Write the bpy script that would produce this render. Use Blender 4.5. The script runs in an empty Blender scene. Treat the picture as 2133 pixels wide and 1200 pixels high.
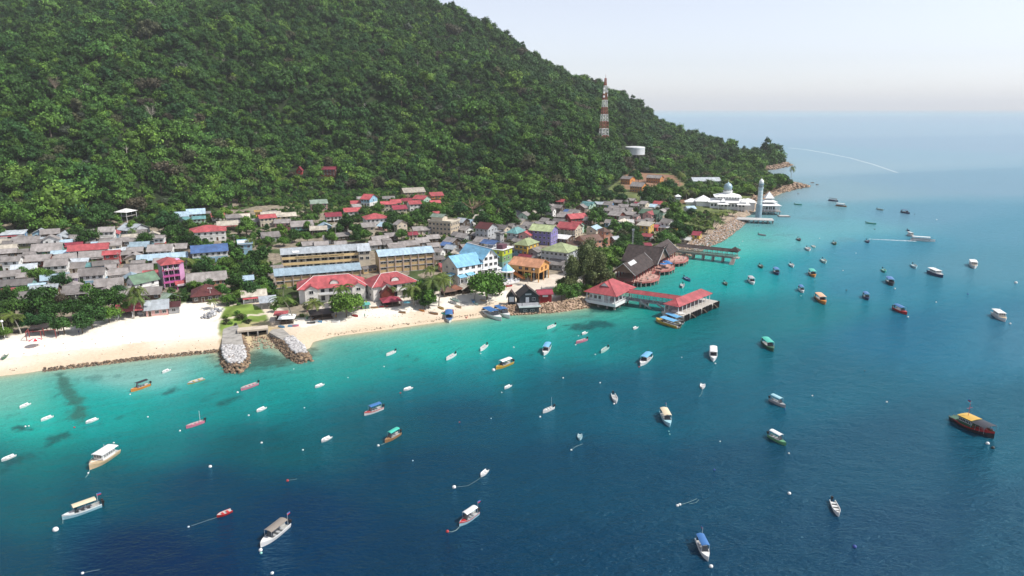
import bpy, math, random
import numpy as np
from mathutils import Vector, Matrix
SC = bpy.context.scene
# ---------------------------------------------------------------- camera, world, sun, exposure
H = 78.0
FPX = 1422.0                     # focal length in pixels of the 2133 px wide photograph
PITCH = math.atan(374.5 / FPX)
cd = bpy.data.cameras.new('camera'); cam = bpy.data.objects.new('camera', cd)
SC.collection.objects.link(cam); SC.camera = cam
cam.location = (0, 0, H); cam.rotation_euler = (math.pi / 2 - PITCH, 0, 0)
cd.sensor_width = 36; cd.lens = 36 * FPX / 2133; cd.clip_start = 1; cd.clip_end = 80000
SUN_EL, SUN_AZ = math.radians(51), math.radians(99)      # azimuth from +Y towards +X
w = bpy.data.worlds.new('World'); SC.world = w; w.use_nodes = True
nt = w.node_tree; bg = nt.nodes['Background']; sk = nt.nodes.new('ShaderNodeTexSky')
sk.sky_type = 'NISHITA'; sk.sun_disc = False; sk.sun_elevation = SUN_EL; sk.sun_rotation = SUN_AZ
sk.air_density = 1.0; sk.dust_density = .45; sk.ozone_density = 3.0; sk.altitude = 0
sh = nt.nodes.new('ShaderNodeHueSaturation'); sh.inputs['Saturation'].default_value = .38; sh.inputs['Value'].default_value = .90
nt.links.new(sk.outputs[0], sh.inputs['Color']); tm = nt.nodes.new('ShaderNodeMixRGB'); tm.blend_type = 'MULTIPLY'; tm.inputs[0].default_value = 1; tm.inputs[2].default_value = (.965, .965, 1.03, 1); nt.links.new(sh.outputs[0], tm.inputs[1]); nt.links.new(tm.outputs[0], bg.inputs[0]); bg.inputs[1].default_value = 0.135
sd = bpy.data.lights.new('sun', 'SUN'); sun = bpy.data.objects.new('sun', sd); SC.collection.objects.link(sun)
sd.energy = 4.2; sd.angle = math.radians(0.6); sd.color = (1.0, 0.955, 0.89)
sdir = Vector((math.cos(SUN_EL) * math.sin(SUN_AZ), math.cos(SUN_EL) * math.cos(SUN_AZ), math.sin(SUN_EL)))
sun.rotation_euler = sdir.to_track_quat('Z', 'Y').to_euler(); sun.location = (0, 0, 400)
SC.view_settings.view_transform = 'Standard'; SC.view_settings.look = 'None'
SC.view_settings.exposure = 0.48; SC.view_settings.gamma = 1.0
SC.cycles.use_denoising = True
try: SC.cycles.denoiser = 'OPENIMAGEDENOISE'
except Exception: pass
SC.cycles.max_bounces = 6; SC.cycles.diffuse_bounces = 2; SC.cycles.glossy_bounces = 2
SC.cycles.transmission_bounces = 2; SC.cycles.volume_bounces = 0; SC.cycles.transparent_max_bounces = 6
SC.cycles.caustics_reflective = False; SC.cycles.caustics_refractive = False
SC.cycles.use_adaptive_sampling = True; SC.cycles.adaptive_threshold = 0.015

# ---------------------------------------------------------------- pixel <-> world helpers (2133x1200 photograph)
cP, sP = math.cos(PITCH), math.sin(PITCH)
def ray(px, py):
    a = (px - 1066.5) / FPX; b = -(py - 600) / FPX
    return np.array((a, cP + b * sP, -sP + b * cP))
def ground(px, py, z=0.0):                     # where the sight line meets the level z
    d = ray(px, py); k = (z - H) / d[2]
    return d[0] * k, d[1] * k
def proj(x, y, z):
    dep = y * cP - (z - H) * sP; up = y * sP + (z - H) * cP
    return 1066.5 + FPX * x / dep, 600 - FPX * up / dep
def gpts(L, z=0.0): return np.array([ground(a, b, z) for a, b in L])

# ---------------------------------------------------------------- shapes of the land
COAST_PX = [(-500, 880), (-200, 815), (0, 783), (60, 776), (110, 768), (200, 758), (330, 742), (455, 730), (470, 745), (505, 745), (522, 722),
    (530, 700), (560, 706), (585, 722), (612, 735), (645, 725), (652, 712), (700, 700), (800, 687), (900, 673), (1000, 661), (1060, 650), (1090, 652), (1150, 648),
    (1220, 640), (1262, 616), (1290, 606), (1310, 596), (1345, 585), (1368, 560), (1400, 535), (1425, 526), (1452, 512), (1492, 497), (1530, 470), (1545, 455), (1562, 448),
    (1590, 428), (1612, 410), (1640, 398), (1676, 388), (1655, 379), (1630, 376), (1607, 366), (1597, 357), (1604, 351), (1642, 343), (1638, 338), (1618, 333)]
COAST = np.vstack([gpts(COAST_PX), np.array([(430, 1500), (260, 1950), (-2100, 2200), (-2500, 390)])])
def inside(P, X, Y):
    r = np.zeros(X.shape, bool); n = len(P)
    for i in range(n):
        x0, y0 = P[i]; x1, y1 = P[(i + 1) % n]
        if y0 == y1: continue
        c = ((y0 > Y) != (y1 > Y)) & (X < (x1 - x0) * (Y - y0) / (y1 - y0) + x0)
        r ^= c
    return r
def distp(P, X, Y, closed=True):
    d = np.full(X.shape, 1e12); n = len(P)
    for i in range(n if closed else n - 1):
        x0, y0 = P[i]; x1, y1 = P[(i + 1) % n]; vx, vy = x1 - x0, y1 - y0
        t = np.clip(((X - x0) * vx + (Y - y0) * vy) / (vx * vx + vy * vy + 1e-9), 0, 1)
        d = np.minimum(d, (X - x0 - t * vx) ** 2 + (Y - y0 - t * vy) ** 2)
    return np.sqrt(d)
def sdist(P, X, Y): return np.where(inside(P, X, Y), 1, -1) * distp(P, X, Y)
def sstep(a, b, x):
    t = np.clip((x - a) / (b - a), 0, 1); return t * t * (3 - 2 * t)
def vnoise(X, Y, s, seed=0):                                   # smooth value noise, 0..1
    x = X / s + 1000.0; y = Y / s + 1000.0
    xi = np.floor(x).astype(np.int64); yi = np.floor(y).astype(np.int64); fx = x - xi; fy = y - yi
    fx = fx * fx * (3 - 2 * fx); fy = fy * fy * (3 - 2 * fy)
    def hsh(a, b):
        v = (a * 374761393 + b * 668265263 + seed * 982451653) & 0x7fffffff
        v = ((v ^ (v >> 13)) * 1274126177) & 0x7fffffff
        return ((v ^ (v >> 16)) & 0xffff) / 65535.0
    return (hsh(xi, yi) * (1 - fx) + hsh(xi + 1, yi) * fx) * (1 - fy) + (hsh(xi, yi + 1) * (1 - fx) + hsh(xi + 1, yi + 1) * fx) * fy
# hill: (px, y of the forest foot, skyline y, distance of the skyline)
HILL = [(-700, 520, -110, 1000), (-300, 505, -110, 1000), (0, 478, -110, 1000), (200, 462, -110, 1010), (400, 432, -110, 1020), (600, 405, -105, 1030), (760, 395, -60, 1060), (930, 395, 14, 1100),
    (1030, 408, 64, 1105), (1130, 418, 122, 1110), (1180, 415, 150, 1120), (1255, 392, 172, 1140), (1300, 364, 200, 1150), (1340, 353, 228, 1160), (1380, 350, 254, 1165), (1440, 348, 282, 1150), (1500, 345, 298, 1140),
    (1540, 345, 310, 1130), (1580, 342, 316, 1115), (1612, 338, 322, 1105), (1632, 337, 334, 1100)]
_t, _yf, _ys, _zs = [], [], [], []
for px, fy, sy, Ys in HILL:
    gx, gy = ground(px, fy, 11.0); d = ray(px, sy); k = Ys / d[1]
    _t.append(d[0] / d[1]); _yf.append(gy); _ys.append(Ys); _zs.append(H + k * d[2] - 9)
_t = np.array(_t); o_ = np.argsort(_t); _t = _t[o_]; _yf = np.array(_yf)[o_]; _ys = np.array(_ys)[o_]; _zs = np.array(_zs)[o_]
def hill_s(X, Y):
    t = X / np.maximum(Y, 1.0)
    return (Y - np.interp(t, _t, _yf)) / (np.interp(t, _t, _ys) - np.interp(t, _t, _yf))
def height(X, Y):
    X = np.asarray(X, float); Y = np.asarray(Y, float)
    sd_ = sdist(COAST, X, Y)
    low = np.where(sd_ > 0, 2.3 * (1 - np.exp(-sd_ / 9.0)) + 0.03 * np.maximum(sd_ - 15, 0), sd_ * 0.12)
    low = np.minimum(low, 12.0)
    t = X / np.maximum(Y, 1.0); s = hill_s(X, Y); zs = np.interp(t, _t, _zs)
    g = np.where(s < 1, np.clip(s, 0, 1) ** 1.12, np.maximum(1 - 0.9 * (s - 1) ** 1.3, 0.0))
    hl = np.maximum(zs - low, 0) * g
    m = np.clip(s * 4, 0, 1) * np.clip((1.25 - s) * 4, 0, 1)
    nz = (vnoise(X, Y, 125, 3) - 0.5) * 46 + (vnoise(X, Y, 45, 5) - 0.5) * 17
    hl = hl + nz * m * np.clip(hl / 60, 0, 1) * np.clip(abs(1 - s) * 3 + .25, 0, 1)
    hl = hl * sstep(2, 55, sd_)
    return np.where(sd_ > 0, low + hl, low)
def hgt(x, y): return float(height(np.array([x]), np.array([y]))[0])
# a fast lookup of the terrain height for placing things
_gx = np.arange(-1000, 680, 4.0); _gy = np.arange(156, 1460, 4.0)
_GX, _GY = np.meshgrid(_gx, _gy); _GH = height(_GX, _GY)
def hq(x, y):
    i = min(max((x - _gx[0]) / 4, 0), len(_gx) - 2.001); j = min(max((y - _gy[0]) / 4, 0), len(_gy) - 2.001)
    a, b = int(i), int(j); u, v = i - a, j - b
    return (_GH[b, a] * (1 - u) + _GH[b, a + 1] * u) * (1 - v) + (_GH[b + 1, a] * (1 - u) + _GH[b + 1, a + 1] * u) * v
def land(px, py, up=0.0):                     # point of the terrain seen at a pixel (up: that much above it)
    d = ray(px, py); k0 = 158 / d[1]
    for i in range(1200):
        k = k0 + i * 1.6
        if H + d[2] * k <= hq(d[0] * k, d[1] * k) + up:
            lo, hi = k - 1.6, k
            for _ in range(10):
                m = (lo + hi) / 2
                if H + d[2] * m <= hq(d[0] * m, d[1] * m) + up: hi = m
                else: lo = m
            k = hi; return d[0] * k, d[1] * k, hq(d[0] * k, d[1] * k)
    x, y = ground(px, py, 0); return x, y, 0.0

# ---------------------------------------------------------------- materials
MATS = {}
def mat(name, col, rough=0.7, metal=0.0, var=0.12, vs=0.8, bump=0.0, spec=0.3, kind=None, col2=None):
    if name in MATS: return MATS[name]
    m = bpy.data.materials.new(name); m.use_nodes = True; n = m.node_tree; b = n.nodes['Principled BSDF']
    b.inputs['Roughness'].default_value = rough; b.inputs['Metallic'].default_value = metal
    b.inputs['Specular IOR Level'].default_value = spec
    tc = n.nodes.new('ShaderNodeTexCoord'); c = (*col[:3], 1)
    o2 = n.nodes.new('ShaderNodeObjectInfo'); vm = n.nodes.new('ShaderNodeVectorMath'); vm.operation = 'MULTIPLY_ADD'; n.links.new(o2.outputs['Random'], vm.inputs[0]); vm.inputs[1].default_value = (91, 57, 33); n.links.new(tc.outputs['Object'], vm.inputs[2]); OBJV = vm.outputs[0]
    if var > 0:
        nz = n.nodes.new('ShaderNodeTexNoise'); nz.inputs['Scale'].default_value = vs; nz.inputs['Detail'].default_value = 4
        n.links.new(OBJV, nz.inputs['Vector'])
        mx = n.nodes.new('ShaderNodeMixRGB'); c2 = col2 or [x * (1 - 2.2 * var) for x in col[:3]]
        rp = n.nodes.new('ShaderNodeValToRGB'); rp.color_ramp.elements[0].position = 0.35; rp.color_ramp.elements[1].position = 0.68
        n.links.new(nz.outputs['Fac'], rp.inputs[0]); n.links.new(rp.outputs[0], mx.inputs[0])
        mx.inputs[1].default_value = c; mx.inputs[2].default_value = (*c2, 1)
        out = mx.outputs[0]
        if kind == 'roof':                          # stains, rust and replaced sheets
            mp_ = n.nodes.new('ShaderNodeMapping'); mp_.inputs['Scale'].default_value = (1.0, .28, 1.0); n.links.new(OBJV, mp_.inputs[0]); n3_ = n.nodes.new('ShaderNodeTexNoise'); n3_.inputs['Scale'].default_value = 1.5; n3_.inputs['Detail'].default_value = 5; n.links.new(mp_.outputs[0], n3_.inputs['Vector'])
            r3 = n.nodes.new('ShaderNodeValToRGB'); r3.color_ramp.elements[0].position = .50; r3.color_ramp.elements[1].position = .72; r3.color_ramp.elements[1].color = (.6, .6, .6, 1); n.links.new(n3_.outputs['Fac'], r3.inputs[0])
            m3 = n.nodes.new('ShaderNodeMixRGB'); n.links.new(r3.outputs[0], m3.inputs[0]); n.links.new(out, m3.inputs[1]); m3.inputs[2].default_value = (*[x * .5 + .03 * y for x, y in zip(col[:3], (1.6, .8, .5))], 1); out = m3.outputs[0]
            br = n.nodes.new('ShaderNodeTexBrick'); br.inputs['Scale'].default_value = 1; br.inputs['Brick Width'].default_value = .95; br.inputs['Row Height'].default_value = 2.4; br.inputs['Mortar Size'].default_value = .0; br.inputs['Color1'].default_value = (.86, .86, .86, 1); br.inputs['Color2'].default_value = (1.1, 1.1, 1.1, 1); n.links.new(OBJV, br.inputs['Vector'])
            m4 = n.nodes.new('ShaderNodeMixRGB'); m4.blend_type = 'MULTIPLY'; m4.inputs[0].default_value = 1; n.links.new(out, m4.inputs[1]); n.links.new(br.outputs[0], m4.inputs[2]); out = m4.outputs[0]
        if kind in ('roof', 'wallp'):
            oi = n.nodes.new('ShaderNodeObjectInfo'); hs = n.nodes.new('ShaderNodeHueSaturation')
            mr = n.nodes.new('ShaderNodeMapRange'); mr.inputs[3].default_value = 0.72 if kind == 'roof' else 0.88; mr.inputs[4].default_value = 1.18 if kind == 'roof' else 1.08
            n.links.new(oi.outputs['Random'], mr.inputs[0]); n.links.new(mr.outputs[0], hs.inputs['Value']); n.links.new(out, hs.inputs['Color']); out = hs.outputs[0]
        n.links.new(out, b.inputs['Base Color'])
    else: b.inputs['Base Color'].default_value = c
    if kind == 'roof':                          # corrugated sheets
        wv = n.nodes.new('ShaderNodeTexWave'); wv.inputs['Scale'].default_value = 1.1; wv.inputs['Distortion'].default_value = 0.4
        n.links.new(tc.outputs['Object'], wv.inputs['Vector']); bp = n.nodes.new('ShaderNodeBump'); bp.inputs['Strength'].default_value = 0.35; bp.inputs['Distance'].default_value = 0.08
        n.links.new(wv.outputs['Fac'], bp.inputs['Height']); n.links.new(bp.outputs[0], b.inputs['Normal'])
    elif bump > 0:
        n2 = n.nodes.new('ShaderNodeTexNoise'); n2.inputs['Scale'].default_value = vs * 4; n2.inputs['Detail'].default_value = 5
        n.links.new(tc.outputs['Object'], n2.inputs['Vector']); bp = n.nodes.new('ShaderNodeBump'); bp.inputs['Strength'].default_value = bump; bp.inputs['Distance'].default_value = 0.25
        n.links.new(n2.outputs['Fac'], bp.inputs['Height']); n.links.new(bp.outputs[0], b.inputs['Normal'])
    MATS[name] = m; return m

# ---------------------------------------------------------------- mesh helpers
class MB:
    """collects boxes, prisms, tubes and the like into one mesh"""
    def __init__(s): s.v = []; s.f = []; s.fm = []; s.cur = 0
    def m(s, i): s.cur = i; return s
    def raw(s, vs, fs):
        k = len(s.v); s.v += [tuple(map(float, v)) for v in vs]; s.f += [[a + k for a in f] for f in fs]; s.fm += [s.cur] * len(fs); return s
    def box(s, x0, x1, y0, y1, z0, z1):
        return s.raw([(x0, y0, z0), (x1, y0, z0), (x1, y1, z0), (x0, y1, z0), (x0, y0, z1), (x1, y0, z1), (x1, y1, z1), (x0, y1, z1)],
                     [[0, 3, 2, 1], [4, 5, 6, 7], [0, 1, 5, 4], [1, 2, 6, 5], [2, 3, 7, 6], [3, 0, 4, 7]])
    def quad(s, a, b, c, d): return s.raw([a, b, c, d], [[0, 1, 2, 3]])
    def slab(s, pts, t):                          # a thickened polygon (t along its normal downwards)
        p = [Vector(q) for q in pts]; nrm = (p[1] - p[0]).cross(p[2] - p[0]).normalized()
        if nrm.z < 0: p.reverse(); nrm = -nrm
        n = len(p); q = [a - nrm * t for a in p]
        return s.raw(p + q, [list(range(n)), list(range(2 * n - 1, n - 1, -1))] + [[i, i + n, (i + 1) % n + n, (i + 1) % n] for i in range(n)])
    def prism(s, pts, z0, z1):                    # vertical prism over an xy polygon
        n = len(pts); a = sum(pts[i][0] * pts[(i + 1) % n][1] - pts[(i + 1) % n][0] * pts[i][1] for i in range(n))
        if a < 0: pts = pts[::-1]
        return s.raw([(x, y, z0) for x, y in pts] + [(x, y, z1) for x, y in pts],
                     [list(range(n))[::-1], list(range(n, 2 * n))] + [[i, (i + 1) % n, (i + 1) % n + n, i + n] for i in range(n)])
    def bar(s, a, b, r, n=4, r2=None):            # a tube between two points
        a, b = Vector(a), Vector(b); d = (b - a); r2 = r if r2 is None else r2
        if d.length < 1e-6: return s
        d.normalize(); u = d.orthogonal().normalized(); v = d.cross(u); R = []
        for c, q in ((a, r), (b, r2)):
            for i in range(n):
                t = 2 * math.pi * (i + .5) / n; R.append(c + (u * math.cos(t) + v * math.sin(t)) * q)
        return s.raw(R, [[i, (i + 1) % n, (i + 1) % n + n, i + n] for i in range(n)] + [list(range(n))[::-1], list(range(n, 2 * n))])
    def lathe(s, prof, n=16, cx=0, cy=0):         # profile [(r,z)...] from bottom to top
        R = []
        for r, z in prof:
            for i in range(n):
                t = 2 * math.pi * i / n; R.append((cx + r * math.cos(t), cy + r * math.sin(t), z))
        F = []
        for k in range(len(prof) - 1):
            for i in range(n):
                F.append([k * n + i, k * n + (i + 1) % n, (k + 1) * n + (i + 1) % n, (k + 1) * n + i])
        F += [list(range(n))[::-1], list(range((len(prof) - 1) * n, len(prof) * n))]
        return s.raw(R, F)
    def build(s, name, mats, parent=None, smooth=False, loc=None, rz=None):
        me = bpy.data.meshes.new(name); me.from_pydata(s.v, [], s.f)
        for mm in (mats if isinstance(mats, (list, tuple)) else [mats]): me.materials.append(mm)
        if any(s.fm): me.polygons.foreach_set('material_index', s.fm)
        if smooth: me.polygons.foreach_set('use_smooth', [True] * len(s.f))
        me.update()
        o = bpy.data.objects.new(name, me); SC.collection.objects.link(o)
        if parent is not None: o.parent = parent
        if loc is not None: o.location = loc
        if rz is not None: o.rotation_euler = (0, 0, rz)
        return o
def empty(name, loc, rz=0.0, scale=None):
    o = bpy.data.objects.new(name, None); SC.collection.objects.link(o); o.location = loc; o.rotation_euler = (0, 0, rz); o.empty_display_size = 1
    if scale is not None: o.scale = (scale,) * 3
    return o
KIDS = {}
def dup(o):
    """a copy of a thing with copies of its parts and their sub-parts"""
    if not KIDS:
        pass
    def rec(a, par):
        c = a.copy(); SC.collection.objects.link(c)
        if par is not None: c.parent = par
        for ch in kids.get(a.name, ()): rec(ch, c)
        return c
    kids = KIDS.get(o.name)
    if kids is None:
        kids = {}
        def walk(a):
            kids[a.name] = [c for c in bpy.data.objects if c.parent == a]
            for c in kids[a.name]: walk(c)
        walk(o); KIDS[o.name] = kids
    return rec(o, None)
REG = []            # things whose label still needs the place that sets them apart
def tag(o, label=None, cat=None, group=None, kind=None):
    if label: o['label'] = label
    if cat: o['category'] = cat
    if group: o['group'] = group
    if kind: o['kind'] = kind
    return o
def auto(o, look, cat, group, px=None, py=None):
    """label = the look plus where it stands, worked out at the end against the landmarks"""
    if px is None: px, py = proj(*o.location)
    tag(o, None, cat, group); REG.append((o, look, cat, px, py)); return o
def np_mesh(name, V, F, cols=None, mats=None, smooth=True):
    me = bpy.data.meshes.new(name); V = np.asarray(V, np.float32); F = np.asarray(F, np.int32)
    me.vertices.add(len(V)); me.vertices.foreach_set('co', V.ravel()); k = F.shape[1]
    me.loops.add(F.size); me.loops.foreach_set('vertex_index', F.ravel()); me.polygons.add(len(F))
    me.polygons.foreach_set('loop_start', np.arange(0, F.size, k, dtype=np.int32))
    if smooth: me.polygons.foreach_set('use_smooth', np.ones(len(F), bool))
    me.update(calc_edges=True)
    if cols is not None:
        a = me.color_attributes.new('Col', 'FLOAT_COLOR', 'POINT'); a.data.foreach_set('color', np.hstack([cols, np.ones((len(V), 1))]).astype(np.float32).ravel())
    for m in mats or []: me.materials.append(m)
    o = bpy.data.objects.new(name, me); SC.collection.objects.link(o); return o

# ---------------------------------------------------------------- ground
def polyW(L, z=2.5): return gpts(L, z)
SAND = [polyW([(-300, 900), (-300, 745), (0, 712), (60, 700), (128, 688), (235, 668), (330, 655), (420, 632), (452, 634), (465, 650), (455, 690), (462, 735), (300, 765), (0, 800)], 1.5),
        polyW([(590, 725), (578, 690), (600, 668), (640, 665), (700, 660), (780, 645), (800, 615), (870, 640), (930, 612), (1000, 610), (1060, 612), (1062, 660), (900, 690), (660, 725)], 1.5)]
PLAZA = [polyW([(985, 600), (1050, 575), (1100, 572), (1215, 560), (1245, 590), (1200, 640), (1060, 640)], 4), polyW([(640, 650), (700, 615), (860, 610), (940, 600), (1000, 610), (960, 625), (700, 665)], 3.5),
         polyW([(470, 640), (560, 620), (605, 655), (560, 665)], 3.5)]
EARTH = [polyW([(1292, 362), (1325, 350), (1400, 352), (1425, 368), (1400, 378), (1300, 380)], 12), polyW([(1380, 400), (1440, 390), (1450, 402), (1400, 410)], 10)]
GRASS = [polyW([(440, 690), (452, 640), (540, 628), (562, 660), (556, 690), (470, 705)], 2.5)]
VILL = [polyW([(-400, 640), (-300, 505), (0, 490), (150, 480), (240, 468), (330, 478), (385, 460), (400, 430), (440, 430), (640, 445), (800, 470), (1000, 470), (1130, 430), (1300, 412), (1400, 420), (1420, 470),
                (1380, 520), (1230, 600), (1000, 620), (700, 640), (460, 640), (330, 650), (100, 690), (0, 690), (-300, 720)], 6)]
tt = np.linspace(-1.02, 0.60, 760); yy = 160 * (1950 / 160) ** np.linspace(0, 1, 470)
T, YY = np.meshgrid(tt, yy); XX = T * YY
HH = height(XX, YY); SD = sdist(COAST, XX, YY); HS = hill_s(XX, YY)
def col(*c): return np.array(c)
n1 = vnoise(XX, YY, 9, 11)[..., None]; n2 = vnoise(XX, YY, 3.1, 12)[..., None]; n3 = vnoise(XX, YY, 1.1, 13)[..., None]
C = col(.085, .115, .035) * (0.6 + .8 * n1) + col(.06, .05, .03) * n2                   # scrub and soil
fo = (HS > -0.02)[..., None]; C = np.where(fo, col(.02, .032, .012) * (0.7 + .6 * n2), C)
def lay(C, polys, c, soft=1.5, z=None):
    for P in polys:
        a = sstep(-soft, soft, sdist(P, XX, YY) + (n2[..., 0] - .5) * 2 * soft)[..., None]; C = C * (1 - a) + c * a
    return C
C = lay(C, VILL, np.where(n1 > .45, col(.26, .22, .165) * (.5 + .7 * n3), col(.06, .085, .03) * (.5 + .9 * n2)), 5)
C = lay(C, PLAZA, col(.56, .50, .42) * (.88 + .18 * n2), .6)
C = lay(C, EARTH, col(.25, .145, .09) * (.6 + .6 * n2), 3)
C = lay(C, GRASS, col(.15, .22, .045) * (.55 + .8 * n2), 1.5)
sandc = col(.72, .665, .575) * (.96 + .06 * n3)
C = lay(C, SAND, sandc, .8)
PATHS = [(polyW([(440, 668), (470, 662), (520, 655), (562, 652)], 2.5), .7), (polyW([(530, 632), (552, 640), (572, 660), (575, 672)], 2.5), 1.6), (polyW([(455, 640), (500, 634), (530, 632)], 2.5), 1.2)]
for P, wd in PATHS:
    a = sstep(wd + .4, wd - .2, distp(P, XX, YY, False))[..., None]; C = C * (1 - a) + col(.60, .52, .42) * a
wet = sstep(2.9, .5, HH + (n1[..., 0] - .5) * 1.2)[..., None] * (SD > -2)[..., None]
C = np.where(SD[..., None] < 12, C * (1 - .8 * wet) + col(.50, .38, .25) * .8 * wet, C)
rocky = ((XX > 78) & (SD < 14) & (SD > -6))[..., None]
C = np.where(rocky, col(.34, .27, .20) * (.5 + .8 * n3), C)
ny, nx = XX.shape
idx = np.arange(ny * nx).reshape(ny, nx)
F = np.stack([idx[:-1, :-1], idx[:-1, 1:], idx[1:, 1:], idx[1:, :-1]], -1).reshape(-1, 4)
hv = HH.ravel(); keep = (hv[F].max(1) > -1.6); F = F[keep]
micro = (vnoise(XX, YY, 2.2, 21) - .5) * .25 * sstep(1.0, 3.0, HH)
gm = bpy.data.materials.new('ground_material'); gm.use_nodes = True; n = gm.node_tree; b = n.nodes['Principled BSDF']
at_ = n.nodes.new('ShaderNodeVertexColor'); at_.layer_name = 'Col'; nz = n.nodes.new('ShaderNodeTexNoise'); nz.inputs['Scale'].default_value = .9; nz.inputs['Detail'].default_value = 6
tc = n.nodes.new('ShaderNodeTexCoord'); n.links.new(tc.outputs['Object'], nz.inputs['Vector'])
mr = n.nodes.new('ShaderNodeMapRange'); mr.inputs[3].default_value = .82; mr.inputs[4].default_value = 1.16; n.links.new(nz.outputs['Fac'], mr.inputs[0])
hs = n.nodes.new('ShaderNodeHueSaturation'); n.links.new(at_.outputs[0], hs.inputs['Color']); n.links.new(mr.outputs[0], hs.inputs['Value']); n.links.new(hs.outputs[0], b.inputs['Base Color'])
b.inputs['Roughness'].default_value = .9; b.inputs['Specular IOR Level'].default_value = .15
bp = n.nodes.new('ShaderNodeBump'); bp.inputs['Strength'].default_value = .5; bp.inputs['Distance'].default_value = .3; n.links.new(nz.outputs['Fac'], bp.inputs['Height']); n.links.new(bp.outputs[0], b.inputs['Normal'])
g = np_mesh('terrain', np.stack([XX, YY, HH + micro], -1).reshape(-1, 3), F, C.reshape(-1, 3), [gm]); g['kind'] = 'structure'

# ---------------------------------------------------------------- sea
def s2l(c): c = np.array(c) / 255.; return np.where(c < .04045, c / 12.92, ((c + .055) / 1.055) ** 2.4)
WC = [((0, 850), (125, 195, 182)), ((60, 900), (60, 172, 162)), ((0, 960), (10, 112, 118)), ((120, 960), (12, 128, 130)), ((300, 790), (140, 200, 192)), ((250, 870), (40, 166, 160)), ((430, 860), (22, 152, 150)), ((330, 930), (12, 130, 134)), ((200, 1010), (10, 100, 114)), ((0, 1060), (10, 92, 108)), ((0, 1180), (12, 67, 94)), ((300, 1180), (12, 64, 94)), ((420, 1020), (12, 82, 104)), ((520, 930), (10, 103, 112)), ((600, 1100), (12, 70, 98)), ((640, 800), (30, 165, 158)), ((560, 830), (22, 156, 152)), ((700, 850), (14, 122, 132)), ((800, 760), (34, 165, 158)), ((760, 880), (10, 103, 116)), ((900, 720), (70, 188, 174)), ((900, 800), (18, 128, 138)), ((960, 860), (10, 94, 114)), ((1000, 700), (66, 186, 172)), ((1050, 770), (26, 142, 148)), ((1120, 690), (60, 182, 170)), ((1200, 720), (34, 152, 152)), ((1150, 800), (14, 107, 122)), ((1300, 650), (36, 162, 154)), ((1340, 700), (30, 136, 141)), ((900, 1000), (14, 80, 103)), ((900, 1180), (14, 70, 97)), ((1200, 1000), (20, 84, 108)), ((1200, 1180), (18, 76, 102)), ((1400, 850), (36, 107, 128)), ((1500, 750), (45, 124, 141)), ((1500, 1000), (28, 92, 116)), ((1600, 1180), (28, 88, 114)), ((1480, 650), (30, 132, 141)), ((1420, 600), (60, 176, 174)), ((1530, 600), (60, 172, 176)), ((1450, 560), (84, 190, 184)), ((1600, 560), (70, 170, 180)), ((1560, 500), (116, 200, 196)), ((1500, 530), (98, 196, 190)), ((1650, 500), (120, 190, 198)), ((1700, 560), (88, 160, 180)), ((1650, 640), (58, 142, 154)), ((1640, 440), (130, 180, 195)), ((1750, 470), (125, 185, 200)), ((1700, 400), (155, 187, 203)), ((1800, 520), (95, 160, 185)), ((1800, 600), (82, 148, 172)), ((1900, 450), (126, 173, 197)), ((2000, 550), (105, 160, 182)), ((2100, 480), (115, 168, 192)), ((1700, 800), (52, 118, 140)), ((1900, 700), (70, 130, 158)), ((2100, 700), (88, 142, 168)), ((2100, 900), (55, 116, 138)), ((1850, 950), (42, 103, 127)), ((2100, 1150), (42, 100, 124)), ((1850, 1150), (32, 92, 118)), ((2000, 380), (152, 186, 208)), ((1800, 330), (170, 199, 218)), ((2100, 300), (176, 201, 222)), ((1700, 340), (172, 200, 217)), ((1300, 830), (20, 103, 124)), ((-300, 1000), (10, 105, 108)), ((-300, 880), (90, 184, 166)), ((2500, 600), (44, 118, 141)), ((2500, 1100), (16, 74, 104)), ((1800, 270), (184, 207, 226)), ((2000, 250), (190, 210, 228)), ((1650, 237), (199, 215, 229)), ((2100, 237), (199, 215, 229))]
ts = np.linspace(-1.15, 1.15, 620); ys = np.concatenate([52 * (1950 / 52) ** np.linspace(0, 1, 560), 1950 * (36000 / 1950) ** np.linspace(0.02, 1, 60)])
T2, Y2 = np.meshgrid(ts, ys); X2 = T2 * Y2
CP = np.array([ground(a, b) for (a, b), c in WC]); CC = np.array([s2l(c) for p, c in WC])
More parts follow.
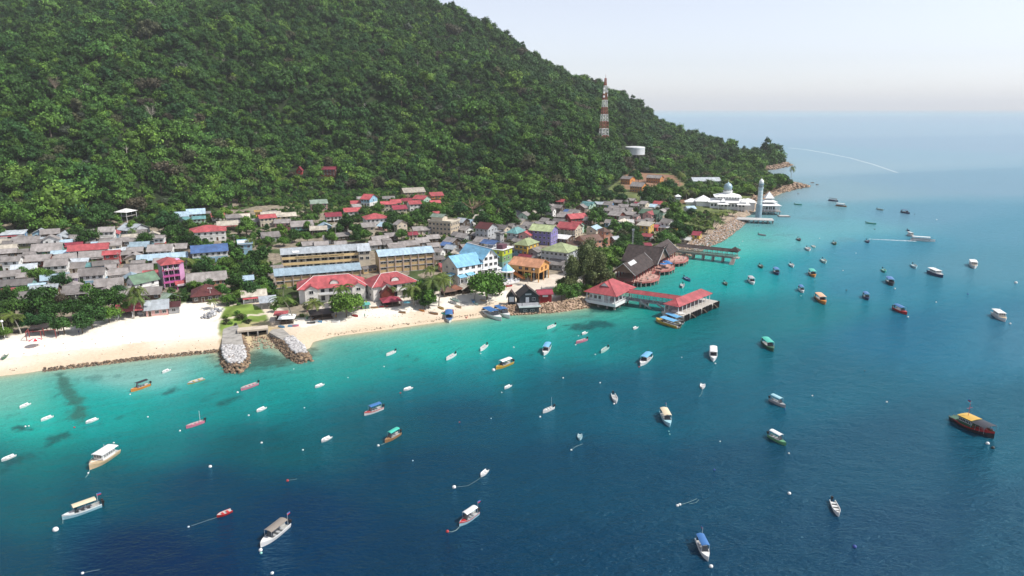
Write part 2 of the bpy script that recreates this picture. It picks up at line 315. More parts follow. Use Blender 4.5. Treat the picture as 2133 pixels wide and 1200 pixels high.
CC = np.array([[0.2051,0.5457,0.4678],[0.0093,0.5152,0.4494],[0.003,0.162,0.1812],[0.0006,0.1918,0.2025],[0.2687,0.5905,0.5683],[0.0006,0.4054,0.3905],[0.0006,0.2907,0.3038],[0.0006,0.1867,0.2171],[0.0006,0.0799,0.1335],[0.003,0.107,0.15],[0.0037,0.0561,0.1119],[0.0006,0.0208,0.0847],[0.0006,0.0498,0.1116],[0.0006,0.1023,0.1386],[0.0006,0.035,0.105],[0.0006,0.3896,0.3633],[0.0006,0.3153,0.3209],[0.0006,0.1752,0.229],[0.0006,0.3551,0.3363],[0.0006,0.0825,0.1299],[0.007,0.5119,0.4463],[0.0006,0.1736,0.2314],[0.0006,0.0697,0.1356],[0.0006,0.4654,0.4052],[0.0006,0.2682,0.3075],[0.0006,0.4841,0.417],[0.0006,0.2617,0.2869],[0.0006,0.0969,0.157],[0.0006,0.4062,0.3511],[0.0006,0.1883,0.2174],[0.0006,0.0496,0.1119],[0.0006,0.0355,0.0955],[0.0006,0.0546,0.1185],[0.0006,0.0435,0.1065],[0.0006,0.0939,0.164],[0.0006,0.1344,0.1977],[0.0006,0.0526,0.1176],[0.0006,0.0433,0.1068],[0.0006,0.1493,0.1786],[0.0006,0.4203,0.3994],[0.0006,0.3629,0.392],[0.0328,0.5135,0.4526],[0.0006,0.3469,0.3846],[0.1259,0.5991,0.5131],[0.0731,0.5438,0.4821],[0.1611,0.4505,0.5268],[0.065,0.2537,0.3767],[0.0006,0.1865,0.2307],[0.1776,0.3847,0.4732],[0.1586,0.4216,0.51],[0.3091,0.4254,0.521],[0.0471,0.2602,0.4018],[0.0223,0.2123,0.3331],[0.1546,0.3193,0.4641],[0.0835,0.2619,0.375],[0.1075,0.2916,0.4255],[0.0006,0.1024,0.1794],[0.0006,0.131,0.2495],[0.0406,0.1812,0.3023],[0.0006,0.0874,0.1577],[0.0006,0.0584,0.1257],[0.0006,0.0522,0.1188],[0.0006,0.0409,0.108],[0.2731,0.388,0.5251],[0.378,0.4753,0.6042],[0.4026,0.464,0.6072],[0.4091,0.5017,0.6063],[0.0006,0.0934,0.1688],[0.003,0.1413,0.15],[0.1022,0.4793,0.3813],[0.0252,0.1812,0.2664],[0.0052,0.0685,0.1384],[0.4581,0.5086,0.6457],[0.4613,0.5028,0.6471],[0.4908,0.5976,0.729],[0.4503,0.5681,0.7014]])   # water colour at those spots, with sky reflection and haze painted in far out
# interpolate in log distance so near and far points weigh alike
q = lambda X, Y: (X / Y * 1.0, np.log(Y) * 1.0)
cu, cv = q(CP[:, 0], CP[:, 1]); U, V_ = q(X2, Y2)
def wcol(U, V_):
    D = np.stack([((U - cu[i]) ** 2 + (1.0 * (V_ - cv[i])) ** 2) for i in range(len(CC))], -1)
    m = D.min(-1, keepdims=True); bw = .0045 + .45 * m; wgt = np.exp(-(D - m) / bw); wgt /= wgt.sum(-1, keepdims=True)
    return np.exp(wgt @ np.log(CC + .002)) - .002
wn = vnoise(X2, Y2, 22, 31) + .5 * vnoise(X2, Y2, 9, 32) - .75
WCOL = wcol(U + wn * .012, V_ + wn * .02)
sd2 = -sdist(COAST, X2, Y2)
sdn = np.maximum(sd2 + (wn[...] * 2.2), 0); a = .75 * np.exp(-sdn / 9.0)[..., None] * ((X2 < 52)[..., None]); WCOL = WCOL * (1 - a) + col(.40, .58, .44) * a
a = np.exp(-sdn / 2.6)[..., None] * ((X2 < 52)[..., None]); WCOL = WCOL * (1 - a) + col(.66, .56, .38) * a
a = np.exp(-np.maximum(sd2, 0) / 7.0)[..., None] * ((X2 >= 52)[..., None]) * .6; WCOL = WCOL * (1 - a) + col(.25, .30, .24) * a
wn3 = vnoise(X2, Y2, 2.2, 41) * .55 + vnoise(X2, Y2, .9, 42) * .45
def patch(P, k, soft, c=(.015, .10, .10)):
    global WCOL
    a = (sstep(-soft, soft, sdist(gpts(P), X2, Y2) + (wn3 - .5) * soft * 3.0) * k)[..., None]; WCOL = WCOL * (1 - a) + col(*c) * a
patch([(118, 778), (130, 778), (150, 800), (170, 830), (182, 865), (165, 880), (140, 872), (150, 850), (132, 825), (118, 800)], .75, 1.3, (.05, .13, .10))
patch([(95, 915), (140, 900), (150, 908), (105, 925)], .8, 1.2); patch([(28, 890), (62, 885), (68, 895), (35, 900)], .85, .9, (.01, .06, .07)); patch([(0, 962), (60, 945), (75, 952), (0, 985)], .8, 1.8, (.01, .07, .08))
patch([(1180, 678), (1250, 668), (1278, 674), (1240, 688), (1195, 688)], .8, 2.2, (.012, .085, .10)); patch([(340, 818), (365, 806), (372, 812), (348, 824)], .7, .9)
patch([(180, 785), (215, 778), (215, 792), (190, 796)], .35, .9); patch([(455, 840), (500, 820), (505, 828), (462, 848)], .6, 1.0); patch([(440, 740), (462, 772), (500, 782), (530, 770), (640, 752), (662, 735), (655, 725), (600, 745), (530, 735)], .7, 2.4, (.05, .09, .07))
patch([(1225, 640), (1310, 632), (1320, 640), (1290, 650), (1232, 652)], .8, 1.6, (.01, .10, .10)); patch([(1100, 740), (1112, 736), (1115, 740), (1102, 745)], .6, .8)
patch([(828, 668), (850, 664), (852, 668), (832, 672)], .5, .6); patch([(1088, 660), (1240, 655), (1235, 662), (1095, 668)], .35, 1.5, (.10, .2, .16))
rngp = random.Random(5)
for _ in range(46):                                                       # coral heads and weed seen through the shallows
    px = rngp.uniform(0, 1250); py = 850 - (px / 1250) * 130 + rngp.uniform(-45, 75); s = rngp.uniform(4, 13)
    patch([(px - s, py + s * .35), (px + s * .2, py - s * .2), (px + s, py - s * .4), (px + s * .3, py + s * .25)], rngp.uniform(.25, .6), rngp.uniform(.5, 1.1))
for (px, py, ss) in [(1600, 470, 16), (1700, 455, 22), (1640, 490, 14), (1720, 430, 20), (1590, 500, 10), (1680, 520, 14), (1760, 500, 16)]:
    patch([(px - ss * 2, py), (px, py - ss * .25), (px + ss * 2, py), (px, py + ss * .25)], .35, 5, (.16, .27, .33))
i2 = np.arange(X2.size).reshape(X2.shape); F2 = np.stack([i2[:-1, :-1], i2[:-1, 1:], i2[1:, 1:], i2[1:, :-1]], -1).reshape(-1, 4)
F2 = F2[(sd2.ravel()[F2].max(1) > -14)]
wm = bpy.data.materials.new('sea_water'); wm.use_nodes = True; n = wm.node_tree; b = n.nodes['Principled BSDF']
vc = n.nodes.new('ShaderNodeVertexColor'); vc.layer_name = 'Col'; tc = n.nodes.new('ShaderNodeTexCoord')
GAIN = n.nodes.new('ShaderNodeMixRGB'); GAIN.blend_type = 'MULTIPLY'; GAIN.inputs[0].default_value = 1; GAIN.inputs[2].default_value = (.58, .60, .56, 1)
n.links.new(vc.outputs[0], GAIN.inputs[1]); n.nodes.remove(b)
dif = n.nodes.new('ShaderNodeBsdfDiffuse'); gl = n.nodes.new('ShaderNodeBsdfGlossy'); gl.inputs['Roughness'].default_value = .16; gl.inputs['Color'].default_value = (.45, .86, 1, 1); n.links.new(GAIN.outputs[0], dif.inputs['Color'])
fr_ = n.nodes.new('ShaderNodeFresnel'); fr_.inputs['IOR'].default_value = 1.33; fm_ = n.nodes.new('ShaderNodeMath'); fm_.operation = 'MULTIPLY'; fm_.inputs[1].default_value = .62; n.links.new(fr_.outputs[0], fm_.inputs[0]); fn_ = n.nodes.new('ShaderNodeMath'); fn_.operation = 'MINIMUM'; fn_.inputs[1].default_value = .5; n.links.new(fm_.outputs[0], fn_.inputs[0])   # a rough sea never mirrors the whole sky
mxs = n.nodes.new('ShaderNodeMixShader'); n.links.new(fn_.outputs[0], mxs.inputs[0]); n.links.new(dif.outputs[0], mxs.inputs[1]); n.links.new(gl.outputs[0], mxs.inputs[2]); n.links.new(mxs.outputs[0], n.nodes['Material Output'].inputs['Surface'])
mp = n.nodes.new('ShaderNodeMapping'); mp.inputs['Rotation'].default_value = (0, 0, math.radians(-28)); mp.inputs['Scale'].default_value = (1, 1.9, 1); n.links.new(tc.outputs['Object'], mp.inputs[0])
def nz_(scale, det, rough=.55):
    z = n.nodes.new('ShaderNodeTexNoise'); z.inputs['Scale'].default_value = scale; z.inputs['Detail'].default_value = det; z.inputs['Roughness'].default_value = rough
    n.links.new(mp.outputs[0], z.inputs['Vector']); return z.outputs['Fac']
def math_(op, a, bb):
    m_ = n.nodes.new('ShaderNodeMath'); m_.operation = op
    for i, v in enumerate((a, bb)):
        if isinstance(v, (int, float)): m_.inputs[i].default_value = v
        else: n.links.new(v, m_.inputs[i])
    return m_.outputs[0]
hsum = math_('ADD', math_('MULTIPLY', nz_(.8, 4, .6), .34), math_('MULTIPLY', nz_(.13, 2), .55))
wv = n.nodes.new('ShaderNodeTexWave'); wv.inputs['Scale'].default_value = .055; wv.inputs['Distortion'].default_value = 5; wv.inputs['Detail'].default_value = 2; wv.inputs['Detail Scale'].default_value = .6
mp2 = n.nodes.new('ShaderNodeMapping'); mp2.inputs['Rotation'].default_value = (0, 0, math.radians(55)); n.links.new(tc.outputs['Object'], mp2.inputs[0]); n.links.new(mp2.outputs[0], wv.inputs['Vector'])
hsum = math_('ADD', hsum, math_('MULTIPLY', wv.outputs['Fac'], .06))
bp = n.nodes.new('ShaderNodeBump'); bp.inputs['Strength'].default_value = 1.0; bp.inputs['Distance'].default_value = 1.5; n.links.new(hsum, bp.inputs['Height']); [n.links.new(bp.outputs[0], q_.inputs['Normal']) for q_ in (dif, gl, fr_)]
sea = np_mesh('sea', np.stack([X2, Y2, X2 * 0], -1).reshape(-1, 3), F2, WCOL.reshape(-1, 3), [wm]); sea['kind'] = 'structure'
# ---------------------------------------------------------------- vegetation
def leafmat(name, cols, nscale=.05, sat=1.0):
    m = bpy.data.materials.new(name); m.use_nodes = True; n = m.node_tree; b = n.nodes['Principled BSDF']
    oi = n.nodes.new('ShaderNodeObjectInfo'); rp = n.nodes.new('ShaderNodeValToRGB'); rp.color_ramp.interpolation = 'LINEAR'
    e = rp.color_ramp.elements
    while len(e) < len(cols): e.new(.5)
    for i, c in enumerate(cols): e[i].position = i / (len(cols) - 1); e[i].color = (*c, 1)
    n.links.new(oi.outputs['Random'], rp.inputs[0])
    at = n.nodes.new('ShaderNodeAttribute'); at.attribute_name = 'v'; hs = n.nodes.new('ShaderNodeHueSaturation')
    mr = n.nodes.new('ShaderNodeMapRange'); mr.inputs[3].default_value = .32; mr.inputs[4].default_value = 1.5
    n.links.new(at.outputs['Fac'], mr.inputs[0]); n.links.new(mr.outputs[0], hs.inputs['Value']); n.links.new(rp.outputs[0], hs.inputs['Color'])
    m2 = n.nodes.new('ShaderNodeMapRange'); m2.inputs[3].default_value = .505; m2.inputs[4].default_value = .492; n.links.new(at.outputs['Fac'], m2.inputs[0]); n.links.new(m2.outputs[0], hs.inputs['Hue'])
    n.links.new(hs.outputs[0], b.inputs['Base Color']); b.inputs['Roughness'].default_value = .55; b.inputs['Specular IOR Level'].default_value = .12
    return m
LM = {'dark': leafmat('leaf_dark_green', [(0.021, 0.060, 0.012), (0.040, 0.100, 0.018), (0.027, 0.084, 0.025), (0.059, 0.126, 0.021)]),
      'mid': leafmat('leaf_mid_green', [(0.060, 0.149, 0.023), (0.094, 0.191, 0.028), (0.068, 0.172, 0.034), (0.112, 0.200, 0.028)]),
      'light': leafmat('leaf_light_green', [(0.112, 0.214, 0.030), (0.148, 0.242, 0.038), (0.096, 0.209, 0.033)]),
      'brown': leafmat('leaf_brown', [(0.078, 0.070, 0.048), (0.098, 0.084, 0.052), (0.062, 0.068, 0.038)]),
      'grey': leafmat('leaf_grey_green', [(0.066, 0.092, 0.057), (0.094, 0.112, 0.081)]),
      'olive': leafmat('leaf_olive', [(0.066, 0.076, 0.038), (0.086, 0.092, 0.043)]),
      'casuarina': leafmat('casuarina_green', [(.095, .125, .045), (.120, .150, .055)]),
      'palm': leafmat('palm_frond_green', [(.070, .115, .022), (.110, .140, .030), (.058, .100, .026)]),
      'dry': leafmat('dry_frond', [(.22, .17, .09), (.28, .2, .1)])}
BARK = mat('bark', (.20, .16, .12), .9, vs=3, var=.2, bump=.4); PALEBARK = mat('pale_bark', (.42, .38, .32), .9, vs=3, var=.2)
def foliage(name, seed, R, Hc, nl, nleaf, ls, mt, base=0.0, flat=1.0, parent=None, link=True, core=True, lobes=None, droop=0.0):
    """leaf clumps spread over the lobes of a crown"""
    g = np.random.default_rng(seed)
    if lobes is None:
        lobes = []
        for i in range(nl):
            a = 2 * math.pi * (i + g.uniform(0, .8)) / nl * 1.618 * 2; rr = R * math.sqrt((i + .4) / nl) * .72
            z = base + Hc * (g.uniform(.10, .55) + .42 * (1 - rr / R)); lr = R * g.uniform(.28, .50)
            lobes.append((rr * math.cos(a), rr * math.sin(a), z, lr))
    L = np.array(lobes); per = np.maximum((nleaf * (L[:, 3] ** 2) / (L[:, 3] ** 2).sum()).astype(int), 6)
    V = []; Fv = []; val = []; k = 0
    for (cx, cy, cz, lr), m in zip(L, per):
        z = 1 - 1.65 * g.random(m); ph = 2 * math.pi * g.random(m); r = np.sqrt(np.maximum(1 - z * z, 0))
        nrm = np.stack([r * np.cos(ph), r * np.sin(ph), z], -1)
        rad = lr * (1 + .22 * g.standard_normal(m).clip(-1.5, 1.8))
        pos = nrm * rad[:, None] * np.array([1, 1, flat]) + np.array([cx, cy, cz]); pos[:, 2] -= droop * (1 - z) * lr * .3
        nn = nrm + g.standard_normal((m, 3)) * .55; nn /= np.linalg.norm(nn, axis=1)[:, None]
        u = np.cross(nn, g.standard_normal((m, 3))); u /= np.linalg.norm(u, axis=1)[:, None]; v = np.cross(nn, u)
        s = ls * (.55 + .8 * g.random(m))[:, None]; s2 = s * (.5 + .4 * g.random(m))[:, None]
        V.append(np.stack([pos - u * s, pos - v * s2 + nn * s * .15, pos + u * s, pos + v * s2 - nn * s * .1], 1).reshape(-1, 3)); Fv.append(np.arange(4 * m).reshape(m, 4) + k); k += 4 * m
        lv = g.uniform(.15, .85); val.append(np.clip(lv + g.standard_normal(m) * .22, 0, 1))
    V = np.concatenate(V); Fv = np.concatenate(Fv); val = np.concatenate(val)
    if core:                                   # darker solid inside each lobe so the crown is not see-through
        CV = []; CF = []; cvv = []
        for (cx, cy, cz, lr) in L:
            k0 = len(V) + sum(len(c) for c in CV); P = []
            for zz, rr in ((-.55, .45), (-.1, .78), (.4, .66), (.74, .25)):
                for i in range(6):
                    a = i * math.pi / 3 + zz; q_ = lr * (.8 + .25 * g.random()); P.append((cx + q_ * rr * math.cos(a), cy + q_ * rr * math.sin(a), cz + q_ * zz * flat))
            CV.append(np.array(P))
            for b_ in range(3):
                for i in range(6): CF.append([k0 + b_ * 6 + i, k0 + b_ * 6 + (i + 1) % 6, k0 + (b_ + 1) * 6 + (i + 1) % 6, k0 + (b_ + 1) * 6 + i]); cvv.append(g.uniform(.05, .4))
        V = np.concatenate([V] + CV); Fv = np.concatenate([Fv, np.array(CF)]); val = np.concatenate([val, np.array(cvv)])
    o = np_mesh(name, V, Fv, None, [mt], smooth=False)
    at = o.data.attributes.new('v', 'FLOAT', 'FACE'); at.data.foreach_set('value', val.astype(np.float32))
    if not link: SC.collection.objects.unlink(o)
    if parent is not None: o.parent = parent
    return o, L
def trunk_mesh(h, r, L=None, lean=(0, 0), n=6, name='trunk', m=None, parent=None, limbs=4):
    b = MB(); p0 = Vector((0, 0, -.6)); p1 = Vector((lean[0] * .5, lean[1] * .5, h * .55)); p2 = Vector((lean[0], lean[1], h))
    b.bar(p0, p1, r, n, r * .75); b.bar(p1, p2, r * .75, n, r * .35)
    if L is not None:
        for q_ in list(L)[:limbs]: b.bar(p1, Vector((q_[0] * .8, q_[1] * .8, q_[2])), r * .45, 4, r * .15)
    return b.build(name, m or BARK, parent)
def palm_parts(seed, h, nf=16, fl=3.6, mt=None, parent=None, lean=1.5, link=True, wid=.24, name='crown'):
    g = np.random.default_rng(seed); V = []; F_ = []; val = []; a0 = g.uniform(0, 6)
    lx, ly = lean * math.cos(a0), lean * math.sin(a0)
    def add(vs, fs, v):
        k = len(V); V.extend(vs); F_.extend([[a + k for a in f] for f in fs]); val.extend([v] * len(fs))
    for i in range(nf):
        a = 2 * math.pi * i / nf * 2.4 + g.uniform(-.2, .2); el = g.uniform(-.45, 1.1); L_ = fl * g.uniform(.8, 1.1); dx, dy = math.cos(a), math.sin(a); v0 = g.uniform(.2, .9)
        P = []; x = z = 0.0; th = el; S = 7
        for s in range(S + 1):
            P.append(Vector((lx + dx * x, ly + dy * x, h + z))); x += L_ / S * math.cos(th); z += L_ / S * math.sin(th); th -= (.17 + .15 * max(el, 0)) * (1 + .5 * s / S)
        sd_ = Vector((-dy, dx, 0))
        for s in range(S):
            for sg in (-1, 1):
                for j in range(2):
                    u = (s + j * .5) / S; c = P[s].lerp(P[s + 1], j * .5); c2 = P[s].lerp(P[s + 1], j * .5 + .5); wl = wid * fl * (math.sin(math.pi * min(u * .85 + .15, 1)) ** .6) * g.uniform(.8, 1.1)
                    tip = c + sd_ * sg * wl * .8 + Vector((dx, dy, 0)) * wl * .35 + Vector((0, 0, -wl * .4))
                    add([c, c2, tip], [[0, 1, 2]], v0 + g.uniform(-.15, .15))
    V = np.array([tuple(v) for v in V]); o = np_mesh(name, V, F_, None, [mt or LM['palm']], smooth=False)
    at = o.data.attributes.new('v', 'FLOAT', 'FACE'); at.data.foreach_set('value', np.clip(np.array(val), 0, 1).astype(np.float32))
    if not link: SC.collection.objects.unlink(o)
    if parent is not None: o.parent = parent
    if link or parent is not None:
        b = MB(); pts = [Vector((lx * (t ** 1.8), ly * (t ** 1.8), -.5 + (h + .5) * t)) for t in (0, .25, .5, .75, 1)]
        for q0, q1, ra, rb in zip(pts, pts[1:], (.24, .2, .17, .15), (.2, .17, .15, .13)): b.bar(q0, q1, ra, 6, rb)
        b.build('trunk', PALEBARK, parent)
    return o
rng = random.Random(7)
# prototypes of the forest: far crowns, each with its own leaf kind; copied by the hundred
FARP = []
def far_proto(i, kind, seed, R, Hc, nl, nleaf, ls, flat=.9):
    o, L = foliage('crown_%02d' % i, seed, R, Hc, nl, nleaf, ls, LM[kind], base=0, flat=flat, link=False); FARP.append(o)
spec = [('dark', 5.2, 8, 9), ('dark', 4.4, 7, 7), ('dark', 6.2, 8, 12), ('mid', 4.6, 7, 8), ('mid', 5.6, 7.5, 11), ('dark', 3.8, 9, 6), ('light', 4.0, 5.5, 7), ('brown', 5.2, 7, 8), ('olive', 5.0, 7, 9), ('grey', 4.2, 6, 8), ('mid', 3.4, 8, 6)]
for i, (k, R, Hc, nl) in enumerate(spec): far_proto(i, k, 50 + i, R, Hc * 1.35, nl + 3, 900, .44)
pp = palm_parts(77, 5.0, 18, 4.6, LM['grey'], None, 0.5, link=False, name='crown_11'); FARP.append(pp)
pp = palm_parts(78, 4.0, 16, 3.8, LM['palm'], None, 0.5, link=False, name='crown_12'); FARP.append(pp)
WTS = [20, 18, 13, 12, 9, 12, 3, 2.2, 3.5, 1.5, 9, 1.2, 1.5]
# points of the forest
CLEAR = []                                    # (x, y, radius) spots kept free
def cl(px, py, r, up=0): x, y, z = land(px, py, up); CLEAR.append((x, y, r))
for a in [(1257, 296, 12), (1257, 304, 8), (1322, 322, 17), (1322, 334, 16), (1318, 345, 12), (1298, 336, 12), (1344, 336, 12), (1300, 324, 13), (680, 360, 10), (625, 362, 9), (640, 366, 7), (115, 300, 9), (155, 308, 9)]: cl(*a)
BARE = [polyW([(1285, 388), (1292, 362), (1325, 350), (1400, 350), (1430, 368), (1420, 400), (1300, 400)], 12)]
# ---------------------------------------------------------------- houses of the village
RC = {'g': ('asbestos_roof', (.285, .262, .250)), 'g2': ('weathered_asbestos_roof', (.205, .19, .182)), 'r': ('red_roof', (.42, .090, .098)), 'cr': ('crimson_roof', (.26, .038, .060)), 'mr': ('maroon_roof', (.105, .030, .030)), 'b': ('blue_roof', (.085, .165, .36)),
      'lb': ('pale_blue_roof', (.36, .48, .56)), 'si': ('zinc_roof', (.42, .46, .49)), 'w': ('white_roof', (.72, .71, .69)), 'gn': ('green_roof', (.115, .20, .130)), 'gg': ('pale_green_roof', (.24, .31, .25)), 'yg': ('lime_roof', (.36, .42, .22)),
      't': ('teal_roof', (.13, .30, .30)), 'br': ('brown_roof', (.155, .092, .070)), 'bk': ('black_roof', (.040, .034, .034)), 'bg': ('beige_roof', (.52, .47, .39)), 'or': ('orange_roof', (.66, .32, .18)), 'pu': ('rust_roof', (.22, .085, .05))}
RNAME = {'g': 'grey-roofed', 'g2': 'dark grey-roofed', 'r': 'red-roofed', 'cr': 'crimson-roofed', 'mr': 'maroon-roofed', 'b': 'blue-roofed', 'lb': 'pale blue-roofed', 'si': 'silver-roofed', 'w': 'white-roofed', 'gn': 'green-roofed', 'gg': 'pale green-roofed', 'yg': 'lime-roofed', 't': 'teal-roofed', 'br': 'brown-roofed', 'bk': 'black-roofed', 'bg': 'beige-roofed', 'or': 'orange-roofed', 'pu': 'rusty-roofed'}
WCL = {'cream': (.60, .52, .40), 'white': (.76, .75, .72), 'grey': (.34, .34, .34), 'wood': (.085, .060, .045), 'redwood': (.17, .045, .030), 'brown': (.14, .085, .055), 'teal': (.20, .38, .34), 'blue': (.12, .28, .50), 'pblue': (.28, .46, .58), 'pink': (.62, .36, .33), 'red': (.40, .05, .05),
       'yellow': (.66, .42, .08), 'orange': (.60, .25, .07), 'purple': (.22, .19, .42), 'lime': (.48, .55, .04), 'green': (.17, .30, .13), 'mint': (.36, .52, .42), 'olive': (.20, .19, .12), 'tan': (.42, .30, .18), 'lav': (.38, .32, .42), 'salmon': (.62, .30, .20), 'dgreen': (.04, .10, .07), 'pgrey': (.48, .50, .52)}
WNAME = {'pblue': 'pale blue', 'lav': 'lavender', 'dgreen': 'dark green', 'pgrey': 'pale grey', 'redwood': 'red-brown timber', 'wood': 'dark timber', 'brown': 'brown', 'salmon': 'salmon pink'}
def RM(k): return mat(RC[k][0], RC[k][1], .55 if k not in ('g', 'g2') else .8, var=.16 if k not in ('w', 'lb', 'si') else .08, vs=.35, kind='roof')
def WM(k): return mat('wall_' + k, WCL[k], .85, var=.14, vs=.5, kind='wallp')
GLASS = mat('window_glass', (.018, .022, .028), .12, var=0, spec=.6); FRAME = mat('window_frame', (.62, .62, .60), .6, var=0); DOORM = mat('door_wood', (.09, .05, .03), .7, var=.1); WHITE = mat('white_paint', (.74, .74, .73), .6, var=.06, vs=.6); CONC = mat('concrete', (.36, .34, .31), .9, var=.2, vs=.5, bump=.2); DARK = mat('dark_opening', (.010, .010, .012), .8, var=0); WOOD = mat('weathered_wood', (.16, .12, .09), .85, var=.2, vs=1.5); STEEL = mat('galvanised_steel', (.45, .46, .47), .45, .4, var=.1)
_wm = {}
def winmesh(w_, h_, fm=None):
    k = (round(w_, 1), round(h_, 1), (fm or FRAME).name)
    if k not in _wm:
        w2, h2 = k[0] / 2, k[1]; b = MB(); f = .07
        b.m(0).box(-w2 - f, w2 + f, -.09, .04, -f, 0).box(-w2 - f, w2 + f, -.09, .04, h2, h2 + f).box(-w2 - f, -w2, -.09, .04, 0, h2).box(w2, w2 + f, -.09, .04, 0, h2).box(-.03, .03, -.07, .03, 0, h2)
        b.m(1).box(-w2, -.03, -.04, .03, 0, h2).box(.03, w2, -.04, .03, 0, h2)
        o = b.build('window', [fm or FRAME, GLASS]); _wm[k] = o.data; bpy.data.objects.remove(o)
    return _wm[k]
def put(data, name, parent, loc, rz=0):
    o = bpy.data.objects.new(name, data); SC.collection.objects.link(o); o.parent = parent; o.location = loc; o.rotation_euler = (0, 0, rz); return o
def win(parent, x, y, z, w_=1.1, h_=1.0, rz=0, fm=None): return put(winmesh(w_, h_, fm), 'window', parent, (x, y, z), rz)
_dm = {}
def door(parent, x, y, z, rz=0, w_=.95, h_=1.95, m=None):
    k = (w_, h_, (m or DOORM).name)
    if k not in _dm:
        b = MB(); b.m(0).box(-w_ / 2, w_ / 2, -.06, .04, 0, h_); b.m(1).box(-w_ / 2 - .08, -w_ / 2, -.1, .04, 0, h_ + .08).box(w_ / 2, w_ / 2 + .08, -.1, .04, 0, h_ + .08).box(-w_ / 2, w_ / 2, -.1, .04, h_, h_ + .08)
        o = b.build('door', [m or DOORM, FRAME]); _dm[k] = o.data; bpy.data.objects.remove(o)
    return put(_dm[k], 'door', parent, (x, y, z), rz)
def roof_mesh(kind, x0, x1, y0, y1, z, rise, oh=.5, th=.09, trim=True):
    """roof over the rectangle; material 0 the sheets, 1 the ridge and barge boards; gable triangles are returned for the wall"""
    b = MB(); X0, X1, Y0, Y1 = x0 - oh, x1 + oh, y0 - oh, y1 + oh; cx, cy = (x0 + x1) / 2, (y0 + y1) / 2; tri = []
    if kind == 'gable':
        dz = rise * oh / max(cy - y0, .1); zr, ze = z + rise, z - dz
        b.slab([(X0, Y0, ze), (X1, Y0, ze), (X1, cy, zr), (X0, cy, zr)], th); b.slab([(X1, Y1, ze), (X0, Y1, ze), (X0, cy, zr), (X1, cy, zr)], th)
        if trim: b.m(1).box(X0 - .02, X1 + .02, cy - .16, cy + .16, zr - .06, zr + .05)
        tri = [[(x0, y0, z - .02), (x0, y1, z - .02), (x0, cy, z + rise - .12)], [(x1, y0, z - .02), (x1, y1, z - .02), (x1, cy, z + rise - .12)]]
    elif kind == 'gy':
        dz = rise * oh / max(cx - x0, .1); zr, ze = z + rise, z - dz
        b.slab([(X0, Y1, ze), (X0, Y0, ze), (cx, Y0, zr), (cx, Y1, zr)], th); b.slab([(X1, Y0, ze), (X1, Y1, ze), (cx, Y1, zr), (cx, Y0, zr)], th)
        if trim: b.m(1).box(cx - .16, cx + .16, Y0 - .02, Y1 + .02, zr - .06, zr + .05)
        tri = [[(x0, y0, z - .02), (x1, y0, z - .02), (cx, y0, z + rise - .12)], [(x0, y1, z - .02), (x1, y1, z - .02), (cx, y1, z + rise - .12)]]
    elif kind in ('hip', 'pyr'):
        hl = max(0.01, ((X1 - X0) - (Y1 - Y0)) / 2) if kind == 'hip' and (X1 - X0) > (Y1 - Y0) else 0.01
        vl = max(0.01, ((Y1 - Y0) - (X1 - X0)) / 2) if kind == 'hip' and (Y1 - Y0) > (X1 - X0) else 0.01
        zr, ze = z + rise, z - .12
        if hl >= vl: A, B = (cx - hl, cy, zr), (cx + hl, cy, zr); P = [[(X0, Y0, ze), (X1, Y0, ze), B, A], [(X1, Y1, ze), (X0, Y1, ze), A, B], [(X1, Y0, ze), (X1, Y1, ze), B], [(X0, Y1, ze), (X0, Y0, ze), A]]
        else: A, B = (cx, cy - vl, zr), (cx, cy + vl, zr); P = [[(X0, Y1, ze), (X0, Y0, ze), A, B], [(X1, Y0, ze), (X1, Y1, ze), B, A], [(X0, Y0, ze), (X1, Y0, ze), A], [(X1, Y1, ze), (X0, Y1, ze), B]]
        for p in P: b.slab(p, th)
        if trim:
            b.m(1)
            for c in ((X0, Y0), (X1, Y0)): b.bar((c[0], c[1], ze + .03), A if (c[0] < cx or hl < vl) else B, .09)
            b.bar(A, B, .1)
    elif kind == 'shed':
        b.slab([(X0, Y0, z), (X1, Y0, z), (X1, Y1, z + rise), (X0, Y1, z + rise)], th)
        tri = [[(x0, y0, z - .02), (x0, y1, z - .02), (x0, y1, z + rise - .1)], [(x1, y0, z - .02), (x1, y1, z - .02), (x1, y1, z + rise - .1)], [(x0, y1, z - .02), (x1, y1, z - .02), (x1, y1, z + rise - .1), (x0, y1, z + rise - .1)]]
    elif kind == 'flat':
        b.box(X0, X1, Y0, Y1, z, z + .22); b.m(1).box(X0, X1, Y0, Y0 + .15, z + .22, z + .7).box(X0, X1, Y1 - .15, Y1, z + .22, z + .7).box(X0, X0 + .15, Y0 + .15, Y1 - .15, z + .22, z + .7).box(X1 - .15, X1, Y0 + .15, Y1 - .15, z + .22, z + .7)
    return b, tri
STH = 2.7
HOUSES = []
REGS = {'A': (0, 400), 'B': (350, 380), 'C': (800, 380), 'D': (1150, 340)}
hr = random.Random(11)
def frame_at(px, py, wpx, rot, up, depth_m=None, z=None):
    x, y, gz = land(px, py, up) if z is None else (*ground(px, py, z + up), z)
    dep = y * cP - (gz + up - H) * sP; sc = dep / FPX; W = wpx * sc; r = math.radians(rot)
    # bearing of the site turns the apparent width a little
    bz = math.atan2(x, y); rr = r + bz
    D = depth_m or min(9.5, max(4.8, W * .70)); D = min(D, W * .9 / max(abs(math.sin(rr)), .3)) if not depth_m else min(D, W * .75 / max(abs(math.sin(rr)), .2)); L = (W - D * abs(math.sin(rr))) / max(math.cos(rr), .35); L = max(L, 3.6)
    return x, y, gz, r, L, D
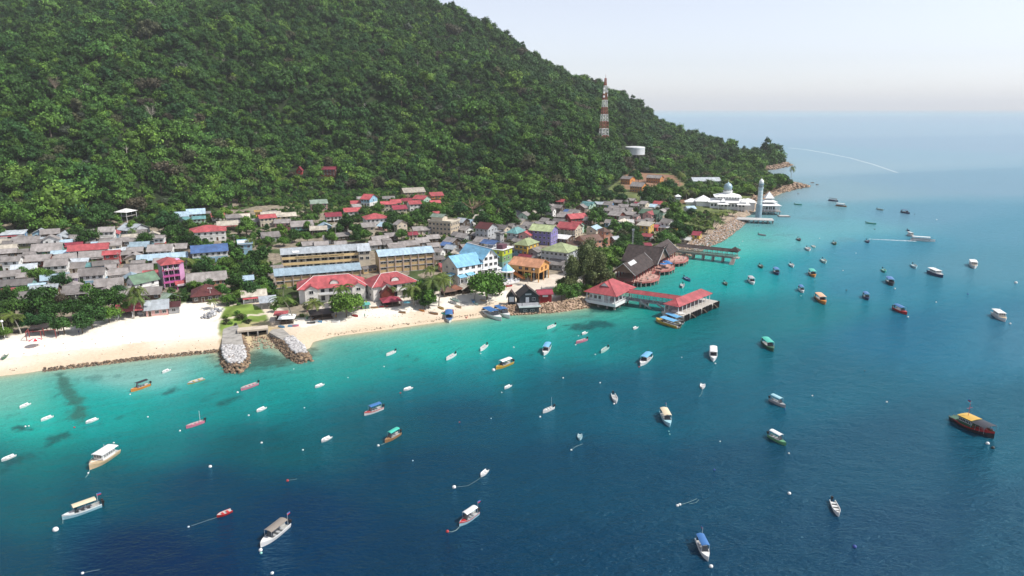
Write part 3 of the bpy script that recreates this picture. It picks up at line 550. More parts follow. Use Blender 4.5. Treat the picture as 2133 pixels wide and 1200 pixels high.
def house(reg, zx, zy, zw, rot=22, st=1, roof='g', wall='cream', kind='gable', D=None, stilt=0, look=None, label=None, cat='house', name='house', porch=None, rise=None, z=None, nwin=None, wall2=None, group='houses of the village', open_=False, oh=.65, doors=True, zoom=4.266):
    ox, oy = REGS[reg] if reg else (0, 0); f = zoom if reg else 1
    if reg in ('C', 'D') and -22 <= rot <= -4: rot = -31 if wall != 'purple' else -26
    elif reg == 'C' and 6 <= rot <= 14: rot = 24
    elif reg in ('A', 'B') and 4 <= rot <= 22: rot = 23
    if D: D = D * 1.28
    px, py, wp = ox + zx / f, oy + zy / f, zw / f
    eave = st * STH + stilt; rs0 = (rise or 1.6) * 1.2
    x, y, gz, r, L, Dm = frame_at(px, py, wp, rot, eave + rs0 * .55, D, z)
    rs = (rise * 1.25 if rise else None) or max(.9, min(3.0, Dm * .25 if kind != 'gy' else L * .25))
    if kind == 'shed': rs = rise or Dm * .13
    if kind == 'flat': rs = .3
    if roof in ('g', 'g2') and not label: L *= hr.uniform(.76, .94); r += math.radians(hr.uniform(-9, 9)); rs *= hr.uniform(.8, 1.25); eave += hr.uniform(-.25, .3) if not stilt else 0
    t = empty(name, (x, y, gz), r); hx, hy = L / 2, Dm / 2
    wn = WNAME.get(wall, wall); far = y > 430
    lk = look or (RNAME[roof] + (' ' + {1: 'low', 2: 'two-storey', 3: 'three-storey', 4: 'four-storey'}[st]) + ' house with ' + wn + ' walls')
    b, tri = roof_mesh(kind, -hx, hx, -hy, hy, eave, rs, oh)
    rf = b.build('roof', [RM(roof), RM(roof) if kind != 'flat' else WM(wall)], t)
    wb = MB(); z0 = stilt if stilt else -1.6
    if not open_:
        wb.box(-hx, hx, -hy, hy, z0, eave)
        for q in tri:
            if len(q) == 3:
                s = 1 if q[0][0] == q[1][0] else 0
                a_, b_, c_ = [Vector(p) for p in q]; off = Vector((-.04 if q[0][0] > 0 else .04, 0, 0)) if s else Vector((0, -.04 if q[0][1] > 0 else .04, 0)); wb.slab([a_ + off, b_ + off, c_ + off], .03)
            else: wb.slab(q, .03)
        if st >= 2 and wall2 is None: wb.m(1).box(-hx - .04, hx + .04, -hy - .04, hy + .04, stilt + STH - .1, stilt + STH + .08).m(0)
        wo = wb.build('wall', [WM(wall), CONC], t)
        if wall2: wb2 = MB().box(-hx - .03, hx + .03, -hy - .03, hy + .03, z0, stilt + STH * (st - 1) * (.5 if st > 2 else 1) + .02).build('lower_wall', WM(wall2), t)
    if stilt or open_:
        n = max(2, int(L / 3.2)); hh = eave if open_ else stilt
        for i in range(n + 1):
            for sy in (-1, 1):
                x_ = -hx + .15 + (L - .3) * i / n; MB().box(x_ - .11, x_ + .11, sy * (hy - .15) - .11, sy * (hy - .15) + .11, -1.5, hh).build('post', WHITE if wall in ('white', 'cream') else CONC if wall in ('grey', 'pgrey') else WOOD, t)
        if open_ and st >= 2: MB().box(-hx, hx, -hy, hy, STH - .15, STH).build('floor', CONC, t)
    if not open_:
        for s in range(st):
            zz = stilt + s * STH + .85; n = nwin if nwin is not None else max(1, min(6, int(L / 2.3)))
            dj = hr.randrange(n) if (s == 0 and doors and n > 1) else -1
            for i in range(n):
                x_ = -hx + L * (i + .5) / n
                if i == dj: door(t, x_, -hy - .02, stilt)
                else: win(t, x_, -hy - .02 - (.04 if wall2 else 0), zz, min(1.2, L / n * .6), 1.05)
            ne = max(1, int(Dm / 3.4)) if not far else 1
            for i in range(ne):
                y_ = -hy + Dm * (i + .5) / ne
                win(t, hx + .02 + (.04 if wall2 else 0), y_, zz, 1.0, 1.0, math.pi / 2)
                if rot > 5: win(t, -hx - .02 - (.04 if wall2 else 0), y_, zz, 1.0, 1.0, -math.pi / 2)
    if porch:
        pk, pdp = porch; ph = stilt + STH * (st - 1) + STH * .82
        MB().slab([(-hx, -hy - pdp, ph - .35), (hx, -hy - pdp, ph - .35), (hx, -hy - .05, ph), (-hx, -hy - .05, ph)], .07).build('porch_roof', RM(pk), t)
        for i in (-1, 0, 1): MB().box(i * (hx - .15) - .07, i * (hx - .15) + .07, -hy - pdp + .1, -hy - pdp + .24, -1.2, ph - .4).build('post', WHITE, t)
    HOUSES.append((t, px, py, L, Dm, x, y))
    if label: tag(t, label, cat, group)
    else: auto(t, lk, cat, group, px, py)
    return t
h = house
# far left of the village
h('A', 120, 350, 195, 20, 1, 'si', 'blue', kind='shed', porch=('r', 1.5)); h('A', 12, 405, 90, 20, 1, 'g'); h('A', 66, 440, 80, 20, 1, 'g2', 'wood'); h('A', 240, 415, 265, 14, 1, 'g', 'olive', D=8)
h('A', 60, 515, 175, 18, 1, 'g', 'brown'); h('A', 205, 500, 120, 18, 1, 'g2', 'wood'); h('A', 265, 525, 120, 18, 1, 'g', 'grey'); h('A', 425, 487, 290, 16, 1, 'g', 'teal', D=7.5); h('A', 560, 455, 110, 20, 1, 'w', 'white', kind='shed')
h('A', 655, 452, 140, 18, 1, 'cr', 'cream'); h('A', 790, 478, 320, 18, 2, 'r', 'white', D=6.5); h('A', 820, 540, 260, 18, 1, 'g', 'pink', porch=('g', 1.4)); h('A', 990, 522, 135, 18, 2, 'r', 'red')
h('A', 105, 575, 180, 18, 2, 'g', 'white'); h('A', 205, 560, 90, 18, 1, 'g2', 'grey'); h('A', 350, 572, 235, 20, 1, 'g', 'redwood', stilt=.9, D=7); h('A', 560, 565, 250, 20, 1, 'g', 'brown', D=7)
h('A', 20, 560, 70, 20, 1, 'g', 'grey'); h('A', 80, 705, 200, 18, 1, 'g', 'white', D=6); h('A', 195, 722, 85, 18, 1, 'g', 'cream'); h('A', 495, 660, 205, 20, 1, 'g', 'grey'); h('A', 670, 635, 200, 20, 1, 'g', 'cream'); h('A', 780, 630, 80, 20, 1, 't', 'wood')
h('A', 900, 622, 150, 20, 1, 'g2', 'blue'); h('A', 985, 645, 100, 20, 1, 'g', 'grey'); h('A', 1000, 605, 110, 20, 1, 'g', 'pink'); h('A', 820, 690, 240, 20, 2, 'g', 'white', D=7, wall2='pblue'); h('A', 1062, 688, 220, 20, 1, 'g', 'cream', D=7, porch=('g2', 1.3)); h('A', 640, 727, 105, 18, 2, 'g', 'lav')
h('A', 150, 790, 300, 18, 1, 'g2', 'teal', D=6); h('A', 330, 812, 130, 18, 1, 'lb', 'mint'); h('A', 80, 858, 150, 18, 1, 'r', 'grey', kind='shed', D=4); h('A', 235, 900, 220, 18, 1, 'g', 'wood'); h('A', 400, 862, 240, 18, 1, 'si', 'brown', D=9)
h('A', 690, 836, 260, 20, 2, 'g', 'cream', D=7, porch=('g2', 1.5)); h('A', 970, 790, 280, 20, 1, 'g', 'wood', D=7); h('A', 1112, 865, 120, 20, 1, 'g', 'brown', D=7); h('A', 1262, 672, 220, 20, 1, 'g', 'olive', D=7)
h('A', 1445, 560, 400, 22, 1, 'lb', 'grey', D=6); h('A', 1460, 588, 180, 22, 1, 'g', 'wood'); h('A', 1740, 537, 130, 22, 1, 'g', 'cream'); h('A', 1230, 605, 130, 22, 1, 'g', 'brown')
h('A', 1860, 492, 285, 24, 2, 'b', 'white', D=8, label='two-storey white house with a bright blue gabled roof', wall2='pblue'); h('A', 1600, 470, 145, 22, 1, 'g', 'green', open_=True); h('A', 1430, 487, 215, 20, 1, 'g', 'white', D=7, stilt=.5)
h('A', 1200, 495, 165, 20, 1, 'g', 'wood', stilt=1); h('A', 1105, 530, 125, 20, 1, 'g', 'wood'); h('A', 1062, 415, 160, 20, 2, 'g', 'wood'); h('A', 1180, 416, 80, 20, 1, 'g2', 'wood'); h('A', 760, 345, 165, 18, 1, 'g', 'wood'); h('A', 655, 375, 80, 18, 1, 'g2', 'redwood')
h('A', 950, 325, 150, 18, 2, 'g', 'white'); h('A', 930, 410, 90, 18, 1, 'g', 'cream'); h('A', 1185, 306, 250, -22, 1, 'si', 'pgrey', D=9); h('A', 1415, 386, 105, 20, 2, 'g', 'white', wall2='red')
h('A', 1740, 168, 145, 20, 1, 'lb', 'white', D=8); h('A', 1615, 190, 110, 20, 1, 'lb', 'white', D=7); h('A', 1640, 222, 90, -15, 1, 't', 'mint', kind='gy'); h('A', 1765, 215, 100, 20, 1, 't', 'mint'); h('A', 1830, 168, 70, 20, 1, 'g2', 'wood')
h('A', 1845, 312, 290, 14, 2, 'r', 'white', kind='hip', D=11, rise=2.0, label='large white house under a broad red hipped roof in the trees'); h('A', 2020, 268, 165, 10, 1, 'bg', 'brown', porch=('r', 2)); h('A', 1260, 748, 250, -30, 2, 'gn', 'white', kind='gy', D=9, rise=2.2, label='white gable-fronted house with a sage green roof beside the pink hotel')
h('A', 1770, 755, 215, 22, 1, 'g', 'orange', D=8); h('A', 1925, 738, 180, 22, 1, 'g', 'salmon', D=7); h('A', 1490, 920, 200, -25, 1, 'gg', 'olive', D=7, open_=True); h('A', 1395, 985, 190, 20, 1, 'si', 'pink', D=7); h('A', 1540, 980, 85, 20, 1, 'mr', 'grey', kind='shed')
h('A', 1175, 1003, 245, 14, 1, 'r', 'white', D=5, open_=True); h('A', 1725, 725, 90, 20, 1, 'si', 'grey'); h('A', 45, 905, 80, 18, 1, 'g', 'grey')
# middle of the village
h('B', 745, 332, 110, 16, 1, 'g', 'wood'); h('B', 912, 272, 165, 10, 2, 'bg', 'yellow', D=6.5, porch=('w', 1.3), label='yellow two-storey house with a beige roof on the slope'); h('B', 800, 250, 65, 10, 1, 'g2', 'yellow', kind='flat'); h('B', 1185, 360, 230, 12, 1, 'g', 'teal', stilt=1.2, D=7)
h('B', 1025, 402, 100, 12, 1, 'mr', 'wood'); h('B', 905, 455, 180, 8, 1, 'g', 'white', D=7); h('B', 680, 515, 110, 15, 2, 'w', 'pblue', kind='flat', D=8); h('B', 1335, 165, 150, 8, 2, 'gg', 'pink', D=6.5); h('B', 1786, 125, 145, -18, 2, 'r', 'pblue', D=9, stilt=1, wall2='white')
h('B', 1635, 235, 160, 8, 1, 'r', 'white', stilt=.6, D=6, wall2='yellow'); h('B', 1465, 277, 145, 6, 1, 'cr', 'white', stilt=1.2, D=6); h('B', 1840, 290, 220, 12, 2, 'r', 'white', kind='hip', D=9, rise=2.0, label='white house with a red pyramid roof standing over the school')
h('B', 1435, 475, 130, 16, 1, 'g', 'white'); h('B', 1540, 447, 150, 16, 1, 'g', 'wood'); h('B', 1240, 532, 115, 16, 1, 'g', 'cream'); h('B', 1360, 530, 125, 16, 1, 'g', 'cream'); h('B', 1530, 525, 125, 16, 1, 'g', 'white')
h('B', 1880, 492, 190, 16, 1, 'g', 'cream'); h('B', 1980, 455, 140, 16, 1, 'g', 'wood'); h('B', 1835, 528, 130, 16, 1, 'g', 'grey'); h('B', 2020, 560, 170, 14, 1, 'g', 'cream'); h('B', 2095, 522, 110, 14, 1, 'g', 'grey'); h('B', 1945, 520, 90, 14, 1, 'g2', 'grey')
h('B', 940, 738, 150, 20, 1, 'g', 'grey'); h('B', 710, 828, 65, 15, 1, 'lb', 'blue'); h('B', 760, 965, 195, 10, 1, 'bg', 'white', D=5, porch=('r', 1.8)); h('B', 885, 1022, 130, 8, 1, 'si', 'grey', kind='shed', D=5, open_=True)
h('B', 460, 1090, 60, 10, 1, 'pu', 'wood', kind='shed', D=3) if False else None
# upper middle
h('C', 255, 66, 215, 10, 2, 'bg', 'tan', D=9, label='unfinished tan two-storey house with a flat-pitched beige roof'); h('C', 458, 98, 135, 8, 1, 'r', 'orange', stilt=1, D=7, label='orange timber house with a red roof beside the forest'); h('C', 335, 127, 160, -12, 1, 'r', 'mint', D=7, stilt=.8)
h('C', 265, 170, 125, 8, 2, 'r', 'white', D=6); h('C', 130, 214, 140, 8, 1, 'cr', 'cream', stilt=1.2, D=6.5); h('C', 485, 262, 120, 8, 1, 'r', 'white'); h('C', 8, 300, 80, 8, 1, 'cr', 'cream')
h('C', 745, 335, 135, -8, 1, 'lb', 'white', stilt=.6); h('C', 910, 378, 195, -10, 3, 'mr', 'pgrey', D=8, label='bare grey three-storey block with a maroon roof'); h('C', 1030, 430, 40, -10, 3, 'g2', 'grey', kind='flat', D=4)
for (zx, zy, zw, ro, rf, wl, st) in [(295, 402, 125, 12, 'g', 'cream', 1), (370, 395, 90, 12, 'g', 'grey', 1), (248, 440, 95, 12, 'cr', 'cream', 1), (65, 455, 125, 14, 'g', 'white', 1), (20, 500, 90, 14, 'g', 'grey', 1), (330, 500, 145, 12, 'g', 'grey', 1), (430, 468, 130, 12, 'g', 'wood', 1), (220, 530, 190, 12, 'g', 'cream', 1), (100, 552, 175, 12, 'g', 'grey', 1),
    (605, 500, 160, -12, 'g', 'wood', 1), (560, 532, 110, -10, 'b', 'blue', 1), (705, 463, 150, -14, 'g', 'grey', 1), (725, 392, 150, -14, 'g', 'white', 1), (825, 442, 120, -14, 'g', 'wood', 1), (875, 495, 180, -12, 'g', 'cream', 1), (985, 508, 150, -12, 'g', 'grey', 1), (800, 535, 150, -12, 'g', 'wood', 1),
    (430, 545, 125, 10, 'g', 'grey', 1), (490, 590, 120, -10, 'g', 'white', 1), (680, 600, 150, -12, 'bg', 'cream', 1), (480, 650, 110, 12, 'g2', 'cream', 1), (530, 715, 100, 12, 'r', 'salmon', 1), (715, 550, 105, 14, 'g', 'redwood', 2), (600, 560, 130, -20, 'si', 'white', 1), (1190, 500, 110, -12, 'g', 'grey', 1), (640, 445, 80, -12, 'g2', 'grey', 1), (1080, 540, 120, -12, 'g', 'cream', 1)]:
    h('C', zx, zy, zw, ro, st, rf, wl)
h('C', 1175, 420, 165, -5, 2, 't', 'pgrey', kind='hip', D=8, label='pale grey house with a teal hipped roof'); h('C', 1420, 397, 250, -6, 3, 'yg', 'purple', D=8, label='long purple three-storey building with a pale lime roof'); h('C', 1650, 376, 230, -4, 2, 'r', 'cream', D=8, porch=('cr', 1.5))
h('C', 1578, 470, 245, -6, 1, 'w', 'brown', D=9, rise=1.0); h('C', 1268, 515, 210, -14, 3, 'yg', 'yellow', kind='hip', D=9, rise=2, label='bright yellow building with a lime hipped roof'); h('C', 1570, 558, 345, -22, 3, 'yg', 'pgrey', kind='hip', D=11, rise=2.6, label='grey three-storey block under a long lime hipped roof')
h('C', 1560, 690, 220, -14, 1, 'g', 'grey', D=8); h('C', 1262, 645, 150, -10, 1, 'cr', 'grey'); h('C', 1340, 660, 110, -10, 1, 'g', 'cream'); h('C', 1650, 735, 120, -14, 1, 'g', 'white')
h('C', 1820, 485, 235, 28, 2, 'br', 'salmon', D=7, label='salmon pink shophouse row with a long brown roof'); h('C', 1955, 412, 105, 20, 3, 'br', 'salmon', kind='pyr', D=6, rise=1.4, label='salmon pink turret with a brown pyramid roof on the shophouse row'); h('C', 1960, 470, 170, 28, 1, 'br', 'salmon', D=6); h('C', 1715, 530, 150, -25, 1, 'br', 'brown')
for (zx, zy, zw, ro, rf, wl, st) in [(1200, 332, 180, -10, 'g', 'cream', 1), (1440, 322, 130, -12, 'g', 'wood', 1), (1380, 352, 120, -12, 'g', 'grey', 1), (1290, 365, 155, -12, 'g', 'cream', 1), (1220, 388, 120, -12, 'g', 'grey', 1), (1560, 335, 140, -12, 'g2', 'green', 1), (1130, 362, 100, -10, 'g', 'grey', 1), (1490, 348, 120, -12, 'g', 'wood', 1), (1600, 352, 90, -12, 'g', 'grey', 1),
    (1480, 228, 110, -12, 'g', 'white', 2), (1555, 202, 120, -12, 'g', 'wood', 2), (1620, 268, 150, -8, 'g', 'grey', 1), (1700, 250, 150, -8, 'g', 'cream', 1), (1580, 285, 110, -8, 'g', 'wood', 1), (1705, 293, 205, 10, 'r', 'red', 1), (880, 245, 90, 6, 'g', 'cream', 1), (985, 225, 70, 6, 'g', 'wood', 1), (1190, 225, 80, 6, 'g', 'wood', 1), (1140, 255, 70, 6, 'g2', 'grey', 1), (1800, 188, 100, -5, 't', 'mint', 1), (1330, 395, 120, -12, 'g2', 'grey', 1), (1640, 240, 80, -8, 'b', 'grey', 1)]:
    h('C', zx, zy, zw, ro, st, rf, wl)
# towards the mosque
for (zx, zy, zw, ro, rf, wl, st) in [(325, 350, 130, -6, 't', 'mint', 1), (500, 350, 120, -8, 'g2', 'blue', 1), (590, 330, 105, -8, 'g', 'wood', 1), (640, 318, 100, -8, 'g', 'grey', 1), (705, 315, 100, -8, 'g', 'cream', 1), (835, 290, 85, -5, 'b', 'white', 1), (420, 345, 90, -8, 'si', 'grey', 1),
    (555, 388, 120, -8, 'g', 'cream', 1), (640, 372, 120, -8, 'g', 'wood', 1), (600, 408, 140, -8, 'g', 'grey', 1), (680, 400, 110, -8, 'g', 'cream', 1), (575, 440, 155, -16, 'g', 'redwood', 1), (700, 435, 130, -8, 'g', 'grey', 1), (740, 360, 90, -8, 'g', 'cream', 1), (500, 400, 90, -8, 'g', 'grey', 1),
    (780, 350, 100, -8, 'cr', 'cream', 1), (960, 345, 120, -8, 'r', 'cream', 1), (1010, 328, 80, -8, 't', 'grey', 1), (1020, 350, 60, -8, 'r', 'red', 1), (910, 545, 90, -8, 'r', 'red', 1), (1000, 545, 120, -10, 'w', 'cream', 1), (1075, 545, 80, -10, 'w', 'yellow', 1), (850, 625, 100, -10, 'r', 'grey', 1), (840, 708, 80, 10, 'cr', 'brown', 1),
    (965, 525, 90, -8, 'g', 'cream', 1), (1195, 655, 95, -6, 'w', 'cream', 1), (800, 500, 90, -8, 'g', 'cream', 1), (700, 500, 70, -8, 'w', 'white', 1), (1225, 385, 105, 18, 'lb', 'white', 1), (560, 650, 80, 28, 'si', 'grey', 1), (755, 450, 60, -8, 'g2', 'pink', 2)]:
    h('D', zx, zy, zw, ro, st, rf, wl)
h('D', 852, 365, 215, -8, 1, 'lb', 'pgrey', D=11, rise=1); h('D', 880, 422, 205, -5, 2, 'gn', 'dgreen', D=10, rise=1.6, label='dark green two-storey hall with a mid green roof'); h('D', 830, 530, 150, -5, 2, 'bg', 'yellow', D=7, label='yellow two-storey shop with a flat beige roof', kind='shed')
h('D', 1290, 612, 80, -28, 2, 'cr', 'yellow', D=5, label='small yellow hut with a crimson roof above the rock seawall')
h('D', 675, 125, 135, -8, 2, 'g', 'orange', D=8, z=None); h('D', 915, 115, 165, -8, 2, 'g', 'orange', D=7); h('D', 770, 190, 165, -8, 2, 'g', 'orange', D=8); h('D', 1200, 228, 110, -20, 1, 'br', 'brown', D=6); h('D', 1210, 258, 80, -20, 1, 'br', 'yellow', D=5)
h('D', 1360, 142, 270, 4, 2, 'si', 'mint', D=10, label='long mint green hall with a grey roof above the mosque'); h('D', 1508, 118, 36, 4, 2, 'lb', 'pblue', D=4, name='water_tank_house')
h(None, 680, 349, 41, 4, 2, 'cr', 'redwood', D=6, oh=.6, label='lone crimson-roofed house on stilts high on the forested slope'); h(None, 624, 350, 13, 4, 1, 'cr', 'red', D=4, kind='gy', rise=2.2, label='tiny steep red-roofed hut high in the forest')
h(None, 262, 437, 38, -10, 2, 'w', 'white', D=7, open_=True, kind='hip', rise=1.2, label='open white-roofed shelter at the edge of the forest')
h(None, 1300, 322, 28, 0, 1, 'lb', 'white', D=6, kind='hip', label='low pale blue-roofed pump house beside the white water tank')
def infill(n, poly, seed, cols):
    r_ = random.Random(seed); P = gpts(poly, 5); k = 0; tries = 0; avoid = [gpts(q, 4) for q in ([(545, 625), (560, 505), (775, 490), (915, 505), (915, 580), (880, 625)], [(925, 612), (930, 548), (1000, 515), (1060, 540), (1170, 570), (1170, 612)], [(330, 610), (325, 560), (400, 560), (400, 605)], [(880, 505), (885, 462), (950, 465), (950, 510)])]
    while k < n and tries < 9000:
        tries += 1; px = r_.uniform(min(a for a, b in poly), max(a for a, b in poly)); py = r_.uniform(min(b for a, b in poly), max(b for a, b in poly)); x, y, z = land(px, py, 3.5); X_, Y_ = np.array([x]), np.array([y])
        if not inside(P, X_, Y_)[0] or any(inside(a, X_, Y_)[0] for a in avoid): continue
        if any((x - hx) ** 2 + (y - hy) ** 2 < (.36 * (L + D) / 2 + 5.0 + .12 * L) ** 2 for _, _, _, L, D, hx, hy in HOUSES): continue
        dep = y * cP - (z - H) * sP; house(None, px, py, r_.uniform(7.5, 11) * FPX / dep, r_.choice(cols[2]) + r_.uniform(-8, 8), 1 if r_.random() < .75 else 2, r_.choice(cols[0]), r_.choice(cols[1]), D=r_.uniform(4.6, 6)); k += 1
    print('infill', k)
GR = ['g', 'g', 'g', 'g', 'g2', 'bg', 'si', 'r', 'lb']; WL = ['cream', 'white', 'grey', 'wood', 'pblue', 'pink', 'brown', 'mint', 'white', 'cream']
infill(40, [(0, 492), (120, 478), (330, 505), (330, 560), (325, 615), (120, 618), (0, 612)], 1, (GR, WL, [23, 23, 113])); infill(46, [(800, 470), (1000, 462), (1140, 432), (1290, 415), (1400, 425), (1400, 465), (1230, 500), (1180, 545), (1050, 520), (920, 520), (800, 500)], 2, (GR, WL, [-31, -31, 59]))
infill(14, [(620, 470), (800, 465), (800, 500), (640, 505)], 3, (GR, WL, [23, 113])); infill(8, [(700, 420), (930, 405), (930, 440), (700, 450)], 4, (['r', 'cr', 'g', 'r'], ['white', 'cream'], [23])); infill(8, [(420, 450), (620, 440), (620, 480), (430, 480)], 5, (['g', 'bg', 'r', 'g'], WL, [23]))
print('houses', len(HOUSES))
# ---------------------------------------------------------------- the larger buildings
def fr(name, pa, pb, z, zg=None, rz=None):
    A = np.array(ground(*pa, z)); B = np.array(ground(*pb, z)); v = B - A
    return empty(name, (A[0], A[1], z if zg is None else zg), math.atan2(v[1], v[0]) if rz is None else math.radians(rz)), float(np.hypot(*v))
def MW(n, c, **k): return mat(n, c, k.pop('rough', .8), var=k.pop('var', .1), vs=k.pop('vs', .4), **k)
YEL = MW('school_yellow', (.72, .53, .27)); TAN = MW('school_tan', (.52, .37, .19)); CREAM = MW('cream_render', (.56, .50, .40)); PINKT = MW('pinkish_render', (.50, .40, .37)); BRICK = MW('school_brick', (.24, .16, .12)); SLATE = MW('grey_slab', (.30, .31, .33))
FONT = {}
def text(s, name, parent, loc, size, m, rx=math.pi / 2, rz=0, depth=.03, width=None):
    cu = bpy.data.curves.new(name, 'FONT'); cu.body = s; cu.size = size; cu.extrude = depth; cu.align_x = 'CENTER'; cu.align_y = 'CENTER'; cu.space_character = 1.08
    o = bpy.data.objects.new(name, cu); SC.collection.objects.link(o); o.parent = parent; o.location = loc; o.rotation_euler = (rx, 0, rz); cu.materials.append(m)
    bpy.context.view_layer.update(); dg = bpy.context.evaluated_depsgraph_get(); me = bpy.data.meshes.new_from_object(o.evaluated_get(dg)); me.name = name
    ob = bpy.data.objects.new(name, me); bpy.data.objects.remove(o); SC.collection.objects.link(ob); ob.name = name; ob.parent = parent; ob.location = loc; ob.rotation_euler = (rx, 0, rz)
    if width:
        xs = [v.co.x for v in me.vertices]; ob.scale.x = width / (max(xs) - min(xs))
    return ob
def corridor_block(name, pa, pb, z, L_, D, st, style, label, roofk, zg=4.0, rise=2.0, sh=2.75):
    t, L = fr(name, pa, pb, z, zg); L = L_ or L; ev = st * sh
    wb = MB(); back = .3 if style == 'infill' else 1.9
    wb.box(0, L, back, D, -2, ev); b, tri = roof_mesh('gable', 0, L, 0, D, ev, rise, .45, .12)
    for q in tri: wb.slab([Vector(p) + Vector((.04 if p[0] < 1 else -.04, 0, 0)) for p in q], .03)
    wb.build('wall', {'open': CREAM, 'infill': TAN}[style], t); b.build('roof', [RM(roofk), RM(roofk)], t)
    n = max(4, int(round(L / 3.5))); bw = L / n
    for s in range(st):
        z0 = s * sh
        MB().box(-.05, L + .05, -.02, back + .02, z0 - .12, z0 + .12).build('floor_slab', SLATE, t)
        if style == 'open' and s > 0: MB().box(0, L, -.16, -.03, z0 + .12, z0 + 1.35).build('parapet', YEL, t)
        for i in range(n):
            xc = (i + .5) * bw
            if style == 'open':
                put(winmesh(bw * .7, 1.2), 'window', t, (xc, back - .03, z0 + 1.2)) if (i * 7 + s) % 5 else door(t, xc, back - .03, z0 + .12)
            elif s > 0 or i % 3 == 0: put(winmesh(bw * .72, .75), 'window', t, (xc, .27, z0 + 1.75))
    if style == 'infill' and st == 2: MB().box(L * .27, L * .35, .1, .25, .2, 2.2).build('green_door', WM('green'), t)
    for i in range(n + 1): MB().box(i * bw - .14, i * bw + .14, -.14, .14, -2, ev).build('column', PINKT if style == 'infill' else CREAM, t)
    tag(t, label, 'school', 'school blocks'); return t, L, ev
ta, L, ev = corridor_block('school_building', (586, 531), (743, 521), 12.1, 35, 10, 3, 'open', 'long yellow three-storey school block with lettering on its parapet', 'si')
MB().box(-.35, -.02, 0, 10, -2, ev).build('end_wall', BRICK, ta)
b = MB(); b.box(35.1, 40.5, -1.6, 10, -2, ev - .6); b.build('stair_block', CREAM, ta)
b = MB(); b.slab([(34.6, -2.3, ev - .5), (41, -2.3, ev - .5), (41, 4.9, ev + 2.05), (34.6, 4.9, ev + 2.05)], .12).slab([(41, 10.9, ev - .4), (34.6, 10.9, ev - .4), (34.6, 4.9, ev + 2.05), (41, 4.9, ev + 2.05)], .12); b.build('stair_roof', RM('si'), ta)
for k in (1, 2):
    for xx in (36.4, 39.2): win(ta, xx, -1.62, k * 2.75 + .9, 1.5, 1.3)
text('SEKOLAH KEBANGSAAN PULAU PERHENTIAN', 'lettering', ta, (17.2, -.2, 2 * 2.75 + .78), .85, mat('dark_letters', (.05, .03, .02), .6, var=0), width=22)
for (a0, a1, zz) in ((5, 8, .02),): MB().slab([(a0, .4, ev + .42), (a1, .4, ev + .42), (a1, 1.9, ev + 1.0), (a0, 1.9, ev + 1.0)], .05).build('roof_patch', WHITE, ta)
tb, L, ev = corridor_block('school_building', (573, 576), (751, 562), 9.2, None, 9.5, 2, 'infill', 'low tan two-storey school block with a long pale blue roof', 'lb')
tc_, L, ev = corridor_block('school_building', (790, 534), (903, 525), 12.2, None, 10, 3, 'infill', 'tan three-storey school block with a pale blue roof beside the white hotel', 'lb')
# connecting walkway
t, L = fr('covered_walkway', (757, 560), (785, 556), 6.5, 4.0); b = MB(); b.box(0, L, 0, 3, -2, 2.2); b.build('wall', TAN, t); b, _ = roof_mesh('gable', 0, L, 0, 3.5, 2.4, .8, .3); b.build('roof', [RM('g2'), RM('g2')], t)
for i in range(3): win(t, (i + .5) * L / 3, -.03, 1.0, 1.5, 1)
tag(t, 'small tan passage with a grey curved roof between the school blocks', 'walkway')
# two red-roofed resorts on the beach
WREND = MW('white_render', (.76, .73, .68)); RRED = RM('r')
def resort(pa, pb, z, L, D, label, gables):
    t, _ = fr('beach_resort', pa, pb, z, 3.5); ev = 5.3
    b = MB().box(0, L, 0, D, -1.5, ev); b.build('wall', WREND, t); b, _ = roof_mesh('hip', 0, L, 0, D, ev, 3.6, .7, .12); b.build('roof', [RRED, WHITE], t)
    for (x0, x1) in gables:
        gb, tr = roof_mesh('gy', x0, x1, -1.6, 5.2, ev, (x1 - x0) * .30, .45); gb.build('gable_roof', [RRED, RRED], t)
        w_ = MB().box(x0, x1, -1.6, -.02, -1.5, ev); w_.slab([Vector(p) + Vector((0, .04, 0)) for p in tr[0]], .04); w_.build('bay_wall', WREND, t)
        for zz in (.9, 3.5): win(t, (x0 + x1) / 2, -1.64, zz, 1.5, 1.2)
    xm = L * .53                                   # round-headed dormer on the roof
    b = MB()
    pr = [(math.cos(a) * 1.7, math.sin(a) * 1.5) for a in np.linspace(0, math.pi, 9)]
    b.raw([(xm + p[0], 1.2, ev + .95 + p[1]) for p in pr] + [(xm + p[0], 1.35, ev + .95 + p[1]) for p in pr], [list(range(9)), list(range(17, 8, -1))] + [[i, i + 9, (i + 1) % 9 + 9, (i + 1) % 9] for i in range(9)]); b.build('dormer_face', WREND, t)
    b = MB(); b.raw([(xm + p[0] * 1.12, 1.0, ev + .95 + p[1] * 1.12) for p in pr] + [(xm + p[0] * 1.12, 4.6, ev + .95 + p[1] * 1.12) for p in pr], [[i, i + 1, i + 10, i + 9] for i in range(8)]); b.build('dormer_roof', RRED, t)
    x0 = gables[0][1] + .3; x1 = (gables[1][0] if len(gables) > 1 else L) - .3; n = max(2, int((x1 - x0) / 3))
    for k in (0, 1):
        if k: MB().box(x0, x1, -1.3, -.03, 2.55, 2.72).build('balcony_floor', WREND, t); MB().box(x0, x1, -1.32, -1.22, 2.74, 3.65).build('balcony_rail', WHITE, t)
        for i in range(n): door(t, x0 + (i + .5) * (x1 - x0) / n, -.05, .05 + k * 2.68, w_=1.5, h_=2.0, m=GLASS)
    for k in (0, 1):
        for yy_ in (3, 6.5): win(t, L + .03, yy_, .9 + 2.6 * k, 1.2, 1.1, math.pi / 2); win(t, -.03, yy_, .9 + 2.6 * k, 1.2, 1.1, -math.pi / 2)
    tag(t, label, 'resort', 'red-roofed beach resorts'); return t
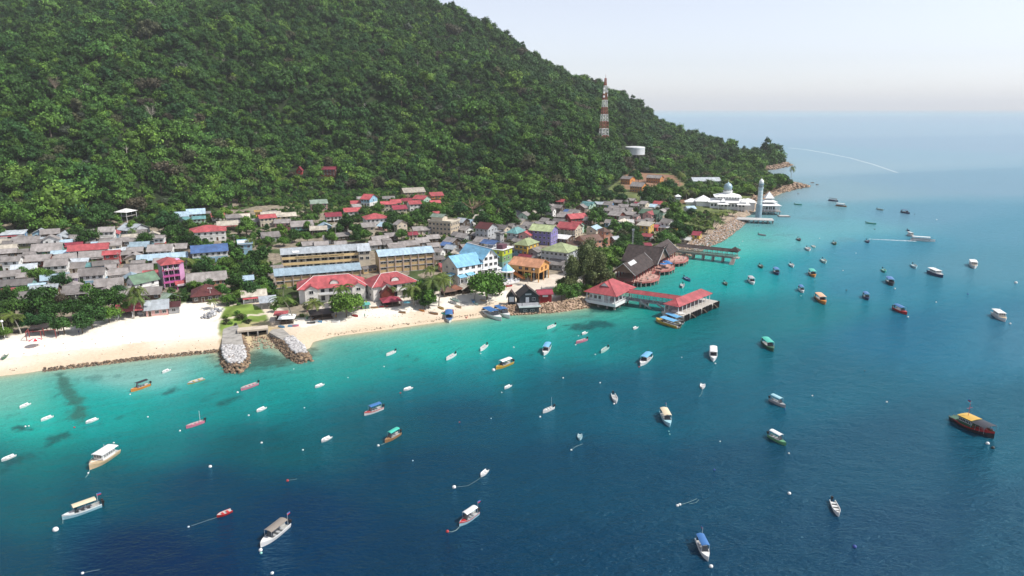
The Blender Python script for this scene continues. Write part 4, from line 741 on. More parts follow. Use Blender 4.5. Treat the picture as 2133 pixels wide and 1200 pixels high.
resort((622, 603), (759, 593), 8.8, 26, 12, 'long white resort with a red hipped roof, behind the leafy beach tree', [(2.2, 7.2), (20.5, 25.5)])
resort((777, 598), (880, 583), 8.8, 19, 12, 'shorter white resort with a red hipped roof, behind the dark red beach hut', [(3.2, 7.4)])
# white hotel with the pale blue roofs
HW = MW('hotel_white', (.78, .78, .77), var=.05); HC = MW('hotel_cream', (.56, .51, .42)); BLR = RM('lb'); SKYB = mat('sky_blue_roof', (.21, .46, .63), .55, var=.06, vs=.3, kind='roof')
t, L = fr('seafront_hotel', (953.5, 594.7), (1035.6, 579), 4, 4); D = 12
b = MB().box(0, 13.5, 0, D, -1.5, 8.2); b.build('wall', HC, t); r_, tri = roof_mesh('gable', 0, 13.5, 0, D, 8.2, 3.8, .5, .12)
r_.build('roof', [SKYB, SKYB], t); w_ = MB(); w_.slab([Vector(p) + Vector((-.02, 0, 0)) for p in tri[0]], .04); w_.build('gable_end', HC, t)
MB().box(0.02, 13.4, -.09, -.02, -1.5, 8.1).build('front_facing', HW, t)
b = MB().box(13.5, L, -.5, 17, -1.5, 10.2); b.build('tall_wing_wall', HW, t); r_, tri = roof_mesh('gy', 13.5, L, -.5, 17, 10.2, 3.9, .6, .12); r_.build('tall_wing_roof', [SKYB, WHITE], t)
w_ = MB(); w_.slab([Vector(p) + Vector((0, .04, 0)) for p in tri[0]], .05); w_.build('tall_gable', HW, t)
for k in range(3):
    for i in range(4): win(t, 1.7 + i * 3.3, -.12, .9 + k * 2.75, 1.7, 1.3)
for k in range(4):
    for i in range(3): win(t, 15 + i * 2.6, -.53, .9 + k * 2.75, 1.5, 1.3)
win(t, (13.5 + L) / 2, -.53, 11.6, .6, 1.2)
for k in range(3):
    for yy_ in (3, 8): win(t, -.03, yy_, .9 + k * 2.7, 1.1, 1.1, -math.pi / 2)
    for yy_ in (3, 7, 11): win(t, L + .03, yy_, .9 + k * 2.7, 1.2, 1.1, math.pi / 2)
for (x0, x1, zz) in ((-.4, 3.6, 4.6), (4.0, 8, 5.0)):
    MB().slab([(x0, -2.6, zz - .8), (x1, -2.6, zz - .8), (x1, -.1, zz), (x0, -.1, zz)], .1).build('awning', SKYB, t)
    for xx in (x0 + .2, x1 - .2): MB().box(xx - .15, xx + .15, -2.5, -2.2, -1.2, zz - .85).build('porch_column', HW, t)
b = MB(); b.raw([(14 + 2.4 * math.cos(a), -.55 + 2.0 * math.sin(a), z_) for z_ in (5.3, 5.5) for a in np.linspace(math.pi, 2 * math.pi, 10)], [list(range(9, -1, -1)), list(range(10, 20))] + [[i, i + 1, i + 11, i + 10] for i in range(9)] + [[9, 0, 10, 19]]); b.build('round_balcony', HW, t)
b = MB()
for a in np.linspace(math.pi, 2 * math.pi, 12): b.bar((14 + 2.3 * math.cos(a), -.55 + 1.9 * math.sin(a), 5.5), (14 + 2.3 * math.cos(a), -.55 + 1.9 * math.sin(a), 6.4), .05)
b.build('balcony_rail', SKYB, t)
MB().slab([(-3.4, 1, 4.3), (-.1, 1, 5.0), (-.1, 5, 5.0), (-3.4, 5, 4.3)], .1).build('side_awning', SKYB, t); MB().box(-3.2, -2.9, 1.1, 1.4, -1.5, 4.2).build('porch_column', HW, t); MB().box(-3.2, -2.9, 4.6, 4.9, -1.5, 4.2).build('porch_column', HW, t)
MB().box(L + .02, L + 5, 3, 14, -1, 3.2).build('annex', HW, t); MB().slab([(L, 2.6, 3.2), (L + 5.3, 2.6, 3.2), (L + 5.3, 14.3, 4.4), (L, 14.3, 4.4)], .1).build('annex_roof', WHITE, t)
tag(t, 'white three-storey seafront hotel with sky blue gabled roofs', 'hotel')
# pink hotel
PK = MW('hotel_pink', (.52, .10, .30)); PKL = MW('hotel_light_pink', (.70, .36, .58)); PUR_SHADED = MW('hotel_purple_shaded', (.20, .06, .26))  # the purple is darkened to paint in the shade of the recessed galleries
t, L = fr('pink_hotel', (344, 603), (388, 597), 3.5, 3.5); D = 10; sh = 2.65
MB().box(0, L - 1.9, .9, D, -1.5, 4 * sh).build('wall', PUR_SHADED, t); MB().box(L - 1.9, L, -.25, D, -1.5, 4 * sh + .3).build('stair_tower', PKL, t); MB().box(-.3, 0, .9, D, -1.5, 4 * sh).build('side_wall', WM('grey'), t)
r_, _ = roof_mesh('hip', 0, L - 1.7, -.2, D, 4 * sh + .1, 2.0, .7); r_.build('roof', [RRED, RRED], t)
r_, _ = roof_mesh('hip', L - 2.6, L, -.2, 3, 4 * sh + .5, .8, .4); r_.build('tower_roof', [RRED, RRED], t)
for k in range(1, 4): MB().box(-.2, L - 1.95, -.45, .88, k * sh - .12, k * sh + .12).build('balcony_floor', PK, t); MB().box(-.2, L - 1.95, -.47, -.36, k * sh + .14, k * sh + .75).build('balcony_rail', PK if k < 3 else RRED, t)
for k in range(4):
    if k in (1, 2): put(winmesh(L - 3.4, 1.5), 'window', t, ((L - 1.9) / 2 + .2, .86, k * sh + .8))  # one wide dark pane stands in for the shaded gallery opening
    else: [win(t, 1.1 + i * 2.1, .86, k * sh + .75, 1.3, 1.4) for i in range(3)]
    for xx in (0, 2.1, 4.2): MB().box(xx - .1, xx + .1, -.43, -.23, k * sh + (.12 if k else -1), (k + 1) * sh - .12).build('column', PKL, t)
text('MENTARI', 'sign', t, (3.4, -.64, 3 * sh + .6), 1.5, mat('sign_white', (.85, .85, .85), .5, var=0), width=5.6)
b, tr = roof_mesh('gable', L - 4.6, L + .4, -5.2, -1.0, 2.6, 1.0, .3); b.build('porch_roof', [RRED, RRED], t); MB().box(L - 4.2, L + .2, -5.5, -5.35, 1.9, 2.7).build('sign_board', WHITE, t)
text('MENTARI', 'sign', t, (L - 2, -5.54, 2.3), .55, PK, width=3.4)
for xx in (L - 4.2, L - .2): MB().box(xx - .15, xx + .15, -5.1, -4.8, -1, 2.6).build('porch_post', PK, t)
tag(t, 'narrow pink four-storey hotel with purple galleries and red roof', 'hotel')
# maroon hall beside it
house('A', 1830, 850, 235, 23, 1, 'mr', 'wood', kind='hip', D=9, rise=2.6, label='wide maroon-roofed hall beside the pink hotel', cat='hall')
# orange building on posts
OR_ = MW('orange_wall', (.64, .34, .12)); ORD_ = MW('orange_dark', (.52, .19, .05))
t, L = fr('stilted_hall', (1062, 575), (1122, 583), 4, 4); D = 10.3
MB().box(0, L, 0, D, 2.9, 5.9).build('wall', OR_, t); r_, tri = roof_mesh('gable', 0, L, 0, D, 5.9, 2.4, .7, .12); r_.build('roof', [RM('or'), RM('or')], t)
w_ = MB(); [w_.slab([Vector(p) + Vector((.04 if p[0] < 1 else -.04, 0, 0)) for p in q], .05) for q in tri]; w_.build('gable_end', OR_, t)
for i in range(5):
    for yy_ in (.2, D / 2, D - .2): MB().box(i * (L - .4) / 4, i * (L - .4) / 4 + .4, yy_ - .2, yy_ + .2, -1.2, 2.9).build('post', OR_, t)
MB().box(1, L - 1, D * .55, D - .5, -1, 2.85).build('dark_block', DARK, t)  # near-black block at the back of the open ground floor
for i in range(3): win(t, 5.5 + i * 3.2, -.03, 3.8, 1.6, 1.2, fm=ORD_)
for yy_ in (3, 7): win(t, L + .03, yy_, 3.8, 1.0, 1.5, math.pi / 2, fm=ORD_)
b = MB()
for i in range(10): b.box(.6 + i * .72, 1.4 + i * .72, -2.2, -.8, 2.75 - i * .3, 2.9 - i * .3)
b.slab([(.4, -2.3, 3.8), (8, -2.3, .7), (8, -2.25, .1), (.4, -2.25, 2.8)], .08); b.slab([(.4, -.75, 3.8), (8, -.75, .7), (8, -.8, .1), (.4, -.8, 2.8)], .08); b.build('staircase', ORD_, t)
MB().box(-1.2, .4, -2.3, -.02, 2.75, 2.9).build('landing', ORD_, t)
tag(t, 'orange hall raised on posts with an outside staircase', 'hall')
# lime-and-green block with a flat deck roof
t, L = fr('guest_house', (1003, 553), (1046, 559), 4, 4, -31); L = 12; D = 9
for i, (k, c) in enumerate((('lower_floor', 'teal'), ('middle_floor', 'green'), ('upper_floor', 'lime'))): MB().box(0, L, 0, D, i * 2.9 - (1.5 if i == 0 else -.01), (i + 1) * 2.9).build(k, WM(c), t); [win(t, 2 + j * 3.8, -.03, i * 2.9 + .9, 1.0, 1.2) for j in range(3)]; [win(t, L + .03, 2 + j * 3.5, i * 2.9 + .9, 1.0, 1.2, math.pi / 2) for j in range(2)]
MB().box(-.7, L + .7, -.7, D + .7, 8.72, 8.95).build('roof_terrace', WHITE, t); MB().box(L - 4, L - .5, 1, 5, 8.97, 11).build('roof_room', MW('plum_wall', (.13, .06, .08)), t)
b, _ = roof_mesh('gable', -1, 6.5, 1, D - 1, 11, 1.2, .5); b.build('terrace_roof', [RM('b'), RM('b')], t)
for xx in (-.8, 2.7, 6.3):
    for yy_ in (1.1, D - 1.1): MB().box(xx - .1, xx + .1, yy_ - .1, yy_ + .1, 8.97, 11).build('post', WHITE, t)
tag(t, 'lime and green three-storey guest house with a roof terrace', 'guest house')
# beige flat-roofed block with roof hut
t, L = fr('apartment_block', (893, 489), (928, 494), 5, 5, -24); L = 15; D = 11
MB().box(0, L, 0, D, -2, 8).build('wall', MW('beige_render', (.48, .40, .29)), t)
MB().box(-.4, L + .4, -.4, D + .4, 8.0, 8.25).build('roof', CREAM, t)
for (a, b_, c, d_) in ((-.4, L + .4, -.4, -.2), (-.4, L + .4, D + .2, D + .4), (-.4, -.2, -.18, D + .18), (L + .2, L + .4, -.18, D + .18)): MB().box(a, b_, c, d_, 8.26, 9.1).build('parapet', CREAM, t)
for k in range(3):
    MB().box(-.1, L + .1, -.12, -.01, k * 2.67 - .1, k * 2.67 + .1).build('band', PINKT, t)
    for i in range(6): win(t, 1.3 + i * 2.5, -.03, .9 + k * 2.67, 1.3, 1.2)
    for i in range(4): win(t, L + .03, 1.5 + i * 2.6, .9 + k * 2.67, 1.1, 1.2, math.pi / 2)
b, _ = roof_mesh('gable', 0, 8, 3, 9.5, 10.6, 1.4, .5); b.build('roof_hut_roof', [RM('gg'), RM('gg')], t); MB().box(.2, 7.8, 3.2, 9.3, 8.26, 10.6).build('roof_hut', CREAM, t)
tag(t, 'beige three-storey block with a flat roof and small roof hut', 'apartment block')
# restaurant on stilts
t, _ = fr('stilt_restaurant', (1275, 583), (1324, 586), 2.5, 2.5, -30)
REDT = MW('red_timber', (.27, .055, .055)); DKR = RM('bk'); DKR2 = mat('dark_brown_shingle', (.060, .046, .044), .8, var=.25, vs=.8, kind='roof'); PKD = MW('pink_deck', (.52, .31, .26)); BARGE = mat('barge_board', (.50, .50, .50), .6, var=.05)
EV = 4.0
def wing(x0, x1, y0, y1, ev, rise, kind, nm='roof'):
    b, tr = roof_mesh(kind, x0, x1, y0, y1, ev, rise, 1.0, .14, trim=True); b.build(nm, [DKR2, DKR2], t); w_ = MB()
    for q in tr: w_.slab([Vector(p) for p in q], .05)
    w_.build('gable_wall', BRICK, t)
    B_ = MB()                                             # pale barge boards along the gable edges
    cx = (x0 + x1) / 2; cy = (y0 + y1) / 2; dz = rise / max((cx - x0) if kind == 'gy' else (cy - y0), .1)
    if kind == 'gy':
        for yy_ in (y0 - 1.05, y1 + 1.05):
            for sx in (-1, 1): B_.bar((cx, yy_, ev + rise), (cx + sx * (cx - x0 + 1), yy_, ev - dz), .12)
    else:
        for xx in (x1 + 1.05,):
            for sy in (-1, 1): B_.bar((xx, cy, ev + rise), (xx, cy + sy * (cy - y0 + 1), ev - dz), .12)
    B_.build('barge_board', BARGE, t)
wing(0, 10, 1, 27, EV, 4.2, 'gy'); wing(-5, 11.5, 27, 44, EV, 6.0, 'gable', 'cross_roof'); wing(-1, 9.6, 45.5, 66, EV, 4.3, 'gy')
b = MB(); b.slab([(11.5, 31, 8.2), (14.2, 35.5, 11.6), (11.5, 40, 8.2)], .1); b.bar((11, 35.5, 9.8), (14.6, 35.5, 12.2), .16, 5, .05); b.build('roof_horn', DKR2, t)
MB().slab([(1.0, 4, EV + 1.0), (1.0, 10, EV + 1.0), (3.2, 10, EV + 2.95), (3.2, 4, EV + 2.95)][::-1], .04).build('skylight', BARGE, t) if False else None
b = MB(); b.raw([(7.2, 4, EV + 2.5), (7.2, 12, EV + 2.5), (5.6, 12, EV + 3.85), (5.6, 4, EV + 3.85)], [[0, 1, 2, 3]]); b.build('skylight', BARGE, t)
MB().box(0, 10, 1, 66, -.35, 0).build('floor', PKD, t); MB().box(.3, 4.5, 20, 64, 0, EV).build('inner_wall', REDT, t)
for yy_ in np.arange(1.3, 66, 4.1):
    for xx in (.3, 9.7): MB().box(xx - .17, xx + .17, yy_ - .17, yy_ + .17, -.0, EV).build('post', REDT, t)
for (a, b_) in (((0, .95), (10, .95)),):
    q = MB(); q.box(0, 10, .9, 1.0, .9, 1.02).box(0, 10, .9, 1.0, .45, .55); [q.box(x_, x_ + .08, .9, 1, 0, .9) for x_ in np.arange(0, 10, .6)]; q.build('railing', REDT, t); MB().box(0, 10, .8, .98, -.9, .02).build('fascia', REDT, t)
def bay(pts, nm='deck'):
    MB().prism(pts, -.38, -.02).build(nm, PKD, t); q = MB(); f = MB(); n = len(pts)
    for i in range(n - 1):
        a, c = Vector((*pts[i], 0)), Vector((*pts[i + 1], 0)); q.bar(a + Vector((0, 0, .95)), c + Vector((0, 0, .95)), .06); q.bar(a + Vector((0, 0, .5)), c + Vector((0, 0, .5)), .05)
        m = max(1, int((c - a).length / .8)); [q.bar(a.lerp(c, j / m), a.lerp(c, j / m) + Vector((0, 0, .95)), .045) for j in range(m + 1)]
        d_ = (c - a).normalized(); nn = Vector((d_.y, -d_.x, 0)) * .07; f.raw([a + nn + Vector((0, 0, -.7)), c + nn + Vector((0, 0, -.7)), c + nn + Vector((0, 0, .12)), a + nn + Vector((0, 0, .12)), a - nn + Vector((0, 0, -.7)), c - nn + Vector((0, 0, -.7)), c - nn + Vector((0, 0, .12)), a - nn + Vector((0, 0, .12))], [[0, 1, 2, 3], [7, 6, 5, 4], [3, 2, 6, 7], [0, 4, 5, 1]])
    q.build('railing', REDT, t); f.build('fascia', MW('salmon_fascia', (.52, .17, .15)), t)
    for i in range(n - 1):
        for u in (0, .5):
            p = Vector((*pts[i], 0)).lerp(Vector((*pts[i + 1], 0)), u); MB().bar((p.x - .3, p.y, -6), (p.x - .3, p.y, -.4), .26, 8).build('pile', CONC, t)
bay([(10, 2.5), (13, 3), (16.3, 6.5), (17.8, 12), (16.5, 18), (14, 20), (11.6, 21), (11.4, 26.5), (10, 26.5)]); bay([(10.0, 27.5), (13.5, 28), (16.8, 32), (17.4, 38), (15, 44), (10, 45)]); bay([(10.0, 48), (14, 49.5), (17.5, 54), (17.6, 61), (15, 67), (10, 68)])
for xx in (1, 5.5, 9.5):
    for yy_ in (1.5, 8, 15, 22, 29, 36, 43, 50, 57, 64): MB().bar((xx, yy_, -6), (xx, yy_, -.36), .24, 6).build('pile', CONC, t)
MB().box(-4.5, .0, 5, 42, -3, -.1).build('plinth', CONC, t)
tag(t, 'large dark-roofed timber restaurant on stilts with pink rounded decks', 'restaurant')
TBL = MB(); TBL.box(-.7, .7, -.4, .4, .70, .76).bar((0, 0, 0), (0, 0, .7), .06, 6).box(-.35, .35, -.35, .35, 0, .05)
CHM = MB(); CHM.box(-.22, .22, -.22, .22, .42, .47).box(-.22, .22, .18, .22, .47, .9)
for q in ((-.2, -.2), (.2, -.2), (-.2, .2), (.2, .2)): CHM.box(q[0] - .02, q[0] + .02, q[1] - .02, q[1] + .02, 0, .42)
R0 = Matrix.Translation(t.location) @ Matrix.Rotation(t.rotation_euler.z, 4, 'Z')
tabs = []
for (x_, y_) in ((12, 6), (14, 8.5), (12.5, 11), (15, 13.5), (12.5, 16), (13, 31), (15, 34), (12.8, 37), (14.5, 41), (13, 52), (15.2, 56), (13, 60), (14.6, 63.5)):
    p = R0 @ Vector((x_, y_, 0)); tb_ = empty('dining_table', p, rng.uniform(0, 3)); TBL.build('table_top', WOOD, tb_)
    for k in (-1, 1): c_ = CHM.build('chair', REDT, tb_) if False else None
    auto(tb_, 'dark dining table on the restaurant deck', 'table', 'tables on the restaurant deck', *proj(*p))
# blue parasols on the second deck
def parasol(loc, m, r=1.6, hh=2.5, label=None, name='parasol', stripes=None):
    t = empty(name, loc, 0); n = 10; b = MB()
    for i in range(n):
        a0, a1 = 2 * math.pi * i / n, 2 * math.pi * (i + 1) / n; b.m(i % 2 if stripes else 0)
        b.raw([(0, 0, hh + .55), (r * math.cos(a0), r * math.sin(a0), hh), (r * math.cos(a1), r * math.sin(a1), hh), (0, 0, hh + .48), (r * math.cos(a0), r * math.sin(a0), hh - .07), (r * math.cos(a1), r * math.sin(a1), hh - .07)], [[0, 1, 2], [5, 4, 3], [1, 4, 5, 2]])
    b.build('canopy', [m, stripes or m], t); MB().bar((0, 0, 0), (0, 0, hh + .5), .04, 6).build('pole', WHITE, t)
    if label: tag(t, label, 'parasol')
    else: auto(t, 'parasol', 'parasol', 'parasols')
    return t
BLU = mat('blue_canvas', (.04, .16, .40), .7, var=.06); REDC = mat('red_canvas', (.50, .025, .04), .7, var=.05); 
for i, (x_, y_) in enumerate(((13, 33.5), (14.8, 36.5), (12.6, 39.5))): parasol(R0 @ Vector((x_, y_, 0)), BLU, 1.9, 2.4, ['blue parasol nearest the jetty on the middle restaurant deck', 'middle blue parasol on the middle restaurant deck', 'blue parasol farthest out on the middle restaurant deck'][i])
# terminal pavilion of the jetty
t, _ = fr('jetty_pavilion', (1222, 624), (1280, 634), 2.5, 2.5, -35); L = 12.8; D = 13.5
MB().box(-.4, L + .4, -.4, D, -.5, 0).build('floor', WHITE, t); MB().box(.8, L * .55, .9, D - 1, 0, 3.2).build('wall', HW, t)
for i in range(3): win(t, 1.8 + i * 1.8, .86, 1.0, 1.1, 1.2)
b, _ = roof_mesh('hip', 0, L, 0, D + 3, 3.6, 4.2, 1.0, .14); b.build('roof', [RRED, RRED], t)
b, tr = roof_mesh('gy', L / 2 - 2.0, L / 2 + 2.0, 3.0, 6.0, 6.0, 1.5, .25, .1); b.build('gablet_roof', [RRED, RRED], t); w_ = MB(); w_.slab([Vector(p) for p in tr[0]], .06); w_.build('gablet', HW, t)
for i in range(6): MB().box(i * (L - .3) / 5, i * (L - .3) / 5 + .3, -.2, .1, 0, 3.6).build('column', WHITE, t)
for i in range(1, 5): MB().box(L - .3, L, i * (D - .3) / 4, i * (D - .3) / 4 + .3, 0, 3.6).build('column', WHITE, t)
q = MB(); q.box(-.3, L + .3, -.35, -.25, .85, .95).box(L + .25, L + .35, -.3, D, .85, .95); [q.box(x_, x_ + .06, -.33, -.27, 0, .85) for x_ in np.arange(-.3, L + .3, .5)]; [q.box(L + .27, L + .33, y_, y_ + .06, 0, .85) for y_ in np.arange(0, D, .5)]; q.build('railing', WHITE, t)
MB().box(-.5, L + .5, -.5, -.42, -1.0, .25).build('edge_beam', WHITE, t); MB().box(L + .42, L + .5, -.42, D, -1.0, .25).build('edge_beam', WHITE, t)
for xx in (1, 5, 9, 12.3):
    for yy_ in (.8, 5, 9, 12.8): MB().box(xx - .3, xx + .3, yy_ - .3, yy_ + .3, -6, -.52).build('pile', CONC, t)
tag(t, 'white waiting pavilion with a red hipped roof over the water at the jetty', 'pavilion')
# covered walkway and pier head
t, L = fr('jetty_walkway', (1313, 607), (1422, 622), 5.5, 2.5, -30); L = 22
b, _ = roof_mesh('gable', -7, L, -2.0, 2.2, 3.0, .9, .3, .1); b.build('roof', [RRED, RRED], t); MB().box(-2, L, -1.6, 1.8, -.45, 0).build('deck', SLATE, t)
for i in range(9):
    for yy_ in (-1.5, 1.7): MB().box(i * 2.6 - .08, i * 2.6 + .08, yy_ - .08, yy_ + .08, 0, 3.0).build('post', STEEL, t)
q = MB()
for yy_ in (-1.58, 1.78): q.box(-2, L, yy_ - .03, yy_ + .03, .95, 1.02).box(-2, L, yy_ - .03, yy_ + .03, .5, .55); [q.box(x_, x_ + .05, yy_ - .03, yy_ + .03, 0, .95) for x_ in np.arange(-2, L, .7)]
q.build('railing', STEEL, t)
for xx in (6.2, 17):
    MB().box(xx - 1.5, xx + 1.5, -2.3, 2.3, -1.2, -.47).build('pile_cap', CONC, t)
    for dx in (-1, 1):
        for dy in (-1.7, 1.7): MB().box(xx + dx - .28, xx + dx + .28, dy - .28, dy + .28, -6, -1.22).build('pile', CONC, t)
for xx in (5.5, 12.5): b = MB(); [b.box(xx + i * .5, xx + .5 + i * .5, -3.3, -2.0, -.3 - i * .25, -.15 - i * .25) for i in range(9)]; b.slab([(xx, -3.4, .7), (xx + 4.6, -3.4, -1.7), (xx + 4.6, -3.35, -2.3), (xx, -3.35, -.1)], .06); b.build('stairs', SLATE, t)
tag(t, 'red-roofed covered walkway from the pavilion to the pier head', 'jetty')
t, L = fr('pier_head', (1424, 659), (1495, 629), 2.2, 2.2, 47); L = 28.5
MB().box(0, L, 0, 9.5, -.8, 0).build('deck', MW('pale_concrete', (.46, .43, .39), vs=.5), t); MB().box(.3, L - .3, .3, 9.2, -6, -.82).build('pier_body', CONC, t)
b, _ = roof_mesh('hip', .3, L - 2.2, 2.6, 8.6, 3.3, 1.9, .5, .14); b.build('roof', [RRED, RRED], t)
for i in range(9):
    for yy_ in (2.7, 8.5): MB().box(.6 + i * 3.1 - .1, .6 + i * 3.1 + .1, yy_ - .1, yy_ + .1, 0, 3.3).build('post', WHITE, t)
for i in range(22):
    if i % 7 != 3: MB().box(.6 + i * 1.28, 1.1 + i * 1.28, -.55, -.02, -3.5, .25).build('fender', DARK, t)
for i in range(3): b = MB(); [b.box(4.6 + i * 9 + j * .45, 5.05 + i * 9 + j * .45, -1.2, -.56, -.2 - j * .3, -.05 - j * .3) for j in range(7)]; b.build('landing_steps', WOOD, t)
MB().box(-1.6, -.02, 1, 8, -2.4, -1.9).build('floating_platform', WOOD, t); MB().box(3, 25, 7.4, 8.2, 0, .5).build('bench', SLATE, t)
q = MB(); q.box(.5, L - 2.5, 8.75, 8.8, .9, 1.0); [q.box(x_, x_ + .05, 8.75, 8.8, 0, .9) for x_ in np.arange(.5, L - 2.5, .8)]; q.build('railing', STEEL, t)
tag(t, 'concrete pier head with a long red roof and black fenders', 'pier')
# brown covered pier
t, L = fr('covered_pier', (1420, 514), (1528, 524), 6, 3, -31); L = 29
b, _ = roof_mesh('gable', -3, L, 0, 4, 3.2, 1.0, .4, .1); b.build('roof', [DKR2, DKR2], t); b, _ = roof_mesh('pyr', L - 3.6, L + .6, -.6, 4.6, 3.7, 1.8, .5); b.build('end_roof', [DKR2, DKR2], t)
MB().box(-3, L + 1, .1, 3.9, -.5, 0).build('deck', CONC, t)
for i in range(12):
    for yy_ in (.3, 3.7): MB().box(i * 2.6 - .1, i * 2.6 + .1, yy_ - .1, yy_ + .1, 0, 3.2).build('post', CREAM, t)
q = MB()
for yy_ in (.15, 3.85): q.box(-3, L, yy_ - .04, yy_ + .04, .9, 1.0).box(-3, L, yy_ - .03, yy_ + .03, .35, .75)
q.build('railing', CREAM, t)
for i in range(6):
    for yy_ in (.6, 3.4): MB().box(1 + i * 5.2 - .4, 1 + i * 5.2 + .4, yy_ - .35, yy_ + .35, -7, -.52).build('pile', CONC, t)
b = MB(); [b.box(L - 2.6, L - .2, -.2 - j * .5, .3 - j * .5, -.35 - j * .32, -.2 - j * .32) for j in range(9)]; b.build('landing_steps', PINKT, t)
tag(t, 'brown-roofed covered pier on concrete piles beyond the restaurant', 'pier')
# mosque
t = empty('mosque', (168, 535, 3), math.radians(-12)); MWH = mat('mosque_white', (.84, .84, .83), .55, var=.05, vs=.3); MBL = mat('mosque_blue_grey', (.30, .42, .48), .5, var=.1, vs=.5); MSI = mat('dome_silver_blue', (.34, .48, .54), .35, .2, var=.15, vs=1.2)
def tier(parent, cx, cy, wx, wy, z0, ze, rise, kind='hip', nm='roof', open_=False, oh=1.0, cut=None):
    r_, _ = roof_mesh(kind, cx - wx / 2, cx + wx / 2, cy - wy / 2, cy + wy / 2, ze, rise, oh, .15); r_.build(nm, [MWH, MWH], parent)
    if not open_: MB().box(cx - wx / 2, cx + wx / 2, cy - wy / 2, cy + wy / 2, z0, ze).build('wall', MWH, parent)
    else:
        n = max(2, int(wx / 2.6)); m = max(2, int(wy / 2.6))
        for i in range(n + 1):
            for yy_ in (cy - wy / 2 + .2, cy + wy / 2 - .2): MB().box(cx - wx / 2 + i * (wx - .4) / n, cx - wx / 2 + .4 + i * (wx - .4) / n, yy_ - .2, yy_ + .2, z0, ze).build('column', MWH, parent)
        for j in range(1, m):
            for xx in (cx - wx / 2 + .2, cx + wx / 2 - .2): MB().box(xx - .2, xx + .2, cy - wy / 2 + j * wy / m, cy - wy / 2 + .4 + j * wy / m, z0, ze).build('column', MWH, parent)
tier(t, 1, 4, 27, 20, -3, 4.5, 2.6, nm='lower_roof', oh=1.6); tier(t, 1, 5, 18, 14, 6.3, 8.2, 2.8, nm='upper_roof', oh=1.4)
for i in range(8): win(t, -6 + i * 2.1, -2.05 + .0, 6.9, 1.3, .8)
MB().lathe([(3.4, 10.2), (3.4, 11.8), (3.9, 11.9), (3.9, 12.2), (3.2, 12.3)], 20, 1, 5).build('dome_drum', MWH, t)
MB().lathe([(2.9, 12.3), (2.95, 13.5), (3.25, 14.4), (3.3, 15.4), (2.9, 16.6), (2.1, 17.5), (1.1, 18.1), (.35, 18.6), (.12, 19.3), (.02, 20.3)], 24, 1, 5).build('dome', MSI, t, smooth=True)
for a in range(12): A_ = a * math.pi / 6; put(winmesh(.6, .9), 'window', t, (1 + 2.97 * math.cos(A_), 5 + 2.97 * math.sin(A_), 12.35), A_ + math.pi / 2)
tier(t, 17, 6, 9, 12, -3, 4.2, 2.2, nm='side_roof'); tier(t, -17, 6, 11, 11, -3, 4.0, 4.2, 'pyr', nm='hall_roof', oh=1.3); tier(t, -26, 9, 9, 7, -3, 2.5, 2.4, nm='hall_roof')
tier(t, -3, -8.5, 7, 6, -3, 3.6, 1.6, 'hip', 'porch_roof', True); tier(t, -3, -8.5, 3, 3, 4.8, 5.4, 2.6, 'pyr', 'porch_spire', False, .8); tier(t, 12, -8.5, 8, 7, -3, 3.6, 1.6, 'hip', 'porch_roof', True); tier(t, 12, -8.5, 3.4, 3.4, 4.8, 5.4, 2.8, 'pyr', 'porch_spire', False, .8)
for i in range(10): win(t, -11 + i * 2.6, -6.03, 1.2, 1.3, 1.8, fm=MBL)
tag(t, 'white mosque with many-tiered roofs and a silver-blue ribbed dome', 'mosque')
mx, my = ground(1580, 446, 3)
t = empty('minaret', (mx, my, 2.5), 0)
MB().lathe([(2.25, -5), (2.25, 7.5), (2.0, 7.7), (2.0, 8)], 12).build('base', MBL, t); MB().lathe([(1.8, 8), (1.62, 19.2), (2.0, 19.3), (2.0, 19.8)], 12).build('shaft', mat('minaret_pale_blue', (.52, .64, .67), .6, var=.08, vs=.5), t)
MB().lathe([(1.55, 19.8), (1.55, 22.2), (2.0, 22.3), (2.0, 22.7)], 12).build('gallery', MBL, t); MB().lathe([(1.5, 22.7), (1.65, 23.6), (1.6, 24.4), (1.1, 25.3), (.5, 25.8), (.15, 26.1), (.03, 27.2)], 16).build('cupola', MWH, t, smooth=True)
for i in range(8): A_ = i * math.pi / 4; put(winmesh(.6, 1.5), 'window', t, (1.57 * math.cos(A_), 1.57 * math.sin(A_), 20.1), A_ + math.pi / 2)
for i in range(4): MB().lathe([(1.86 - i * .04, 9.5 + i * 2.5), (1.86 - i * .04, 9.75 + i * 2.5)], 12).build('ring_band', MWH, t)
tag(t, 'tall pale blue minaret with a white cupola beside the terrace', 'minaret')
t = empty('sea_pavilion', (195.5, 519.5, 3), math.radians(-6)); tier(t, 0, 0, 14, 13, -.3, 4.2, 1.9, nm='lower_roof', open_=True, oh=1.0); tier(t, 0, 0, 9.5, 8.5, 6.0, 6.6, 2.2, nm='middle_roof', oh=.8); tier(t, 0, .5, 5, 5, 8.6, 9.2, 4.6, 'pyr', 'spire_roof', oh=.9)
MB().box(-8, 8, -7.5, 8, -.7, -.3).build('deck', CONC, t); MB().box(-4.5, 4.5, -3, 5.5, -.3, 4.1).build('inner_wall', MWH, t)
for i in range(5): win(t, -3.4 + i * 1.7, -3.03, .7, 1.2, 2.0)
for xx in (-7, -2.5, 2.5, 7):
    for yy_ in (-6.5, 0, 6.5): MB().bar((xx, yy_, -6), (xx, yy_, -.72), .3, 6).build('pile', CONC, t)
tag(t, 'white pavilion with a steep tiered roof on piles beside the minaret', 'pavilion')
t, L = fr('mosque_terrace', (1530, 456), (1612, 459), 2.6, 2.6); MB().box(0, L, -1.5, 9, -.45, 0).build('deck', MW('terrace_paving', (.50, .49, .47)), t)
